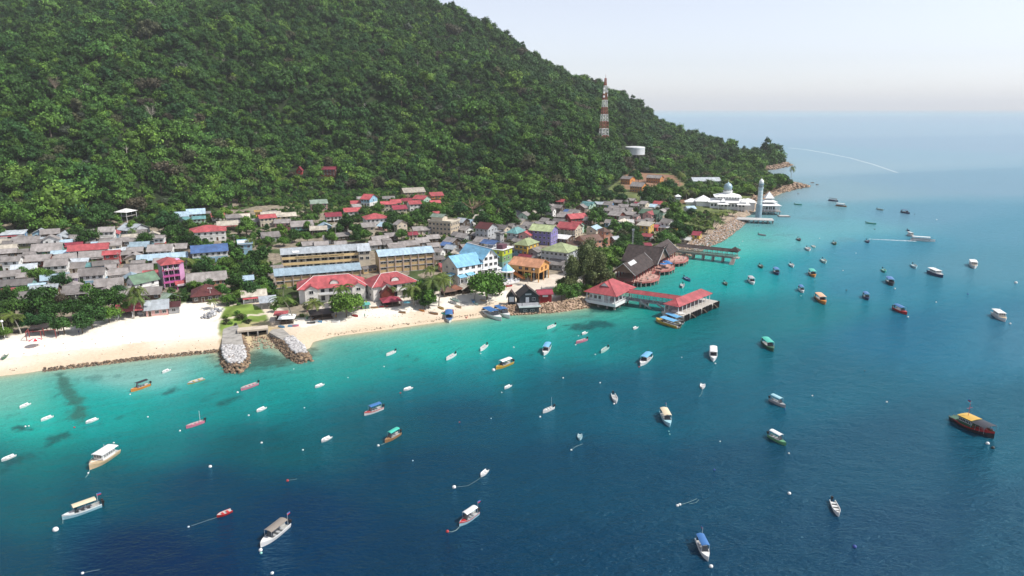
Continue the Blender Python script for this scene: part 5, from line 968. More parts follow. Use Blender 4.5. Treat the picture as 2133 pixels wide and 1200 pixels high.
q = MB(); q.box(0, L, -1.5, -1.4, .85, .95); [q.box(x_, x_ + .15, -1.52, -1.38, 0, .85) for x_ in np.arange(0, L, 1.1)]; q.build('railing', MWH, t)
for i in range(9):
    for yy_ in (-1, 3.5): MB().box(i * (L - 1) / 8 + .2, i * (L - 1) / 8 + .7, yy_ - .25, yy_ + .25, -6, -.47).build('pile', CONC, t)
tag(t, 'white railed terrace on piles in front of the mosque', 'terrace')
x, y = ground(1633, 450, .5); t = empty('floating_pontoon', (x, y, 0), -.1); MB().box(-4, 4, -2.5, 2.5, -.4, .6).build('hull', CONC, t); MB().box(-3.6, 3.6, -2.1, 2.1, .62, .9).build('deck', MW('pontoon_deck', (.5, .5, .48)), t); tag(t, 'square grey pontoon floating off the mosque pavilion', 'pontoon')
x, y, z = land(1411, 428, 0); t = empty('lookout_tower', (x, y, z), 0)
for q_ in ((-1, -1), (1, -1), (-1, 1), (1, 1)): MB().box(q_[0] - .15, q_[0] + .15, q_[1] - .15, q_[1] + .15, -1, 5).build('leg', WHITE, t)
MB().box(-1.7, 1.7, -1.7, 1.7, 5, 7.4).build('cabin', WHITE, t); b, _ = roof_mesh('pyr', -1.7, 1.7, -1.7, 1.7, 7.4, 1.4, .7); b.build('roof', [MWH, MWH], t)
for i in (-1, 0, 1): win(t, i * 1.0, -1.73, 6, .7, .8)
tag(t, 'small white lookout tower with a pyramid roof beside the mosque', 'tower')
# radio mast and water tank on the slope
x, y, z = land(1257, 297, 0); dep = y * cP - (z - H) * sP; dd = ray(1257, 163); mh = (H + dd[2] * y / dd[1]) - z
t = empty('radio_mast', (x, y, z), .3); RW = [mat('mast_red', (.33, .09, .07), .6, var=.05), WHITE]
ns = 9; z0 = 0
for s in range(ns):
    za, zb = mh * s / ns, mh * (s + 1) / ns; ra, rb = 3.7 * (1 - s / ns) + .7, 3.7 * (1 - (s + 1) / ns) + .7; b = MB(); c0 = [(ra * u, ra * v, za) for u, v in ((-1, -1), (1, -1), (1, 1), (-1, 1))]; c1 = [(rb * u, rb * v, zb) for u, v in ((-1, -1), (1, -1), (1, 1), (-1, 1))]
    for i in range(4):
        j = (i + 1) % 4; b.bar(c0[i], c1[i], .28); m0 = [(p + q_) / 2 for p, q_ in zip(c0[i], c1[i])]; m1 = [(p + q_) / 2 for p, q_ in zip(c0[j], c1[j])]
        b.bar(c0[i], m1, .13).bar(c0[j], m0, .13).bar(m0, c1[j], .13).bar(m1, c1[i], .13).bar(c1[i], c1[j], .14).bar(m0, m1, .12)
    b.build('lattice_section', RW[s % 2], t)
MB().bar((0, 0, mh), (0, 0, mh + 4), .15).build('antenna', RW[0], t)
for k, zz in enumerate((.72, .78, .84)): MB().bar((-2.2, -2.0, mh * zz), (-2.2, -2.6, mh * zz), 1.1, 12).build('dish', WHITE, t); MB().box(1.8, 2.4, -2.2, -1.8, mh * zz, mh * zz + 3).build('panel_antenna', WHITE, t)
tag(t, 'tall red and white lattice radio mast on the forested slope', 'radio mast')
x, y, z = land(1322, 324, 0); z -= 1; dep = y * cP - (z - H) * sP; R_ = 20.5 * dep / FPX
t = empty('water_tank', (x, y, z), 0); MB().lathe([(R_, 2.6), (R_, 11), (R_ * .96, 11.4), (R_ * .5, 12.0), (.3, 12.3)], 32).build('tank', mat('tank_white', (.66, .68, .69), .5, var=.12, vs=.15), t); MB().lathe([(R_ * 1.04, 2.1), (R_ * 1.04, 2.6)], 32).build('base_slab', CONC, t)
b = MB(); [b.bar((R_ * 1.01 * math.cos(a), R_ * 1.01 * math.sin(a), 9.6), (R_ * 1.01 * math.cos(a + .2), R_ * 1.01 * math.sin(a + .2), 9.6), .12) for a in np.arange(0, 6.28, .2)]; b.build('hoop', MBL, t)
for i in range(16): A_ = i * math.pi / 8; MB().box(R_ * .92 * math.cos(A_) - .35, R_ * .92 * math.cos(A_) + .35, R_ * .92 * math.sin(A_) - .35, R_ * .92 * math.sin(A_) + .35, -6, 2.1).build('leg', CONC, t)
tag(t, 'large round white water tank standing on short legs above the village', 'water tank')
# black-roofed beach huts
BKW = MW('black_timber', (.045, .055, .06)); 
t, L = fr('beach_hut', (1083, 632), (1122, 630), 3.4, 3.4); b, tr = roof_mesh('gy', 0, L, 0, 7, 2.9, 3.0, .6); b.build('roof', [RM('bk'), RM('br')], t); w_ = MB().box(0, L, .6, 7, -1.5, 2.9); w_.slab([Vector(p) + Vector((0, .6, 0)) for p in tr[0]], .05); w_.build('wall', BKW, t)
MB().box(L * .32, L * .5, .5, .58, .1, 2.2).build('door', WHITE, t); win(t, L * .75, .56, .9, 1.2, 1.0); MB().box(L * .3, L * .62, .44, .56, 3.1, 3.7).build('sign_board', WM('pgrey'), t)
MB().box(-1.2, L - .2, -4.5, .4, -.35, 0).build('deck', SLATE, t); MB().box(-1.3, L - .1, -4.7, -4.5, -.5, .15).build('deck_edge', WHITE, t); MB().box(-.8, L - .7, -4.0, -.2, -4, -.36).build('understory', BKW, t)
for xx in (.3, 3.2): win(t, xx + 1, -4.03, -2.2, 1.4, .6)
for xx in (0, L - .8): MB().box(xx - .1, xx + .1, -4.4, -4.2, 0, 2.3).build('deck_post', BKW, t)
tag(t, 'black gabled beach cabin with a white-edged deck over the rocks', 'beach cabin')
t, L = fr('beach_hut', (1058, 629), (1073, 629), 3.2, 3.2); b, tr = roof_mesh('gy', 0, L, 0, 3.6, 2.4, 1.9, .6); b.build('roof', [RM('bk'), RM('br')], t); w_ = MB().box(0, L, 0, 3.6, -1.8, 2.4); w_.slab([Vector(p) for p in tr[0]], .05); w_.build('wall', BKW, t); MB().box(.5, L - .4, -.08, -.01, 0, 2.1).build('shutter', WHITE, t)
tag(t, 'small dark peaked kiosk with a white shutter on the rock edge', 'kiosk')
t, L = fr('red_shed', (1122, 625), (1149, 624), 3.4, 3.4); b, tr = roof_mesh('gable', 0, L, 0, 5, 2.6, 1.1, .7); b.build('roof', [RM('cr'), RM('cr')], t); w_ = MB().box(.3, L, 0, 5, -1.5, 2.6); w_.build('wall', MW('red_wall', (.33, .03, .03)), t); MB().box(1.6, 3.8, -.1, -.02, 1.2, 1.9).build('sign_board', WHITE, t)
tag(t, 'red shed joined to the side of the black cabin', 'shed')
# beach restaurants and shacks
def shack(px, py, L, D, rz, roofm, wallm, label, kind='gy', hh=2.3, rise=1.4, walls=.4, cat='beach shack'):
    x, y, z = land(px, py, 0); t = empty('beach_shack', (x, y, z), math.radians(rz)); b, _ = roof_mesh(kind, -L / 2, L / 2, 0, D, hh, rise, .5); b.build('roof', [roofm, roofm], t)
    for xx in (-L / 2 + .1, 0, L / 2 - .1):
        for yy_ in (.1, D - .1): MB().box(xx - .09, xx + .09, yy_ - .09, yy_ + .09, -1, hh).build('post', WOOD, t)
    MB().box(-L / 2 + .2, L / 2 - .2, D * (1 - walls), D - .15, -.8, hh - .1).build('back_wall', wallm, t); MB().box(-L / 2 + .3, L / 2 - .3, .3, .8, -.5, .95).build('counter', wallm, t); tag(t, label, cat, 'shacks on the beach'); return t
MR = RM('mr'); shack(818, 640, 7, 6, 22, RM('cr'), WM('wood'), 'dark red open beach hut with a two-tier roof, right of the leafy tree', 'hip', 2.4, 1.3)
x, y, z = land(809, 630, 0); t = empty('beach_shack', (x, y, z), math.radians(22)); b, tr = roof_mesh('gy', -2.6, 2.6, 0, 6, 4.2, 2.4, .5); b.build('roof', [MR, MR], t); w_ = MB().box(-2.6, 2.6, 0, 6, -1, 4.2); w_.slab([Vector(p) for p in tr[0]], .05); w_.build('wall', WM('redwood'), t); tag(t, 'tall maroon gabled hut behind the dark red beach hut', 'hut')
shack(672, 667, 8, 4.5, 24, RM('bk'), WM('wood'), 'low black open-sided bar on the sand between the palms', 'shed', 2.4, .6, cat='beach bar'); shack(597, 676, 5, 5, 10, WHITE, WM('wood'), 'white canopy tent beside the right groyne', 'pyr', 2.3, 1.0, .2, 'tent'); shack(585, 668, 4, 3.5, 10, RM('r'), WM('wood'), 'small red-roofed stall beside the white tent', 'shed', 2.2, .5, cat='stall')
shack(938, 618, 5, 4.5, 30, RM('br'), WM('wood'), 'brown thatched shack left of its twin among the beached boats', 'hip'); shack(952, 614, 5.5, 4.5, 30, RM('pu'), WM('wood'), 'rust-roofed shack right of its twin among the beached boats', 'hip'); shack(975, 612, 5, 4.5, 30, RM('bg'), WM('wood'), 'beige-roofed shack in the shade in front of the white hotel')
shack(446, 613, 3, 3, 20, WHITE, WM('white'), 'little white awning beside the maroon-roofed hall', 'pyr', 2.1, .6, .2, 'awning'); shack(312, 655, 9, 3.5, 14, RM('r'), WM('white'), 'red-roofed beach house porch under the leaning palms', 'shed', 2.3, .6, .4, 'porch'); shack(762, 644, 3, 2.2, 22, mat('teal_tarp', (.10, .36, .32), .7, var=.05), WM('teal'), 'small teal kiosk left of the dark red beach hut', 'shed', 1.8, .3, .9, 'kiosk')
shack(1262, 596, 4, 3, -30, RM('r'), WM('red'), 'little red ticket booth between the pavilion and the restaurant', 'pyr', 2.2, .8, .6, 'booth')
# pergola with mesh roof on the left beach
x, y, z = land(100, 706, 0); t = empty('beach_shelter', (x, y, z), math.radians(22))
MB().slab([(-6, 3.5, 3.0), (2.5, 3.5, 3.0), (2.5, 8.5, 3.3), (-6, 8.5, 3.3)], .1).build('roof', RM('bk'), t)
for xx in (-6, -1.8, 2.4):
    for yy_ in (0, 3.6, 8.3): MB().box(xx - .1, xx + .1, yy_ - .1, yy_ + .1, -1, 3).build('post', REDT, t)
b = MB(); b.box(-6, 2.5, -.08, .08, 3.0, 3.16).box(2.32, 2.48, .1, 3.4, 3.0, 3.16).box(-6.1, -5.95, .1, 3.4, 3.0, 3.16); b.build('beam', REDT, t); tag(t, 'half-roofed dark timber shelter on the left beach', 'shelter')
x, y, z = land(76, 722, 0); parasol((x, y, z), REDC, 2.0, 2.4, 'red and white parasol in front of the beach shelter', stripes=mat('white_canvas', (.75, .74, .72), .7, var=0))
for (px, py, m_, lb_) in ((848, 640, mat('aqua_canvas', (.15, .42, .50), .7, var=.05), 'pale blue parasol right of the dark red beach hut'), (1175, 612, mat('white_canvas2', (.75, .74, .72), .7, var=0), 'white parasol under the casuarina'), (1036, 612, REDC, 'red parasol at the end of the beach by the rocks'), (1160, 622, BLU, 'blue parasol next to the red shed')):
    x, y, z = land(px, py, 0); parasol((x, y, z), m_, 1.5, 2.1, lb_)
# gazebo
x, y, z = land(1056, 584, 0); t = empty('gazebo', (x, y, z), 0); MB().lathe([(3.2, -1), (3.2, .3)], 12).build('base', HW, t)
for i in range(8): A_ = i * math.pi / 4; MB().bar((2.6 * math.cos(A_), 2.6 * math.sin(A_), .3), (2.6 * math.cos(A_), 2.6 * math.sin(A_), 4.2), .18, 6).build('column', HW, t)
MB().lathe([(3.5, 4.2), (3.5, 4.6), (3.3, 4.7)], 12).build('cornice', HW, t); MB().lathe([(3.0, 4.7), (2.4, 5.6), (.9, 6.9), (.05, 7.8)], 8).build('roof', SKYB, t); b = MB(); [b.bar((2.6 * math.cos(a), 2.6 * math.sin(a), 1.2), (2.6 * math.cos(a + .4), 2.6 * math.sin(a + .4), 1.2), .07) for a in np.arange(0, 6.2, .4)]; b.build('railing', BLU, t)
tag(t, 'round white gazebo with a pointed sky blue roof on the plaza', 'gazebo')
t, L = fr('plaza_wall', (1045, 592), (1082, 586), 3.8, 3.8); q = MB(); q.box(0, L, -.1, .1, -.5, .5).box(0, L, -.06, .06, 1.1, 1.2); [q.box(x_, x_ + .4, -.2, .2, -.5, 1.6) for x_ in np.arange(0, L, 2.4)]; q.build('wall', HW, t); q = MB(); [q.box(x_, x_ + .08, -.04, .04, .5, 1.1) for x_ in np.arange(.6, L, .5)]; q.build('balusters', BLU, t); tag(t, 'low white wall with blue balusters in front of the gazebo', 'wall')
# lamp posts, poles, grey mast
def lamp(px, py, hh, label, m=WHITE, glob=True):
    x, y, z = land(px, py, 0); t = empty('street_lamp', (x, y, z), 0); MB().bar((0, 0, -.5), (0, 0, hh), .10, 6, .07).build('pole', m, t)
    if glob: MB().lathe([(.1, hh), (.42, hh + .2), (.45, hh + .5), (.25, hh + .75), (.05, hh + .8)], 10).build('lamp_head', mat('lamp_glass', (.8, .8, .78), .3, var=0), t, smooth=True)
    else: MB().box(-.9, .9, -.1, .1, hh, hh + .12).box(-.9, -.5, -.18, .18, hh - .1, hh).box(.5, .9, -.18, .18, hh - .1, hh).build('lamp_head', m, t)
    tag(t, label, 'street lamp')
lamp(1112, 588, 5.5, 'white globe lamp in front of the orange stilted hall'); lamp(440, 628, 5.5, 'thin white lamp in front of the maroon-roofed hall', glob=False); lamp(1253, 616, 8, 'tall thin lamp behind the jetty pavilion', STEEL, False); lamp(11, 707, 6, 'white lamp post at the left edge of the beach'); lamp(1000, 610, 4, 'white globe lamp beside the bright green plaza tree')
x, y, z = land(1316, 545, 0); t = empty('steel_mast', (x, y, z), 0); b = MB(); hh = 17
for u in ((-.4, -.4), (.4, -.4), (0, .45)): b.bar((u[0], u[1], -1), (u[0] * .8, u[1] * .8, hh), .06)
for k in range(16): zz = k * hh / 16; b.bar((-.4, -.4, zz), (.4, -.4, zz + 1), .04).bar((.4, -.4, zz), (0, .45, zz + 1), .04).bar((0, .45, zz), (-.4, -.4, zz + 1), .04)
b.build('lattice', STEEL, t); MB().box(-.6, .6, -.3, .3, hh - 1, hh).build('antenna', STEEL, t); tag(t, 'slim grey lattice mast behind the dark restaurant roof', 'mast')
x, y, z = land(134, 690, 0); t = empty('utility_pole', (x, y, z), .4); MB().bar((0, 0, -1), (0, 0, 7.5), .13, 6, .1).build('pole', WOOD, t); MB().box(-.9, .9, -.06, .06, 6.6, 6.75).build('crossarm', WOOD, t); MB().bar((0, -.3, 4.6), (0, -.6, 4.6), .35, 10).build('lamp_head', WHITE, t); tag(t, 'brown timber pole with a lamp beside the beach shelter', 'utility pole')
for k, (px, py) in enumerate(((40, 470), (490, 520), (700, 500), (860, 505), (950, 480), (1080, 500), (1010, 510), (1240, 480), (1190, 455), (1290, 450), (1330, 470), (600, 590), (250, 560), (170, 610))):
    x, y, z = land(px, py, 0); t = empty('utility_pole', (x, y, z), rng.uniform(0, 3)); MB().bar((0, 0, -1), (0, 0, 8), .12, 5, .09).build('pole', CONC, t); MB().box(-.8, .8, -.05, .05, 7.3, 7.42).build('crossarm', STEEL, t); auto(t, 'thin grey utility pole', 'utility pole', 'utility poles in the village')
# culvert and groynes, rocks
ROCK = {}
def rockmat(n, c, c2): ROCK[n] = mat(n, c, .9, var=.2, vs=.9, col2=c2, bump=.3); return ROCK[n]
RB = rockmat('brown_rock', (.30, .21, .13), (.10, .07, .05)); RWt = rockmat('pale_rock', (.52, .51, .50), (.26, .25, .25)); RP = rockmat('pinkish_rock', (.50, .36, .26), (.24, .16, .11)); RD = rockmat('dark_rock', (.15, .11, .08), (.05, .04, .035))
ico_v = []; phi = (1 + 5 ** .5) / 2
for a, b_ in ((1, phi), (-1, phi), (1, -phi), (-1, -phi)): ico_v += [(0, a, b_), (a, b_, 0), (b_, 0, a)]
ico_v = np.array(ico_v); ico_v = ico_v / np.linalg.norm(ico_v[0]); ico_f = []
for i in range(12):
    for j in range(i + 1, 12):
        for k in range(j + 1, 12):
            if all(abs(np.linalg.norm(ico_v[p] - ico_v[q_]) - 1.0515) < .01 for p, q_ in ((i, j), (j, k), (i, k))):
                n_ = np.cross(ico_v[j] - ico_v[i], ico_v[k] - ico_v[i]); ico_f.append((i, j, k) if n_ @ ico_v[i] > 0 else (i, k, j))
ico_f = np.array(ico_f)
def boulders(name, pts, smin, smax, ms, seed, parent=None, label=None):
    g_ = np.random.default_rng(seed); V = []; F_ = []; M_ = []
    for i, p in enumerate(pts):
        s = g_.uniform(smin, smax) * np.array([1, g_.uniform(.6, 1), g_.uniform(.5, .85)]); v = ico_v * (1 + g_.uniform(-.22, .22, (12, 1))) * s; a = g_.uniform(0, 6.28); c_, s_n = math.cos(a), math.sin(a)
        v = np.stack([v[:, 0] * c_ - v[:, 1] * s_n, v[:, 0] * s_n + v[:, 1] * c_, v[:, 2]], -1); V.append(v + np.array(p)); F_.append(ico_f + 12 * i); M_ += [g_.integers(len(ms))] * 20
    o = np_mesh(name, np.concatenate(V), np.concatenate(F_), None, ms, smooth=False); o.data.polygons.foreach_set('material_index', M_)
    if parent is not None: o.parent = parent
    o['kind'] = 'stuff'
    if label: o['label'] = label
    return o
def along(L, n, width, seed, z0, z1, zpl=0.5):
    g_ = np.random.default_rng(seed); P = gpts(L, zpl); seg = np.sqrt(((P[1:] - P[:-1]) ** 2).sum(1)); cs = np.concatenate([[0], np.cumsum(seg)]); out = []
    for i in range(n):
        s = g_.uniform(0, cs[-1]); k = min(np.searchsorted(cs, s) - 1, len(seg) - 1); k = max(k, 0); u = (s - cs[k]) / seg[k]; p = P[k] + (P[k + 1] - P[k]) * u; d = (P[k + 1] - P[k]) / seg[k]; nn = np.array([-d[1], d[0]]); q_ = g_.uniform(-.5, .5); p = p + nn * q_ * width
        out.append((p[0], p[1], z0 + (z1 - z0) * (q_ + .5)))
    return out
boulders('beach_rocks', along([(88, 770), (200, 757), (330, 742), (456, 730)], 900, 2.4, 1, -.25, .55), .15, .48, [RB, RD], 1, label='line of brown rocks along the waterline of the left beach')
boulders('seawall_rocks', along([(1044, 650), (1090, 648), (1150, 644), (1222, 634)], 900, 5.0, 2, 0, 2.8, .8), .35, .8, [RB, RP], 2, label='brown rock bank along the shore left of the jetty pavilion')
boulders('shore_rocks', along([(1300, 590), (1250, 600), (1232, 612)], 160, 4, 5, 0, 2.2, 1), .3, .7, [RB, RP], 3, label='rocks between the pavilion and the restaurant')
boulders('seawall_stones', along([(1424, 528), (1455, 511), (1492, 496), (1530, 469), (1545, 455)], 3400, 9, 3, .1, 3.4, 1.5), .22, .6, [RP, RP, RWt, RB], 4, label='pinkish rock seawall sloping down below the mosque')
boulders('headland_rocks', along([(1575, 420), (1600, 402), (1640, 392), (1674, 386), (1650, 380)], 900, 15, 6, .1, 2.4, 1), .6, 1.9, [RB, RP, RD], 5, label='brown boulders around the low headland behind the mosque')
boulders('point_rocks', along([(1575, 353), (1604, 351), (1640, 343), (1628, 337)], 420, 16, 7, .2, 2.0, 1), .9, 2.4, [RB, RP, RD], 6, label='rocky foot of the far wooded point')
for k, (px, py, s) in enumerate(((1690, 381, 2.2), (1701, 385, 1.8), (1662, 404, 1.2))):
    x, y = ground(px, py, 0); o = boulders('sea_rock', [(0, 0, 0), (s * .9, .3, -.1)], s * .6, s * .8, [RD], 20 + k); o.location = (x, y, 0); del o['kind']; tag(o, ['larger dark rock awash off the low headland', 'smaller dark rock awash off the low headland', 'tiny dark rock awash near the mosque pavilion'][k], 'rock', 'rocks awash off the headland')
def groyne(name, ring, cap, crown, z, label, seed):
    P = gpts(ring, z); c = P.mean(0); t = empty(name, (c[0], c[1], 0), 0); C2 = gpts(cap, z) - c; W2 = gpts(crown, z) - c
    MB().prism([tuple(p) for p in C2], -.5, z).build('concrete_top', CONC, t)
    g_ = np.random.default_rng(seed); pts = []; R2 = P - c; x0, y0 = R2.min(0); x1, y1 = R2.max(0)
    while len(pts) < 950:
        x_, y_ = g_.uniform(x0, x1), g_.uniform(y0, y1); X_ = np.array([x_]); Y_ = np.array([y_])
        if not inside(R2, X_, Y_)[0] or inside(C2, X_, Y_)[0]: continue
        d = float(distp(R2, X_, Y_)[0]); pts.append((x_, y_, min(z - .2, -.2 + d * .75)))
    boulders('boulders', pts, .35, .75, [RB, RB, RD], seed, t)
    pts = []; x0, y0 = W2.min(0); x1, y1 = W2.max(0)
    while len(pts) < 420:
        x_, y_ = g_.uniform(x0, x1), g_.uniform(y0, y1)
        if inside(W2, np.array([x_]), np.array([y_]))[0]: pts.append((x_, y_, z + .02))
    boulders('pale_capstones', pts, .4, .8, [RWt], seed + 1, t); tag(t, label, 'groyne', 'stone groynes at the channel mouth')
    return t
groyne('stone_groyne', [(456, 715), (456, 745), (468, 766), (500, 768), (520, 748), (518, 720), (512, 690), (500, 668), (468, 668), (458, 690)], [(461, 722), (464, 690), (472, 668), (490, 668), (502, 690), (508, 722)], [(462, 720), (508, 720), (512, 742), (500, 756), (478, 756), (466, 745)], 1.7, 'left stone groyne with a rounded head of white capstones', 31)
groyne('stone_groyne', [(556, 690), (562, 684), (590, 682), (620, 700), (646, 730), (650, 742), (620, 748), (596, 735), (575, 712)], [(560, 692), (568, 686), (588, 684), (610, 703), (596, 712)], [(592, 706), (610, 700), (634, 722), (638, 734), (618, 737), (604, 724)], 1.7, 'right stone groyne angled towards the open water', 35)
x, y, z = ground(527, 697, 1.0)[0], ground(527, 697, 1.0)[1], 1.0; t = empty('culvert', (x, y, 0), math.radians(18)); b = MB(); b.box(-5, 5, 0, 4, 2.2, 2.8); b.build('deck', MW('culvert_top', (.52, .45, .36)), t); MB().box(-4.6, 4.6, 2.6, 3.0, -1, 2.18).build('opening_shade', DARK, t)  # near-black sheet painted as the shade inside the culvert openings
for xx in (-4.8, -1.6, 1.6, 4.8): MB().box(xx - .22, xx + .22, .1, 3.9, -1.5, 2.18).build('pier', CONC, t)
tag(t, 'concrete culvert with three dark openings between the groynes', 'culvert')
boulders('channel_stones', [(*ground(rng.uniform(515, 590), rng.uniform(700, 726), .2), .15) for _ in range(260)], .15, .4, [RB, RP], 44, label='brown stones on the channel bed below the culvert')

P = gpts([(150, 683), (185, 676), (215, 668), (252, 659)], 2.6); t = empty('beach_fence', (P[0][0], P[0][1], 2.4), 0); b = MB(); q = MB()
for a, c in zip(P, P[1:]):
    for u in np.linspace(0, 1, 5): p = a + (c - a) * u - P[0]; q.bar((p[0], p[1], -1), (p[0], p[1], 1.3), .06)
    d = (c - a) / np.hypot(*(c - a)) ; nn = np.array([-d[1], d[0]]) * .03; a0, c0 = a - P[0], c - P[0]; b.slab([(a0[0], a0[1], 0), (c0[0], c0[1], 0), (c0[0], c0[1], 1.1), (a0[0], a0[1], 1.1)], .05)
q.build('fence_post', WOOD, t); b.build('canvas_panel', mat('dirty_canvas', (.52, .50, .47), .8, var=.2, vs=.7), t); tag(t, 'low pale canvas fence along the trees at the top of the left beach', 'fence')
x, y, z = land(443, 655, 0); g_ = np.random.default_rng(5); t = boulders('scrap_heap', [(g_.uniform(-2, 2), g_.uniform(-5, 5), g_.uniform(0, 1)) for _ in range(70)], .3, .9, [mat('grey_scrap', (.28, .29, .32), .8, var=.2), mat('pale_scrap', (.5, .5, .5), .8, var=.2)], 5); t.location = (x, y, z); del t['kind']; tag(t, 'heap of grey nets and scrap between the beach and the grass', 'scrap heap')

boulders('tide_line_weed', along([(20, 771), (110, 757), (300, 733), (450, 716)], 260, 1.6, 61, .45, .75, .6) + along([(660, 700), (800, 681), (950, 660), (1040, 650)], 240, 1.6, 62, .4, .7, .6) + [(*ground(rng.uniform(30, 440), rng.uniform(700, 740), 2.2)[:2], 2.25) for _ in range(60)] + [(*ground(rng.uniform(700, 1030), rng.uniform(640, 662), 2.2)[:2], 2.2) for _ in range(120)], .06, .24, [mat('dry_weed', (.16, .11, .07), .9, var=.2), mat('driftwood', (.36, .30, .24), .9, var=.2)], 63, label='scattered dry weed and driftwood on the sand')
# ---------------------------------------------------------------- the forest on the hill
g = np.random.default_rng(3)
pts = []
tlo, thi = -.98, .46
N = 130000
tY = np.sqrt(g.uniform(330 ** 2, 1330 ** 2, N)); tT = g.uniform(tlo, thi, N); PX_, PY_ = tT * tY, tY
s_ = hill_s(PX_, PY_); sd_ = sdist(COAST, PX_, PY_); ok = (s_ > .0) & (s_ < 1.10) & (sd_ > 7)
for P in BARE: ok &= ~inside(P, PX_, PY_)
for x, y, r in CLEAR: ok &= (PX_ - x) ** 2 + (PY_ - y) ** 2 > r * r
for t_, _a, _b, L_, D_, hx_, hy_ in HOUSES:          # keep clear of the houses and of the view onto them
    ok &= (PX_ - hx_) ** 2 + (PY_ - hy_) ** 2 > (max(L_, D_) * .5 + 3.5) ** 2; ok &= (PX_ - hx_ * .975) ** 2 + (PY_ - hy_ * .975) ** 2 > (max(L_, D_) * .5 + 2.5) ** 2
PX_, PY_, s_ = PX_[ok], PY_[ok], s_[ok]
# thin out so that crowns stand about 5 m apart
cell = {}; keep = []
for i in range(len(PX_)):
    k = (int(PX_[i] / 5.4), int(PY_[i] / 5.4)); c = 0
    for dx in (-1, 0, 1):
        for dy in (-1, 0, 1):
            for j in cell.get((k[0] + dx, k[1] + dy), ()):
                if (PX_[i] - PX_[j]) ** 2 + (PY_[i] - PY_[j]) ** 2 < 5.1 ** 2: c = 1
    if not c: cell.setdefault(k, []).append(i); keep.append(i)
PX_, PY_, s_ = PX_[keep], PY_[keep], s_[keep]
PZ_ = height(PX_, PY_)
vx, vy = proj(PX_, PY_, PZ_ + 6); vis = (vx > -90) & (vx < 2200) & (vy > -90); PX_, PY_, PZ_, s_ = PX_[vis], PY_[vis], PZ_[vis], s_[vis]
cn = vnoise(PX_, PY_, 30, 61); cn2 = vnoise(PX_, PY_, 70, 62)
W0 = np.array(WTS, float); kindi = []; scl = []
for i in range(len(PX_)):
    W_ = W0.copy()
    low_ = max(0, 1 - s_[i] / .30); bl = max(0, (cn2[i] - .5) * 2) ** 1.2
    W_[[3, 4, 10]] *= 1 + 1.8 * bl; W_[6] *= 1 + 3.0 * bl; W_[[0, 1, 2, 5]] *= 1.2 - .7 * bl; W_[8] *= 1 + 1.2 * bl
    W_[[3, 4, 10]] *= 1 + 2.2 * low_ * cn2[i]; W_[6] *= .6 + 9 * low_ * cn2[i] ** 2; W_[8] *= .5 + 5 * low_ * cn2[i]; W_[[0, 1, 2, 5]] *= 1.25 - .5 * low_ + .4 * cn[i]; W_[7] *= .4 + 2.5 * (cn[i] > .7); W_[[11, 12]] *= .5 + 2 * low_
    if PX_[i] / PY_[i] > .22 and s_[i] < .22: W_[[3, 4, 6, 10]] *= 3.5
    kindi.append(g.choice(len(W_), p=W_ / W_.sum())); scl.append(g.choice([.62, .8, .95, 1.15, 1.5], p=[.22, .3, .26, .15, .07]) * g.uniform(.88, 1.12) * (1 + .45 * (g.random() < .16)) * (.8 + .5 * cn[i]))
kindi = np.array(kindi); scl = np.array(scl)
dist_ = np.sqrt(PX_ ** 2 + PY_ ** 2) / scl
cx_, cy_ = proj(PX_, PY_, PZ_ + 6); inf = (cx_ > 5) & (cx_ < 2128) & (cy_ > 5)
order = np.argsort(np.where(inf, dist_, 1e9)); NIND = 190
ind = set(order[:NIND].tolist())
tprot = {}
KW = {'dark': 'dark green', 'mid': 'mid green', 'light': 'pale green', 'brown': 'brownish bare-looking', 'olive': 'olive green', 'grey': 'grey-green'}
for i in sorted(ind):
    k = int(kindi[i]); pal = k >= 11
    key = k
    if key not in tprot:
        r_ = empty('palm_tree' if pal else 'forest_tree', (0, 0, 0)); cr = bpy.data.objects.new('crown', FARP[k].data); SC.collection.objects.link(cr); cr.parent = r_
        if pal:
            b = MB(); b.bar((0, 0, -1), (.4, .2, 5.0 if k == 11 else 4.0), .22, 6, .14); b.build('trunk', PALEBARK, r_)
        else: trunk_mesh(spec[k][2] * .6, .3, None, name='trunk', parent=r_)
        tprot[key] = r_; t = r_
    else: t = dup(tprot[key])
    t.location = (PX_[i], PY_[i], PZ_[i] - .3); t.rotation_euler = (0, 0, g.uniform(0, 6.28)); t.scale = (scl[i],) * 3
    lk = 'feathery palm' if pal else KW[spec[k][0]] + ' broadleaf tree'
    auto(t, lk, 'palm' if pal else 'tree', 'trees at the foot of the forested hill')
rest = np.array([i for i in range(len(PX_)) if i not in ind])
fm = bpy.data.meshes.new('forest'); fm.from_pydata(np.stack([PX_[rest], PY_[rest], PZ_[rest] - .4], -1).tolist(), [], [])
for nm, dat in (('idx', kindi[rest]),):
    a = fm.attributes.new(nm, 'INT', 'POINT'); a.data.foreach_set('value', dat.astype(np.int32))
a = fm.attributes.new('scl', 'FLOAT', 'POINT'); a.data.foreach_set('value', scl[rest].astype(np.float32))
a = fm.attributes.new('rot', 'FLOAT', 'POINT'); a.data.foreach_set('value', g.uniform(0, 6.28, len(rest)).astype(np.float32))
forest = bpy.data.objects.new('forest', fm); SC.collection.objects.link(forest)
tag(forest, 'dense green rainforest covering the whole hillside above the village', 'forest', kind='stuff')
pc = bpy.data.collections.new('forest_crowns')
for o in FARP: pc.objects.link(o)
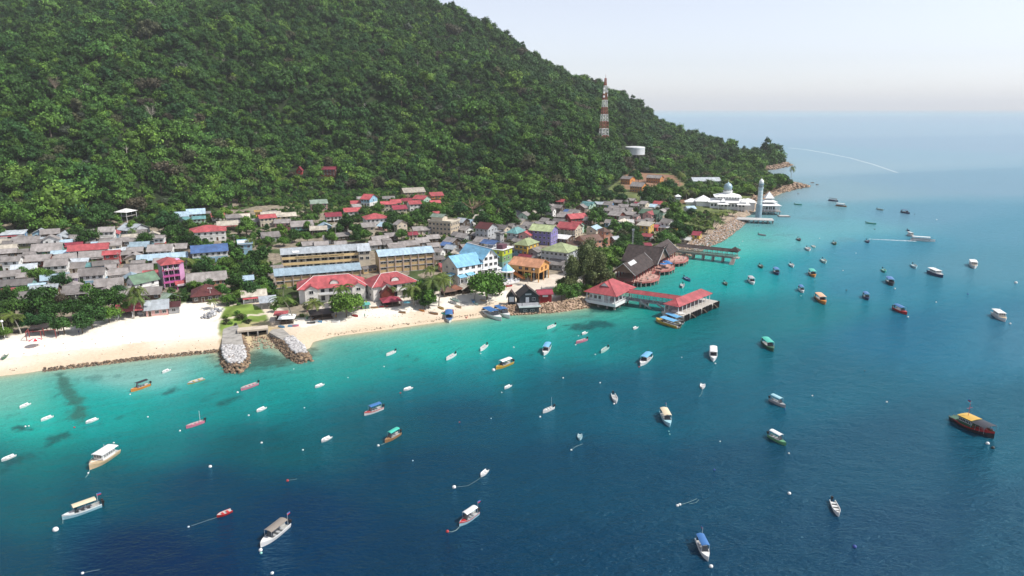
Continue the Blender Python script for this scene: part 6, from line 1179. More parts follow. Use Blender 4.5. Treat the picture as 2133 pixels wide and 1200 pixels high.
def scatter(obj, coll):
    ng = bpy.data.node_groups.new('scatter_' + obj.name, 'GeometryNodeTree')
    ng.interface.new_socket('Geometry', in_out='INPUT', socket_type='NodeSocketGeometry'); ng.interface.new_socket('Geometry', in_out='OUTPUT', socket_type='NodeSocketGeometry')
    gi = ng.nodes.new('NodeGroupInput'); go = ng.nodes.new('NodeGroupOutput'); ip = ng.nodes.new('GeometryNodeInstanceOnPoints'); ci = ng.nodes.new('GeometryNodeCollectionInfo')
    ci.inputs['Collection'].default_value = coll; ci.inputs['Separate Children'].default_value = True; ci.inputs['Reset Children'].default_value = True
    def at(nm, ty):
        a_ = ng.nodes.new('GeometryNodeInputNamedAttribute'); a_.data_type = ty; a_.inputs['Name'].default_value = nm; return a_.outputs[0]
    cb = ng.nodes.new('ShaderNodeCombineXYZ'); ng.links.new(at('rot', 'FLOAT'), cb.inputs[2])
    ng.links.new(gi.outputs[0], ip.inputs['Points']); ng.links.new(ci.outputs[0], ip.inputs['Instance']); ip.inputs['Pick Instance'].default_value = True
    ng.links.new(at('idx', 'INT'), ip.inputs['Instance Index']); ng.links.new(cb.outputs[0], ip.inputs['Rotation']); ng.links.new(at('scl', 'FLOAT'), ip.inputs['Scale'])
    ng.links.new(ip.outputs[0], go.inputs[0]); md = obj.modifiers.new('scatter', 'NODES'); md.node_group = ng
scatter(forest, pc)
print('forest points', len(rest), 'individual', len(ind))

# pale emergent trunks standing out of the canopy
for k, (px, py, hpx, lb) in enumerate(((400, 140, 34, 'pale straight trunk rising from the canopy, left of the ridge'), (610, 175, 26, 'pale thin trunk in the middle of the wooded slope'), (470, 150, 26, 'forked pale trunk on the upper wooded slope'), (760, 240, 24, 'short pale trunk on the right of the wooded slope'), (265, 330, 26, 'pale snag low on the wooded slope'), (870, 150, 22, 'pale trunk near the ridge of the hill'), (535, 300, 24, 'grey trunk above the lone red-roofed house'))):
    x, y, z = land(px, py, 0); dep = y * cP - (z - H) * sP; hh = hpx * dep / FPX; r_ = random.Random(k); t = empty('bare_tree', (x, y, z)); b = MB(); b.bar((0, 0, -1), (.4, 0, hh), .45, 6, .2); b.build('trunk', PALEBARK, t); b = MB()
    for j in range(7): a = r_.uniform(0, 6.28); z1 = hh * r_.uniform(.6, .95); b.bar((.3, 0, z1), (math.cos(a) * hh * .22, math.sin(a) * hh * .22, z1 + hh * .18), .14, 4, .05)
    b.build('branches', PALEBARK, t); tag(t, lb, 'bare tree', 'bare trees')
# ---------------------------------------------------------------- boats, floats and ropes
def P_(n, c, r=.35): return mat(n, c, r, var=.05, vs=.6)
BC = {'white': (.70, .70, .68), 'cream': (.62, .52, .36), 'pblue': (.34, .56, .62), 'blue': (.05, .15, .36), 'navy': (.03, .05, .12), 'orange': (.58, .22, .05), 'yellow': (.55, .34, .06), 'red': (.45, .03, .03), 'green': (.12, .32, .16), 'teal': (.06, .42, .32), 'pink': (.55, .18, .25), 'black': (.03, .03, .035),
      'taupe': (.24, .21, .18), 'grey': (.36, .37, .38), 'lblue': (.14, .38, .62), 'wood': (.30, .17, .08), 'mint': (.40, .58, .52), 'sand': (.55, .42, .26), 'dgreen': (.05, .12, .07), 'peach': (.66, .38, .22)}
def BM(k): return P_('boat_' + k, BC[k])
BLK = P_('motor_black', (.02, .02, .022)); INTER = P_('boat_interior', (.42, .42, .40), .7); SKIN_ = None
def hull_rings(L, B, D, n=12, stern=.78, full=.55, rise=.35):
    S = []
    for i in range(n + 1):
        u = i / n; x = -L / 2 + L * u
        w_ = B / 2 * (stern + (1 - stern) * min(u / .4, 1)) if u < full else B / 2 * max(1 - ((u - full) / (1 - full)) ** 2.1, 0.015)
        S.append((x, w_, D * (1 + rise * max(0, (u - .45) / .55) ** 1.6 + .05 * (1 - u))))
    return S
def make_hull(parent, L, B, D, m, inm=None, stripe=None, n=12, deck=0.0, stern=.78, full=.55, floor=.25, name='hull', rise=.35):
    S = hull_rings(L, B, D, n, stern, full, rise); b = MB(); V = []; k = 9
    for i, (x, w_, d) in enumerate(S):
        u = i / n; xf = x + .10 * L * max(0, u - .8) / .2 * 0
        zi = floor if u * L > 0 else floor; iw = max(w_ - .09, .01); fl = min(floor + (.5 * d if u > .9 else 0), d - .04)
        V += [(x, 0, -.35 + .35 * max(0, u - .7) / .3), (x, w_ * .72, -.15), (x, w_ * .98, d * .72), (x, w_, d), (x, iw, d), (x, iw * .85, fl), (x, 0, fl)]
    V2 = V + [(a, -b_, c) for a, b_, c in V]; N = len(V); F_ = []; M = []
    for i in range(n):
        for j in range(6):
            a, c = i * 7 + j, (i + 1) * 7 + j; mm = 0 if j < 3 else 1
            if stripe and j == 2: mm = 2
            if j == 3: mm = 0
            F_.append([a, a + 1, c + 1, c]); M.append(mm); F_.append([a + N, c + N, c + 1 + N, a + 1 + N]); M.append(mm)
    F_.append([6 - j for j in range(7)] + [N + j for j in range(1, 6)]); M.append(0)
    e = n * 7; F_.append([e + j for j in range(7)] + [N + e + j for j in range(5, 0, -1)]); M.append(0)
    b.v = V2; b.f = F_; b.fm = M
    return b.build(name, [m, inm or INTER, stripe or m], parent), S
def motor(parent, x, y, D): MB().box(x - .55, x - .12, y - .2, y + .2, D, D + .55).box(x - .42, x - .22, y - .08, y + .08, -.4, D).box(x - .12, x + .5, y - .03, y + .03, D + .25, D + .32).build('outboard_motor', BLK, parent)
def bench(parent, x, B, z, m): MB().box(x - .2, x + .2, -B / 2 + .12, B / 2 - .12, z, z + .07).build('bench', m, parent)
def canopy(parent, x0, x1, B, z0, z1, m, arch=.22, posts=3, nm='canopy'):
    b = MB(); n = 6; R = []
    for x in (x0, (x0 + x1) / 2, x1):
        for i in range(n + 1): u = -1 + 2 * i / n; R.append((x, u * B / 2, z1 + arch * (1 - u * u)))
    k = len(R); R += [(x, y, z - .06) for x, y, z in R]; F_ = []
    for r_ in range(2):
        for i in range(n): a = r_ * (n + 1) + i; F_ += [[a, a + n + 1, a + n + 2, a + 1], [a + k + 1, a + n + 2 + k, a + n + 1 + k, a + k]]
    for i in range(n): F_.append([i, i + 1, i + 1 + k, i + k]); a = 2 * (n + 1) + i; F_.append([a + 1, a, a + k, a + 1 + k])
    for r_ in range(2): a = r_ * (n + 1); F_.append([a + n + 1, a, a + k, a + n + 1 + k]); a += n; F_.append([a, a + n + 1, a + n + 1 + k, a + k])
    b.raw(R, F_); b.build(nm, m, parent)
    b = MB()
    for i in range(posts):
        x = x0 + .1 + (x1 - x0 - .2) * i / (posts - 1)
        for sy in (-1, 1): b.bar((x, sy * (B / 2 - .06), z0), (x, sy * (B / 2 - .06), z1), .04)
    b.build('canopy_frame', STEEL, parent)
def flag(parent, x, y, z, h_=1.8, c=REDC): MB().bar((x, y, z), (x, y, z + h_), .025).build('flagpole', WHITE, parent); b = MB(); b.m(0).box(x - .75, x, y - .01, y + .01, z + h_ - .5, z + h_ - .28).m(1).box(x - .75, x, y - .01, y + .01, z + h_ - .28, z + h_ - .02); b.build('flag', [c, BLU], parent)
def boat_site(stern, bow, wl=0.0):
    A = np.array(ground(*stern, wl)); B_ = np.array(ground(*bow, wl)); v = B_ - A; return (A + B_) / 2, math.atan2(v[1], v[0]), float(np.hypot(*v))
def boat(kind, stern, bow, hullc='white', can=None, look=None, label=None, stripe=None, beam=None, z=0.0, far=False, group='boats moored in the bay', pole=False, flg=False, Lmin=3.0, roll=0.0):
    c, rz, L = boat_site(stern, bow, z); L = max(L, Lmin); B = beam or max(1.2, min(3.6 if kind != 'speed' else 4.0, L * (.29 if kind in ('canopy', 'cruiser', 'speed') else .27))); sc = 1
    nm = {'dinghy': 'dinghy', 'open': 'open_motorboat', 'canopy': 'canopy_boat', 'cruiser': 'cabin_cruiser', 'speed': 'speedboat', 'fishing': 'fishing_boat', 'ferry': 'passenger_boat'}[kind]
    t = empty(nm, (c[0], c[1], z), rz); t.rotation_euler.x = roll; m = BM(hullc); D = .42 + .05 * L
    st = BM(stripe) if stripe else None
    if kind == 'dinghy':
        make_hull(t, L, B, .42, m, m if hullc == 'white' else INTER, st, 9, floor=.16)
        for u in (-.22, .1): bench(t, u * L, B * .8, .3, m)
    elif kind == 'open':
        make_hull(t, L, B, D, m, INTER, st, 10)
        for u in (-.3, -.08, .14, .3): bench(t, u * L, B * (.9 if u < .2 else .62), D * .75, m)
        motor(t, -L / 2, 0, D)
        if pole: MB().bar((-L * .3, 0, .3), (-L * .3, 0, 3.6), .04).build('pole', WHITE, t)
    elif kind == 'canopy':
        make_hull(t, L, B, D, m, INTER, st, 12)
        cm = BM(can or 'white'); canopy(t, -L * .38, L * .22, B * .88, D * .9, D + 1.4, cm)
        for u in (-.25, -.1, .05): bench(t, u * L, B * .95, D * .8, BM('grey'))
        MB().slab([(L * .19, -B * .36, D), (L * .19, B * .36, D), (L * .12, B * .33, D + .95), (L * .12, -B * .33, D + .95)], .04).build('windscreen', GLASS, t)
        b = MB(); b.raw([(L * .18, -B * .42, D + .02), (L * .18, B * .42, D + .02), (L * .36, B * .25, D * 1.15), (L * .36, -B * .25, D * 1.15), (L * .485, 0, D * 1.3)], [[0, 3, 2, 1], [3, 4, 2]][::1]); b.build('foredeck', st or m, t)
        motor(t, -L / 2, .35 if L > 6 else 0, D)
        if L > 6: motor(t, -L / 2, -.35, D)
        if flg: flag(t, -L * .42, B * .3, D, 2.6)
    elif kind == 'cruiser':
        make_hull(t, L, B, D * 1.15, m, INTER, st, 14, floor=D * .9)
        b = MB(); b.box(-L * .30, L * .16, -B * .38, B * .38, D, D + 1.5); b.build('cabin', BM('white'), t)
        canopy(t, -L * .42, L * .20, B * .9, D + 1.0, D + 1.56, BM(can or 'white'), .12)
        for i in range(5):
            x = -L * .25 + i * L * .085
            for sy in (-1, 1): put(winmesh(L * .05, .55), 'window', t, (x, sy * (B * .38 + .02), D + .7), 0 if sy < 0 else math.pi)
        for y_ in (-B * .22, 0, B * .22): put(winmesh(B * .16, .55), 'window', t, (L * .16 + .03, y_, D + .75), math.pi / 2)
        b = MB(); b.raw([(L * .165, -B * .44, D * 1.17), (L * .165, B * .44, D * 1.17), (L * .40, B * .24, D * 1.35), (L * .40, -B * .24, D * 1.35), (L * .49, 0, D * 1.5)], [[0, 3, 2, 1], [3, 4, 2]]); b.build('foredeck', BM('sand') if hullc != 'navy' else BM('white'), t)
        b = MB()
        for sy in (-1, 1): b.bar((L * .18, sy * B * .42, D * 1.9), (L * .46, sy * B * .06, D * 2.1), .035); [b.bar((L * u, sy * B * (.42 if u < .3 else .25), D * 1.2), (L * u, sy * B * (.42 if u < .3 else .25), D * 2.0), .03) for u in (.2, .34)]
        b.build('bow_rail', STEEL, t); MB().bar((-L * .1, 0, D + 1.6), (-L * .1, 0, D + 3.0), .04).build('mast', WHITE, t)
    elif kind == 'speed':
        make_hull(t, L, B, D * 1.1, m, BM('white'), st, 14, floor=D * .85, full=.5); cm = BM(can or 'blue')
        canopy(t, -L * .40, L * .10, B * .92, D, D + 1.55, cm, .16, 4)
        MB().slab([(L * .20, -B * .36, D * 1.15), (L * .20, B * .36, D * 1.15), (L * .09, B * .36, D + 1.35), (L * .09, -B * .36, D + 1.35)], .05).build('windscreen', GLASS, t)
        b = MB(); b.raw([(L * .12, -B * .44, D * 1.13), (L * .12, B * .44, D * 1.13), (L * .36, B * .26, D * 1.32), (L * .36, -B * .26, D * 1.32), (L * .49, 0, D * 1.45)], [[0, 3, 2, 1], [3, 4, 2]]); b.build('foredeck', BM('white'), t)
        for u in (-.3, -.18, -.06): bench(t, u * L, B * .9, D * 1.1, BM('grey'))
        for y_ in (-.5, 0, .5): motor(t, -L / 2, y_, D)
    elif kind == 'ferry':
        make_hull(t, L, B, D, m, INTER, st, 14, floor=D * .5); canopy(t, -L * .45, L * .28, B * .9, D, D + 1.5, BM(can or 'white'), .2, 8)
        MB().box(-L * .44, L * .27, -B * .41, B * .41, D * .6, D + .5).build('cabin_side', BM('grey'), t); put(winmesh(B * .6, .7), 'window', t, (L * .275, 0, D + .6), math.pi / 2)
    elif kind == 'fishing':
        D *= .72; make_hull(t, L, B, D * 1.35, m, BM('wood'), BM('red'), 16, floor=D * .9, stern=.35, full=.5, rise=.9)
        D2 = D * 1.3; MB().box(-L * .22, L * .10, -B * .36, B * .36, D, D2 + 1.7).build('cabin', BM('dgreen'), t); canopy(t, -L * .25, L * .08, B * .85, D2 + 1.0, D2 + 1.78, BM('yellow'), .12, 3, 'cabin_roof')
        canopy(t, L * .09, L * .40, B * .95, D2, D2 + 1.6, BM('black'), .18, 4, 'awning')
        for i in range(4):
            for sy in (-1, 1): put(winmesh(.8, .6), 'window', t, (-L * .17 + i * L * .075, sy * (B * .36 + .02), D2 + .7), 0 if sy < 0 else math.pi)
        b = MB()
        for sy in (-1, 1): b.bar((L * .12, sy * B * .42, D2 + .6), (L * .42, sy * B * .16, D2 + .9), .05); [b.bar((L * u, sy * B * (.42 - (u - .12) * .8), D2), (L * u, sy * B * (.42 - (u - .12) * .8), D2 + .8), .045) for u in (.14, .22, .3, .38)]
        b.build('bow_rail', BM('red'), t); MB().box(-L * .47, -L * .30, -B * .30, B * .30, D2 - .02, D2 + .06).build('aft_deck', BM('dgreen'), t)
        MB().bar((-L * .12, 0, D2 + 1.8), (-L * .12, 0, D2 + 5.4), .06).bar((-L * .12, -.9, D2 + 4), (-L * .12, .9, D2 + 4), .04).build('mast', BM('red'), t); flag(t, -L * .12, 0, D2 + 5.2, .9)
        MB().box(L * .14, L * .3, -B * .2, B * .2, D2, D2 + .35).build('hatch', BM('red'), t)
    px, py = (stern[0] + bow[0]) / 2, (stern[1] + bow[1]) / 2
    nmc = {'dinghy': 'dinghy', 'open': 'open motorboat', 'canopy': 'canopied boat', 'cruiser': 'cabin cruiser', 'speed': 'speedboat', 'fishing': 'fishing boat', 'ferry': 'passenger boat'}[kind]
    N_ = {'pblue': 'pale blue', 'lblue': 'light blue', 'dgreen': 'dark green', 'wood': 'brown'}
    if label: tag(t, label, 'boat', group)
    else: auto(t, look or ((N_.get(can, can) + '-' if can else '') + ('topped ' if can else '') + ('small ' if L < 4.2 else '') + N_.get(hullc, hullc) + ' ' + nmc.replace('canopied ', '')), 'boat', group, px, py)
    return t
b_ = boat
b_('cruiser', (243, 943), (187, 979), 'sand', 'white', label='large white cabin cruiser with a tan foredeck over the turquoise edge', beam=3.2)
b_('canopy', (211, 1054), (130, 1083), 'pblue', 'cream', label='pale blue boat with a long cream canopy near the big round float', flg=True, stripe='white'); b_('canopy', (600, 1096), (543, 1141), 'white', 'taupe', label='white boat with a long taupe canopy moored to twin floats', flg=True)
b_('canopy', (995, 1071), (957, 1097), 'pblue', 'white', label='pale blue boat with a white canopy and red-trimmed waterline', flg=True, stripe='red'); b_('canopy', (1454, 1128), (1475, 1170), 'white', 'blue', label='white boat with a bright blue canopy and a flag at the bottom edge', flg=True)
b_('open', (1733, 1047), (1747, 1077), 'white', look=None, label='white open motorboat with bench seats alone on the dark water'); b_('fishing', (1980, 872), (2070, 914), 'black', label='big black and red fishing boat with a yellow-roofed green cabin', beam=4.4)
b_('canopy', (1380, 862), (1395, 890), 'pblue', 'cream', label='pale blue boat with a short cream canopy and a flag, seen bow-on', flg=True); b_('canopy', (1604, 834), (1636, 850), 'grey', 'pblue'); b_('canopy', (1601, 909), (1637, 929), 'green', 'white')
b_('open', (1277, 824), (1284, 841), 'white'); b_('open', (1153, 851), (1131, 861), 'white', pole=True, label='white open boat with a tall thin pole'); b_('dinghy', (1064, 804), (1051, 811), 'white'); b_('dinghy', (1208, 906), (1208, 918), 'pblue'); b_('dinghy', (1014, 982), (1003, 993), 'white')
b_('canopy', (797, 852), (759, 866), 'white', 'blue', stripe='red', label='white boat with a blue canopy and red stripe on the edge of the shallows'); b_('canopy', (833, 905), (802, 923), 'wood', 'teal', label='brown open boat with a small teal canopy over the stern'); b_('open', (425, 880), (388, 893), 'pink', pole=True, label='long pink open motorboat with a thin pole'); b_('dinghy', (478, 1067), (457, 1076), 'red', label='red canoe on a long line over the dark water', beam=1.4)
b_('canopy', (312, 803), (273, 817), 'orange', 'black', label='orange boat with a black canopy close to the left beach'); b_('dinghy', (425, 790), (391, 801), 'yellow', stripe='lblue', label='yellow hull covered by a light blue tarpaulin near the rocks', beam=1.8)
for s, w_ in (((353, 771), (339, 778)), ((61, 842), (42, 851)), ((107, 869), (88, 877)), ((201, 874), (181, 882)), ((30, 950), (5, 961)), ((672, 802), (658, 808)), ((551, 851), (537, 858)), ((856, 809), (843, 814)), ((686, 913), (673, 920)), ((1222, 693), (1213, 698)), ((1327, 682), (1320, 687)), ((1464, 801), (1463, 811))): b_('dinghy', s, w_, 'white', beam=1.5)
b_('open', (537, 801), (502, 814), 'pink', stripe='grey'); b_('open', (823, 734), (805, 742), 'white'); b_('open', (948, 740), (930, 751), 'white'); b_('open', (1014, 721), (1001, 732), 'white'); b_('canopy', (1067, 757), (1033, 770), 'yellow', 'white', label='yellow boat with a white canopy beside a large round float')
b_('canopy', (1143, 724), (1133, 741), 'white', 'lblue'); b_('open', (1156, 679), (1140, 686), 'white'); b_('open', (1222, 709), (1200, 716), 'pink'); b_('open', (1266, 726), (1252, 736), 'mint'); b_('canopy', (1354, 745), (1334, 763), 'white', 'lblue'); b_('canopy', (1485, 732), (1486, 754), 'white', 'white', beam=2.6, Lmin=6); b_('canopy', (1590, 713), (1611, 733), 'dgreen', 'teal', label='dark green boat under a full teal canopy')
b_('open', (1425, 579), (1438, 587), 'blue'); b_('open', (1422, 593), (1421, 601), 'grey')
b_('canopy', (935, 655), (936, 673), 'white', 'blue', label='white boat with a blue canopy nosed onto the beach', stripe='blue', Lmin=6); b_('dinghy', (969, 649), (972, 664), 'red', label='red inflatable boat at the water\'s edge', beam=1.9, Lmin=4.5)
b_('speed', (1009, 651), (1045, 669), 'white', 'blue', label='white speedboat with a blue canopy, nearer of the pair at the beach end'); b_('speed', (1034, 647), (1062, 664), 'white', 'blue', label='white speedboat with a blue canopy, farther of the pair at the beach end')
b_('canopy', (1414, 684), (1366, 668), 'yellow', 'lblue', label='yellow boat with a blue canopy moored at the pier head'); b_('canopy', (1420, 676), (1380, 660), 'white', 'lblue', label='white boat with a blue canopy behind the yellow one at the pier'); b_('cruiser', (1424, 668), (1392, 655), 'white', 'white', label='white cabin boat squeezed against the pier head steps')
# boats across the far side of the bay
FB = [('canopy', 1565, 588, 18, 'white', 'grey'), ('open', 1511, 592, 12, 'dgreen', None), ('canopy', 1617, 569, 16, 'navy', 'blue'), ('open', 1649, 554, 12, 'white', None), ('open', 1585, 556, 12, 'dgreen', None), ('canopy', 1669, 606, 15, 'white', 'blue'), ('canopy', 1692, 573, 18, 'orange', 'teal'), ('open', 1716, 545, 14, 'mint', None),
      ('open', 1664, 500, 9, 'black', None), ('open', 1683, 520, 12, 'white', None), ('dinghy', 1695, 514, 9, 'mint', None), ('open', 1738, 508, 10, 'dgreen', None), ('open', 1807, 504, 9, 'navy', None), ('open', 1841, 565, 12, 'teal', None), ('canopy', 1854, 590, 20, 'black', 'blue'), ('canopy', 1804, 621, 17, 'navy', 'blue'), ('open', 1904, 556, 14, 'pblue', None)]
for k, x, y, ln, hc, cn in FB: b_(k, (x - ln * .24, y - ln * .26), (x + ln * .26, y + ln * .30), hc, cn, Lmin=4.2 if k != 'dinghy' else 3)
b_('canopy', (1701, 619), (1719, 635), 'orange', 'peach', label='orange boat under a full peach canopy in the middle of the bay', beam=3.2, Lmin=7); b_('canopy', (1862, 643), (1889, 656), 'red', 'blue', label='red boat with a blue canopy and open foredeck', beam=2.5, Lmin=7.5)
b_('cruiser', (1935, 567), (1964, 579), 'navy', 'white', label='white cabin speedboat with a dark blue hull on the far side of the bay', beam=3.4, Lmin=10); b_('cruiser', (2024, 550), (2030, 560), 'white', 'white', Lmin=7, label='small white cruiser seen bow-on on the far side of the bay'); b_('cruiser', (2070, 655), (2094, 671), 'white', 'white', label='white cabin cruiser near the right edge', beam=3.2, Lmin=8)
b_('cruiser', (1891, 490), (1903, 494), 'white', 'white', Lmin=7, label='small white cruiser just behind the moving passenger boat'); b_('ferry', (1908, 501), (1936, 503), 'white', 'white', label='long white passenger boat under way with a foaming wake', beam=3, Lmin=13)
b_('open', (1804, 465), (1825, 468), 'teal', None); b_('canopy', (1878, 442), (1895, 446), 'navy', 'navy', Lmin=9); b_('open', (1827, 436), (1840, 439), 'mint', None, Lmin=6); b_('ferry', (1744, 429), (1761, 431), 'wood', 'white', Lmin=9, label='brown-hulled long boat with a white roof off the mosque'); b_('ferry', (1728, 418), (1744, 420), 'navy', 'black', Lmin=9, label='dark long boat off the mosque, farthest of its pair')
b_('open', (1655, 426), (1670, 428), 'teal', None, Lmin=7); b_('open', (1580, 489), (1595, 492), 'grey', None, Lmin=6); b_('open', (1890, 480), (1894, 482), 'navy', None, Lmin=4)
# wakes
FOAM = mat('foam', (.80, .83, .84), .8, var=.1)
def wake(px, z=0.06, w0=1.2, w1=3.2, name='wake', label=''):
    P = gpts(px, 0); n = len(P); V = []
    for i, p in enumerate(P):
        d = P[min(i + 1, n - 1)] - P[max(i - 1, 0)]; d /= np.hypot(*d); w_ = w0 + (w1 - w0) * i / (n - 1); k = np.array([-d[1], d[0]]) * w_ / 2; V += [(*(p - k), z), (*(p + k), z)]
    o = np_mesh(name, V, [[2 * i, 2 * i + 1, 2 * i + 3, 2 * i + 2] for i in range(n - 1)], None, [WAKEM]); o['kind'] = 'stuff'; o['label'] = label
WAKEM = bpy.data.materials.new('wake_foam'); WAKEM.use_nodes = True; n = WAKEM.node_tree; b = n.nodes['Principled BSDF']; b.inputs['Base Color'].default_value = (.75, .80, .82, 1); tc = n.nodes.new('ShaderNodeTexCoord'); nz = n.nodes.new('ShaderNodeTexNoise'); nz.inputs['Scale'].default_value = 1.1; nz.inputs['Detail'].default_value = 5; n.links.new(tc.outputs['Object'], nz.inputs['Vector'])
rp = n.nodes.new('ShaderNodeValToRGB'); rp.color_ramp.elements[0].position = .36; rp.color_ramp.elements[1].position = .56; rp.color_ramp.elements[1].color = (.6, .6, .6, 1); n.links.new(nz.outputs['Fac'], rp.inputs[0]); n.links.new(rp.outputs[0], b.inputs['Alpha'])
wake([(1908, 502.5), (1880, 501.5), (1850, 500), (1810, 498.2)], label='white foam wake behind the passenger boat', w0=3.4, w1=1.6); wake([(1642, 308), (1680, 312), (1720, 319), (1770, 329), (1820, 343), (1870, 360)], label='long curved pale wake beyond the far point', w0=6, w1=2.5)
# floats
FLW = P_('float_white', (.72, .72, .70), .5); FLR = P_('float_red', (.42, .05, .05), .5); FLB = P_('float_blue', (.05, .08, .30), .5); FLD = P_('float_dark', (.04, .05, .05), .5); FLT = P_('float_teal', (.25, .5, .45), .5)
def sphere_mb(r, z, x=0, y=0, n=12): return MB().lathe([(r * math.sin(a), z - r * math.cos(a)) for a in np.linspace(.12, math.pi - .12, 8)], n, x, y)
_fl = {}
def buoy(px, py, r=.32, m=FLW, look='small round white float'):
    r *= .72
    x, y = ground(px, py, 0); k = (round(r, 2), m.name)
    if k not in _fl:
        t = empty('mooring_buoy', (x, y, 0)); sphere_mb(r, r * .35).build('float', m, t, smooth=True); MB().bar((0, 0, r * 1.25), (0, 0, r * 1.7), r * .14, 6).build('ring', FLD, t); _fl[k] = t
    else: t = dup(_fl[k]); t.location = (x, y, 0)
    auto(t, look, 'buoy', 'mooring buoys in the bay', px, py); return t
ROPE = P_('pale_rope', (.26, .36, .33), .8)
def rope(px, label, r=.035):
    r *= .7
    P = gpts(px, 0); b = MB()
    for a, c in zip(P, P[1:]): b.bar((a[0], a[1], .03), (c[0], c[1], .03), r, 4)
    o = b.build('mooring_rope', ROPE); tag(o, label, 'rope', 'ropes floating on the water')
def ball(px, py, r, m, label): r *= .85; x, y = ground(px, py, 0); t = empty('mooring_buoy', (x, y, 0)); sphere_mb(r, r * .35).build('float', m, t, smooth=True); MB().bar((0, 0, r * 1.25), (0, 0, r * 1.6), r * .12, 6).build('ring', FLD, t); tag(t, label, 'buoy', 'mooring buoys in the bay')
ball(116, 1105, .62, FLW, 'large round white float in front of the cream-canopied boat'); ball(1028, 772, .62, FLW, 'large round white float beside the yellow and white boat'); ball(438, 973, .42, FLW, 'white float between the cruiser and the red canoe'); ball(946, 1016, .48, FLW, 'white float on the line of the small white dinghy')
ball(543, 1147, .40, FLW, 'white float, nearer the bow of the taupe-canopied boat'); ball(544, 1153, .30, FLT, 'greenish float just below the white one at the taupe-canopied boat'); ball(932, 1108, .36, FLR, 'red float at the end of the pale blue boat\'s rope'); ball(1780, 1140, .42, FLB, 'dark blue float below the lone white open boat')
ball(2057, 925, .5, FLW, 'white float hanging at the big fishing boat\'s bow'); ball(2068, 934, .48, FLD, 'dark float just off the big fishing boat\'s bow'); ball(1644, 1029, .42, FLW, 'white float left of the lone white open boat'); ball(1481, 1181, .42, FLW, 'white float below the bright blue canopy boat'); ball(599, 1002, .34, FLR, 'red and white float with a short rope, above the taupe-canopied boat')
for (px, py, c, rr) in [(545, 923, 'w', .36), (631, 938, 'w', .3), (393, 1098, 'w', .26), (155, 891, 'r', .3), (53, 889, 'w', .3), (60, 888, 'w', .26), (308, 869, 'w', .28), (375, 898, 'w', .32), (518, 866, 'w', .34), (634, 850, 'w', .24), (495, 818, 'w', .4), (271, 822, 'w', .26), (391, 800, 'w', .26), (800, 764, 'w', .26), (834, 819, 'r', .32), (788, 929, 'w', .42), (1125, 869, 'w', .36),
        (1279, 842, 'w', .38), (1190, 938, 'w', .32), (1173, 788, 'w', .36), (1250, 798, 'w', .32), (1045, 818, 'w', .24), (1070, 724, 'w', .36), (1134, 746, 'w', .3), (1199, 719, 'w', .34), (1240, 739, 'w', .3), (1205, 700, 'w', .24), (1331, 765, 'r', .32), (1330, 758, 'd', .26), (1490, 758, 'w', .36), (1393, 899, 't', .24), (1395, 905, 't', .24), (1488, 979, 'b', .3), (1411, 1054, 'w', .4), (1416, 1052, 'w', .4),
        (1692, 825, 'w', .3), (1847, 838, 'w', .34), (1635, 853, 'b', .26), (1643, 945, 'w', .3), (1891, 661, 'w', .5), (1864, 602, 'w', .5), (2104, 675, 'w', .5), (2016, 613, 'b', .42), (1763, 605, 'd', .4), (1668, 617, 't', .42), (1697, 577, 'w', .36), (1756, 564, 'w', .36), (1822, 478, 'd', .5), (2116, 590, 'w', .9), (1801, 773, 'd', .26), (184, 986, 'w', .26), (237, 923, 'w', .28), (1001, 737, 'w', .28), (1135, 860, 'w', .2),
        (1420, 745, 'w', .24), (1350, 730, 'd', .3), (1309, 712, 'd', .22), (1547, 503, 'w', .36), (1540, 511, 'w', .36), (1905, 447, 'd', .5), (1951, 458, 'w', .5), (1707, 497, 'w', .4), (1783, 528, 'w', .36), (1950, 630, 'w', .4), (567, 1195, 'w', .4), (172, 1195, 'w', .34), (725, 787, 'w', .2), (612, 769, 'w', .2), (957, 880, 'r', .24), (1023, 872, 'w', .2), (1500, 920, 'w', .22), (860, 960, 'w', .2)]:
    m_, nm_ = {'w': (FLW, 'white'), 'r': (FLR, 'red and white'), 'b': (FLB, 'blue'), 'd': (FLD, 'dark'), 't': (FLT, 'pale teal')}[c]; buoy(px, py, rr, m_, ('small ' if rr < .38 else '') + 'round ' + nm_ + ' float')
rope([(600, 1001), (612, 999), (619, 998)], 'short pale rope trailing from the red and white float'); rope([(398, 1096), (430, 1085), (455, 1077)], 'long pale line from the red canoe to its float'); rope([(950, 1015), (975, 1012), (990, 1003), (1002, 995)], 'pale line from the small white dinghy to its float')
rope([(957, 1098), (950, 1105), (942, 1108), (934, 1108)], 'thick pale rope from the pale blue boat to its red float', .07); rope([(543, 1141), (541, 1146), (543, 1151)], 'short double rope under the taupe-canopied boat', .05); rope([(1192, 936), (1200, 930), (1214, 925)], 'pale rope trailing beside the tiny blue dinghy', .05); rope([(1420, 1051), (1436, 1046), (1452, 1039)], 'forked pale rope trailing from the cylindrical floats', .045); rope([(1436, 1050), (1450, 1047), (1456, 1041)], 'second strand of the forked rope by the cylindrical floats')
rope([(1463, 811), (1462, 820), (1456, 827)], 'thin pale rope below the tiny upright dinghy', .045); rope([(187, 979), (184, 988), (178, 995)], 'white mooring rope at the cabin cruiser\'s bow', .07); rope([(131, 1083), (131, 1091)], 'short mooring rope at the cream-canopied boat\'s bow', .05); rope([(802, 923), (794, 927)], 'short rope at the brown boat with the teal canopy', .05); rope([(172, 1194), (190, 1190), (208, 1187)], 'pale line trailing at the bottom left edge'); rope([(1486, 754), (1489, 758)], 'short rope under the white-canopied boat seen end-on', .05)
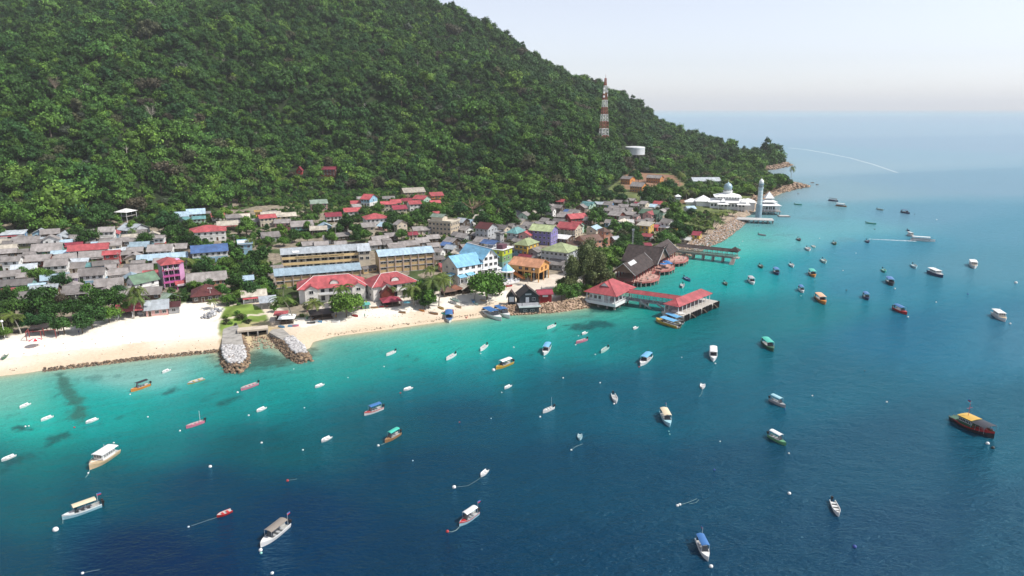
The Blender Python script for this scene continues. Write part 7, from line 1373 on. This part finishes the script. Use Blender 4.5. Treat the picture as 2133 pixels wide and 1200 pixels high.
# boats and boards pulled up on the sand
BD = [(919, 643, 12, 'yellow', -50), (903, 654, 14, 'wood', -28), (928, 655, 13, 'teal', -38), (936, 652, 14, 'red', -30), (943, 632, 15, 'grey', -45), (948, 626, 17, 'mint', -50), (969, 633, 14, 'grey', -35), (986, 628, 17, 'lblue', -80), (992, 634, 10, 'mint', -60), (1006, 627, 5, 'sand', -50), (879, 648, 7, 'orange', -40), (938, 648, 10, 'pink', -20), (955, 640, 13, 'sand', -50), (740, 659, 9, 'red', -35), (640, 663, 10, 'green', -80), (650, 664, 10, 'grey', -60), (655, 662, 9, 'sand', 20), (656, 672, 10, 'grey', 30), (665, 671, 10, 'lblue', -30), (648, 674, 6, 'black', 10), (587, 682, 11, 'lblue', -30), (610, 680, 12, 'lblue', 5), (614, 680, 8, 'pink', 0), (838, 652, 7, 'wood', -20), (1060, 597, 7, 'red', 10), (10, 745, 18, 'dgreen', -70), (800, 640, 12, 'red', 0), (780, 642, 8, 'wood', 5), (700, 672, 8, 'white', 10)]
for px, py, ln, c, an in BD:
    x, y, z = land(px, py, 0); dep = y * cP - (z - H) * sP; L = max(3.0, ln * dep / FPX * 1.6); t = empty('beached_boat', (x, y, z + .05), math.radians(an)); make_hull(t, L, L * .30, .55, BM(c), INTER, None, 8, floor=.15)
    for u in (-.2, .12): bench(t, u * L, L * .24, .32, BM(c))
    auto(t, {'mint': 'mint', 'sand': 'sand-coloured', 'lblue': 'light blue', 'dgreen': 'dark green', 'wood': 'brown'}.get(c, c) + ' small boat on the sand', 'boat', 'boats pulled up on the beach', px, py)
# a few people on the beach and decks
def person(x, y, z, rz, shirt, label, legs=(.05, .06, .10)):
    b = MB(); hs = []
    def limb(pts): 
        for (p, r), (q, s) in zip(pts, pts[1:]): b.bar(p, q, r, 7, s)
    sk = bpy.data.meshes.new('person'); J = [(0, 0, .92), (0, 0, 1.18), (0, 0, 1.40), (0, 0, 1.50), (0, 0, 1.62), (0, 0, 1.74), (.10, 0, .88), (.12, .03, .48), (.13, 0, .08), (.13, .14, .03), (-.10, 0, .88), (-.11, -.05, .48), (-.12, -.08, .08), (-.12, .06, .03), (.19, 0, 1.38), (.25, .02, 1.10), (.27, .10, .86), (.28, .14, .76), (-.19, 0, 1.38), (-.25, -.02, 1.10), (-.27, .06, .86), (-.28, .10, .76)]
    E = [(0, 1), (1, 2), (2, 3), (3, 4), (4, 5), (0, 6), (6, 7), (7, 8), (8, 9), (0, 10), (10, 11), (11, 12), (12, 13), (2, 14), (14, 15), (15, 16), (16, 17), (2, 18), (18, 19), (19, 20), (20, 21)]
    R = [.15, .14, .15, .06, .10, .07, .09, .06, .045, .04, .09, .06, .045, .04, .06, .042, .032, .03, .06, .042, .032, .03]
    sk.from_pydata(J, E, []); o = bpy.data.objects.new('person', sk); SC.collection.objects.link(o); md = o.modifiers.new('skin', 'SKIN'); 
    sk.skin_vertices[0] if len(sk.skin_vertices) else bpy.context.view_layer.update()
    if not len(sk.skin_vertices):
        bm_ = __import__('bmesh').new(); bm_.from_mesh(sk); bm_.verts.layers.skin.verify(); bm_.to_mesh(sk); bm_.free()
    for i, r in enumerate(R): sk.skin_vertices[0].data[i].radius = (r, r)
    sk.skin_vertices[0].data[0].use_root = True; md2 = o.modifiers.new('sub', 'SUBSURF'); md2.levels = md2.render_levels = 1
    bpy.context.view_layer.update(); dg = bpy.context.evaluated_depsgraph_get(); me = bpy.data.meshes.new_from_object(o.evaluated_get(dg)); bpy.data.objects.remove(o); me.name = 'person'
    me.materials.clear(); [me.materials.append(m) for m in (mat('skin', (.30, .17, .11), .6, var=0), shirt, mat('trousers', legs, .8, var=0), mat('hair', (.015, .012, .01), .7, var=0))]
    for p in me.polygons:
        c = p.center; p.material_index = 3 if c.z > 1.62 + c.y * .5 and c.z > 1.58 else (1 if 0.90 < c.z < 1.45 and (abs(c.x) < .26) else (2 if .35 < c.z <= .90 and abs(c.x) < .24 else 0))
    o = bpy.data.objects.new('person', me); SC.collection.objects.link(o); o.location = (x, y, z); o.rotation_euler = (0, 0, rz); tag(o, label, 'person'); return o
SH = {k: mat('shirt_' + k, BC[k], .8, var=0) for k in ('white', 'red', 'blue', 'yellow', 'navy', 'teal', 'pink')}
for k, (px, py, s, lb_) in enumerate(((165, 697, 'navy', 'person in dark clothes standing alone on the empty left beach'), (866, 640, 'white', 'person in a white shirt walking near the orange beached boat'), (1036, 604, 'red', 'person in red standing at the plaza edge of the rocks'), (1090, 600, 'blue', 'person in blue crossing the pale plaza'), (1128, 604, 'white', 'person in white behind the black beach cabin'), (700, 664, 'yellow', 'person in yellow on the sand right of the black bar'), (447, 640, 'white', 'person in white on the path by the maroon hall'), (760, 662, 'teal', 'person in teal by the red beached boat'), (640, 655, 'pink', 'person in pink by the boards near the black bar'))):
    x, y, z = land(px, py, 0); person(x, y, z, rng.uniform(0, 6), SH[s], lb_)
for k, (u, v, s, lb_) in enumerate(((14.5, 6.5, 'white', 'person in white on the nearest pink restaurant deck'), (13, 17, 'red', 'person in red on the nearest pink restaurant deck'), (15.5, 39, 'navy', 'person in dark clothes under the blue parasols'), (16, 58, 'white', 'person in white on the farthest pink restaurant deck'))):
    p = R0 @ Vector((u, v, 0)); person(p.x, p.y, p.z, rng.uniform(0, 6), SH[s], lb_)
# ---------------------------------------------------------------- trees and palms in the village
HF = [(x, y, max(L, D) * .5, t.rotation_euler.z, L, D) for t, px, py, L, D, x, y in HOUSES]
NEARP = {}
def near_proto(kind, v):
    k = (kind, v)
    if k in NEARP: return NEARP[k]
    R, Hc, nl = {0: (4.6, 7.0, 13), 1: (3.8, 6.2, 11), 2: (5.4, 7.0, 16)}[v]; t = empty('broadleaf_tree', (0, 0, 0))
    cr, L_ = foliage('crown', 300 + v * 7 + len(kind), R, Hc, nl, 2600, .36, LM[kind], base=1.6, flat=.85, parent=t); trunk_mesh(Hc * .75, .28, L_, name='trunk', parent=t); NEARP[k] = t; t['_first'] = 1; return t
def tree(px, py, wpx, kind='dark', v=None, up=None, look=None, label=None, hs=1.0):
    if kind == 'dark' and px > 262 and rng.random() < .35: kind = 'mid'
    v = rng.randrange(3) if v is None else v; R, Hc = {0: (4.6, 7.0), 1: (3.8, 6.2), 2: (5.4, 7.0)}[v]
    x, y, z = land(px, py, 4.5); dep = y * cP - (z - H) * sP; s = wpx * (1 if px < 262 or hs < 1 else .88) * dep / FPX / (2 * R * 1.12)
    x, y, z = land(px, py, (1.6 + Hc * .55) * s * hs)
    p = near_proto(kind, v)
    if p.get('_first'): t = p; del t['_first']
    else: t = dup(p)
    t.location = (x, y, z); t.rotation_euler = (0, 0, rng.uniform(0, 6.28)); t.scale = (s, s, s * hs)
    lk = look or (('large ' if wpx > 55 else 'small ' if wpx < 36 else '') + KW[kind] + ' tree')
    if label: tag(t, label, 'tree', 'trees in the village')
    else: auto(t, lk, 'tree', 'trees in the village', px, py)
    TREES.append((x, y, R * s)); return t
TREES = []
PALP = []
def palm(px, py, wpx=30, hpx=None, look='coconut palm', label=None, lean=None):
    """crown centre at (px, py), its base hpx pixels below"""
    if 600 < px < 1000 and py > 560: wpx *= 1.25
    hpx = hpx or 40; x, y, z = land(px, py + hpx, 0); dep = y * cP - (z - H) * sP; hh = hpx * dep / FPX / cP; fl = wpx * dep / FPX * .60
    k = rng.randrange(4)
    while len(PALP) <= k:
        t = empty('coconut_palm', (0, 0, 0)); palm_parts(400 + len(PALP), 8.0, 20, 4.6, LM['palm'], t, 1.0 + .5 * len(PALP)); t['_first'] = 1; PALP.append(t)
    p = PALP[k]
    if p.get('_first'): t = p; del t['_first']
    else: t = dup(p)
    s = fl / 3.7; t.location = (x, y, z); t.scale = (s, s, hh / 8.0); t.rotation_euler = (0, 0, rng.uniform(0, 6.28))
    if label: tag(t, label, 'palm', 'palms in the village')
    else: auto(t, look, 'palm', 'palms in the village', px, py)
    TREES.append((x, y, 1.5)); return t
# belt behind the left beach
for a in [(28, 640, 62), (72, 622, 66), (108, 650, 58, 'dark'), (150, 642, 62), (188, 655, 58), (205, 624, 62), (236, 622, 52), (130, 672, 44), (62, 668, 44), (12, 615, 50), (168, 668, 46), (225, 650, 50, 'mid'), (95, 615, 46), (45, 605, 40, 'mid'), (130, 622, 36, 'brown'), (18, 670, 44, 'olive'), (246, 606, 40), (180, 608, 40, 'mid'), (86, 668, 40), (5, 690, 36, 'mid'), (262, 640, 34, 'mid')]: tree(*a)
# among the houses on the left
for a in [(128, 583, 44, 'dark'), (100, 572, 34, 'mid'), (182, 492, 48), (78, 568, 42, 'mid'), (345, 458, 58), (303, 497, 48), (372, 478, 42), (330, 470, 40), (395, 497, 44), (375, 500, 34), (275, 470, 30, 'mid'), (160, 478, 34), (350, 482, 40), (298, 545, 22, 'mid'), (45, 565, 24, 'mid'), (165, 583, 28), (338, 512, 24, 'mid'),
          (425, 557, 46), (405, 545, 34), (400, 592, 30), (455, 560, 40, 'mid'), (470, 545, 40), (488, 585, 50), (520, 600, 46), (462, 602, 40, 'mid'), (500, 612, 40, 'mid'), (540, 592, 36, 'mid'), (515, 555, 44), (535, 535, 48), (556, 560, 38), (548, 590, 36, 'mid'), (495, 530, 38, 'mid'), (478, 512, 34, 'mid'), (445, 530, 30, 'light'), (500, 575, 34), (476, 620, 40, 'mid'),
          (512, 468, 44, 'mid'), (395, 468, 36), (455, 447, 34, 'mid'), (470, 440, 30, 'light'), (500, 450, 30, 'mid'), (345, 440, 34, 'mid'), (320, 452, 30, 'mid'), (590, 500, 34, 'mid'), (612, 488, 34), (640, 492, 26, 'mid'), (585, 478, 30, 'mid'), (560, 500, 30), (625, 510, 24, 'mid'), (650, 452, 40), (662, 435, 36), (640, 470, 26, 'mid'), (722, 462, 50), (745, 478, 40), (705, 478, 36), (690, 492, 34, 'mid'), (760, 488, 36), (742, 492, 34), (715, 435, 30, 'mid'), (755, 440, 26),
          (818, 452, 40), (845, 458, 40), (868, 452, 44), (880, 445, 36), (836, 486, 36), (808, 470, 30), (790, 430, 30, 'mid'), (905, 430, 40, 'mid'), (930, 440, 40), (955, 432, 40), (900, 450, 30), (1005, 455, 46), (1030, 458, 50), (1055, 448, 50), (1018, 438, 36), (1070, 462, 34), (1100, 432, 50), (1128, 432, 44), (1110, 452, 30), (1080, 430, 40), (1010, 418, 40), (1035, 425, 40), (1060, 506, 26, 'olive'), (1045, 415, 30), (1140, 412, 40)]: tree(*a)
# round the plaza and along the shore
tree(720, 628, 84, 'mid', 2, label='bright green leafy tree on the beach in front of the long resort'); tree(745, 628, 36, 'mid', 1); tree(700, 640, 34, 'mid', 1); tree(1014, 586, 96, 'mid', 2, label='broad bright green tree in front of the white hotel'); tree(985, 592, 34, 'mid', 1); tree(1040, 600, 30, 'mid', 1)
for a in [(868, 612, 46), (884, 626, 36), (850, 605, 34), (905, 600, 30), (620, 600, 30), (600, 620, 28, 'mid'), (572, 640, 22, 'mid'), (880, 590, 34), (640, 640, 20, 'olive'), (1180, 602, 46, 'mid'), (1195, 612, 38, 'mid'), (1172, 588, 34), (1240, 545, 46), (1262, 530, 50), (1290, 512, 44), (1258, 556, 40), (1276, 548, 40, 'mid'), (1300, 500, 40), (1325, 498, 40), (1225, 600, 34), (1240, 590, 36, 'olive'), (1300, 530, 34), (1330, 512, 34), (1240, 522, 34, 'mid'),
          (1245, 445, 44), (1238, 452, 34), (1280, 470, 34, 'mid'), (1305, 468, 36), (1322, 478, 30), (1296, 485, 30, 'olive'), (1270, 458, 22, 'mid'), (1385, 490, 46), (1400, 500, 44), (1378, 505, 34), (1405, 440, 44), (1420, 455, 44), (1395, 450, 34), (1432, 478, 36), (1420, 488, 34), (1410, 470, 34), (1392, 462, 30), (1350, 404, 50), (1375, 395, 50), (1395, 388, 46), (1410, 400, 30), (1345, 418, 30), (1320, 362, 28), (1382, 385, 26), (1440, 395, 30), (1370, 415, 30), (1296, 412, 34), (1440, 440, 26), (1330, 368, 24)]: tree(*a)
for a in [(1160, 402, 40), (1185, 395, 40), (1215, 398, 40), (1240, 400, 36), (1265, 405, 36), (1200, 410, 30, 'mid'), (1290, 395, 34)]: tree(*a)
for a in [(1170, 604, 50, 'mid'), (1194, 596, 52, 'mid'), (1236, 556, 58, 'mid'), (1258, 540, 60, 'mid'), (1282, 525, 54, 'mid'), (1305, 512, 46, 'mid'), (1246, 572, 46, 'olive'), (872, 606, 52), (893, 618, 46)]: tree(*a)
# casuarinas
cas = LM['olive']
def casuarina(px, py, wpx, hpx, label, seed):
    x, y, z = land(px, py + hpx * .5, 0); dep = y * cP - (z - H) * sP; W = wpx * dep / FPX / 2; Hh = hpx * dep / FPX; t = empty('casuarina_tree', (x, y, z)); g_ = np.random.default_rng(seed); lobes = []
    for i in range(26): u = g_.uniform(.18, 1); a = g_.uniform(0, 6.28); rr = W * (1.1 - u) * g_.uniform(.3, 1.0); lobes.append((rr * math.cos(a), rr * math.sin(a), Hh * u, W * g_.uniform(.24, .44)))
    foliage('crown', seed, W, Hh, 0, 5200, .30, LM['casuarina'], parent=t, lobes=lobes, flat=1.3, core=True); trunk_mesh(Hh * .9, .45, None, name='trunk', parent=t); tag(t, label, 'tree', 'trees in the village')
casuarina(1215, 562, 74, 96, 'tall feathery casuarina towering over the shore beside the pavilion', 91); casuarina(1248, 575, 50, 78, 'second casuarina, right behind the jetty pavilion roof', 92); casuarina(1190, 575, 48, 74, 'leaning casuarina on the plaza side of its taller neighbour', 93); casuarina(1272, 590, 34, 34, 'short feathery casuarina by the tall thin lamp', 94); casuarina(1228, 540, 52, 70, 'casuarina behind the tallest one', 95)
# palms
for a in [(44, 658, 44, 38), (2, 662, 34, 34), (448, 626, 26, 18), (612, 618, 40, 52), (663, 628, 32, 34), (708, 594, 34, 40), (862, 596, 34, 42), (892, 582, 36, 52), (914, 584, 36, 54), (926, 572, 30, 46), (988, 592, 26, 34), (885, 560, 24, 36), (391, 540, 34, 34), (528, 500, 22, 26), (560, 545, 22, 26), (590, 596, 18, 24), (820, 600, 22, 26), (275, 478, 20, 22), (1378, 508, 30, 24), (1392, 512, 26, 22), (1100, 570, 16, 22),
          (1450, 455, 26, 20), (1462, 462, 26, 20), (1475, 455, 26, 22), (1488, 448, 26, 20), (1500, 442, 24, 18), (1455, 472, 26, 16), (1472, 474, 24, 14), (1512, 442, 22, 14), (1440, 468, 26, 18), (1525, 440, 18, 10), (1490, 462, 22, 14), (1402, 375, 20, 26), (1415, 362, 18, 26), (1452, 385, 20, 26), (1470, 378, 18, 24), (1520, 378, 20, 24), (1540, 372, 20, 24), (1560, 368, 20, 22), (1585, 378, 18, 20), (1500, 385, 18, 22), (1430, 400, 18, 20), (1600, 375, 16, 16), (1532, 388, 20, 18), (1480, 400, 18, 18), (1647, 350, 13, 24), (1418, 392, 16, 24)]: palm(*a)
palm(279, 618, 42, 46, label='large golden-green palm leaning over the red beach house porch'); palm(300, 602, 40, 56, label='taller palm just behind the golden-green beach palm')
# wooded point behind the mosque and below the hill
for i in range(120):
    px = rng.uniform(1420, 1655); py = rng.uniform(362, 402) if px < 1560 else rng.uniform(368, 396)
    x, y = ground(px, py, 8); 
    if sdist(COAST, np.array([x]), np.array([y]))[0] < 14 or (1425 < px < 1500 and 365 < py < 385) or hgt(x, y) > 30: continue
    tree(px, py, rng.uniform(20, 34), rng.choice(['dark', 'dark', 'mid', 'mid', 'olive', 'light']), hs=.8)
# bare tree
def bare_tree(px, py, hpx, label, m=PALEBARK, seed=1, spread=.5):
    x, y, z = land(px, py, 0); dep = y * cP - (z - H) * sP; hh = hpx * dep / FPX; t = empty('bare_tree', (x, y, z)); r_ = random.Random(seed); b = MB(); c = MB()
    b.bar((0, 0, -1), (0, 0, hh * .45), hh * .03, 6, hh * .02)
    for i in range(12):
        a = r_.uniform(0, 6.28); p = Vector((0, 0, hh * r_.uniform(.35, .45))); q = Vector((math.cos(a) * hh * spread * r_.uniform(.4, 1), math.sin(a) * hh * spread * r_.uniform(.4, 1), hh * r_.uniform(.65, 1))); c.bar(p, q, hh * .012, 4, hh * .005)
        for k in range(4): a2 = a + r_.uniform(-1, 1); m_ = p.lerp(q, r_.uniform(.4, .9)); c.bar(m_, m_ + Vector((math.cos(a2), math.sin(a2), r_.uniform(.2, 1))) * hh * .18, hh * .006, 3, hh * .003)
    b.build('trunk', m, t); c.build('branches', m, t); tag(t, label, 'bare tree', 'bare trees')
bare_tree(985, 452, 40, 'leafless reddish tree spreading among the green ones above the village', mat('reddish_bark', (.30, .19, .15), .9, var=.1), 3, .6); bare_tree(318, 262, 42, 'dead grey snag standing on the slope', seed=4, spread=.15); bare_tree(118, 205, 44, 'tall thin bare trunk high on the upper left slope', BARK, seed=5, spread=.2)
# ---- scrub: low bushes between the houses and above them, nobody could count these
g = np.random.default_rng(17); Pv = VILL[0]; x0, y0 = Pv.min(0); x1, y1 = Pv.max(0)
def fill(name, N, region, keep, smin, smax, wts, label, mind=1.6):
    X_ = g.uniform(region[0], region[1], N); Y_ = g.uniform(region[2], region[3], N); ok = keep(X_, Y_); X_, Y_ = X_[ok], Y_[ok]
    for (hx, hy, r, rz, L, D) in HF:
        dx, dy = X_ - hx, Y_ - hy; c_, s_n = math.cos(rz), math.sin(rz); lx, ly = dx * c_ + dy * s_n, -dx * s_n + dy * c_; k = (abs(lx) < L / 2 + 1.0) & (abs(ly) < D / 2 + 1.6); X_, Y_ = X_[~k], Y_[~k]
    for P in BIG: k = inside(P, X_, Y_) | (distp(P, X_, Y_) < 1.2); X_, Y_ = X_[~k], Y_[~k]
    Z_ = height(X_, Y_); me = bpy.data.meshes.new(name); me.from_pydata(np.stack([X_, Y_, Z_ - .4], -1).tolist(), [], []); n_ = len(X_)
    a = me.attributes.new('idx', 'INT', 'POINT'); a.data.foreach_set('value', g.choice(len(wts), n_, p=np.array(wts) / sum(wts)).astype(np.int32)); a = me.attributes.new('scl', 'FLOAT', 'POINT'); a.data.foreach_set('value', g.uniform(smin, smax, n_).astype(np.float32)); a = me.attributes.new('rot', 'FLOAT', 'POINT'); a.data.foreach_set('value', g.uniform(0, 6.28, n_).astype(np.float32))
    o = bpy.data.objects.new(name, me); SC.collection.objects.link(o); tag(o, label, None, kind='stuff'); scatter(o, pc); print(name, n_); return o
def quadW(L, z=4): return gpts(L, z)
BIG = [quadW([(565, 600), (575, 520), (775, 500), (910, 515), (905, 575), (880, 600), (640, 625)]), quadW([(935, 600), (935, 560), (1000, 525), (1060, 545), (1160, 570), (1160, 600), (1050, 612)]), quadW([(335, 605), (330, 570), (395, 565), (395, 600)]), quadW([(1268, 590), (1290, 520), (1420, 505), (1430, 560), (1330, 590)], 3)] + PLAZA + SAND + [quadW([(1480, 440), (1420, 440), (1420, 415), (1560, 400), (1640, 420), (1640, 450)], 4)]
def kv(X_, Y_):
    sd_ = sdist(COAST, X_, Y_); v = vnoise(X_, Y_, 9, 11); s = hill_s(X_, Y_); iv = inside(Pv, X_, Y_)
    return (sd_ > 10) & (s < .02) & ((iv & (v < .52)) | (~iv)) & (X_ / Y_ < .40)
def ke(X_, Y_): return kv(X_, Y_) & ~inside(BARE[0], X_, Y_)
fill('village_scrub', 26000, (-420, 210, 230, 620), ke, .12, .34, [4, 3, 2, 6, 5, 2, 5, .6, 4, .6, 5, .3, 1.5], 'low bushes, banana clumps and weeds between the houses')
gz = [quadW([(395, 650), (400, 520), (480, 490), (565, 490), (568, 640), (470, 640)]), quadW([(250, 480), (400, 440), (640, 430), (800, 440), (1000, 440), (1150, 425), (1150, 380), (200, 440)], 8), quadW([(1215, 600), (1230, 530), (1300, 480), (1340, 480), (1330, 520), (1260, 590)])]
def kg(X_, Y_):
    r = np.zeros(X_.shape, bool)
    for P in gz: r |= inside(P, X_, Y_)
    return r & (sdist(COAST, X_, Y_) > 12) & (hill_s(X_, Y_) < .03)
fill('scrub_thicket', 7000, (-420, 210, 250, 620), kg, .28, .58, [6, 5, 2, 8, 6, 3, 4, .3, 3, .5, 6, .3, 1.2], 'dense green thicket on the rising ground above and beside the houses')
def kp(X_, Y_): return (sdist(COAST, X_, Y_) > 9) & (X_ > 95) & (Y_ > 520) & (hill_s(X_, Y_) < .03) & ~inside(BARE[0], X_, Y_) & (X_ / Y_ > .2)
fill('headland_scrub', 9000, (95, 420, 520, 1150), kp, .35, .8, [6, 5, 2, 6, 4, 3, 3, .3, 4, .8, 5, .6, 2.5], 'green scrub covering the ground behind the mosque and along the headland')
# ---------------------------------------------------------------- haze
def haze():
    b = MB(); b.box(-20000, 20000, -60, 34000, -7, 372)
    o = b.build('haze', []); m = bpy.data.materials.new('haze_air'); m.use_nodes = True; n = m.node_tree
    n.nodes.remove(n.nodes['Principled BSDF']); v = n.nodes.new('ShaderNodeVolumePrincipled'); v.inputs['Color'].default_value = (.93, .97, 1, 1); v.inputs['Density'].default_value = .00007; v.inputs['Anisotropy'].default_value = 0
    n.links.new(v.outputs[0], n.nodes['Material Output'].inputs['Volume']); o.data.materials.append(m); o['kind'] = 'stuff'; o['label'] = 'thin pale sea haze over the bay and the hill'
haze()
# ---------------------------------------------------------------- labels: what stands where
LAND = [('the pink hotel', 370, 565), ('the yellow school', 680, 530), ('the blue-roofed school hall', 660, 570), ('the blue-roofed white hotel', 985, 560), ('the orange stilted building', 1110, 555), ('the lime-roofed grey block', 1170, 510), ('the purple building', 1133, 473), ('the restaurant on stilts', 1345, 545),
        ('the brown covered pier', 1470, 520), ('the red-roofed jetty', 1400, 620), ('the minaret', 1580, 410), ('the radio mast', 1257, 240), ('the white water tank', 1322, 315), ('the bare red earth', 1350, 360), ('the green hall', 1356, 440), ('the stone groynes', 550, 720), ('the red-roofed beach resorts', 760, 590), ('the sand beach', 250, 690),
        ('the maroon-roofed grey block', 1013, 470), ('the blue-roofed white house', 436, 517), ('the broad red hipped roof', 432, 473), ('the unfinished tan house', 860, 396), ('the lone house on the slope', 680, 350), ('the long teal-walled house', 103, 513), ('the big silver-roofed house', 94, 602), ('the beige flat-roofed block', 925, 473),
        ('the red-and-black fishing boat', 2025, 890), ('the white cabin cruiser', 212, 955), ('the brown-canopied boat', 570, 1110), ('the cream-canopied boat', 170, 1060), ('the white-canopied boat', 975, 1075), ('the moving ferry', 1920, 500), ('the black-roofed beach huts', 1100, 620), ('the yellow-canopied boat', 1710, 625), ('the blue-canopied boat below', 1462, 1140), ('the red pontoon boat', 1875, 645),
        ('the upper forest edge', 120, 190), ('the hilltop ridge', 900, 60), ('the outer headland', 1600, 330), ('the silver shed roof', 28, 482), ('the yellow house on the slope', 563, 443), ('the long brown shophouses', 1225, 490)]
ORD = ['', 'second ', 'third ', 'fourth ', 'fifth ', 'sixth ', 'seventh ', 'eighth ', 'ninth ', 'tenth ', 'eleventh ', 'twelfth ', 'thirteenth ', 'fourteenth ', 'fifteenth ', 'sixteenth ', 'seventeenth ', 'eighteenth ', 'nineteenth ', 'twentieth ']
buckets = {}
for o, look, cat, px, py in REG:
    best = sorted(LAND, key=lambda l: math.hypot(px - l[1], (py - l[2]) * 2.2))
    ln, lx, ly = next(l for l in best if math.hypot(px - l[1], py - l[2]) > 6)
    dx, dy = px - lx, (py - ly) * 2.2
    d = ('right of' if dx > 0 else 'left of') if abs(dx) > abs(dy) else ('in front of' if dy > 0 else 'behind')
    buckets.setdefault((look, cat, d, ln), []).append((math.hypot(dx, dy), o))
for (look, cat, d, ln), L in buckets.items():
    L.sort(key=lambda q: q[0])
    for i, (_, o) in enumerate(L):
        if len(L) == 1: s = f'{look}, {d} {ln}'
        else: s = f'{look}, {ORD[i] if i < 20 else str(i + 1) + "th "}nearest {d} {ln}'.replace(', nearest', ', nearest')
        o['label'] = s

_c = {}
for o in SC.objects:
    if o.parent is None and o.get('category'): _c.setdefault(o['label'], []).append(o.name)
print('things', sum(map(len, _c.values())), 'shared labels', [(k, len(v)) for k, v in _c.items() if len(v) > 1][:9], 'long', [k for k in _c if len(k.split()) > 16][:5]); print(random.Random(1).sample(list(_c), 14))
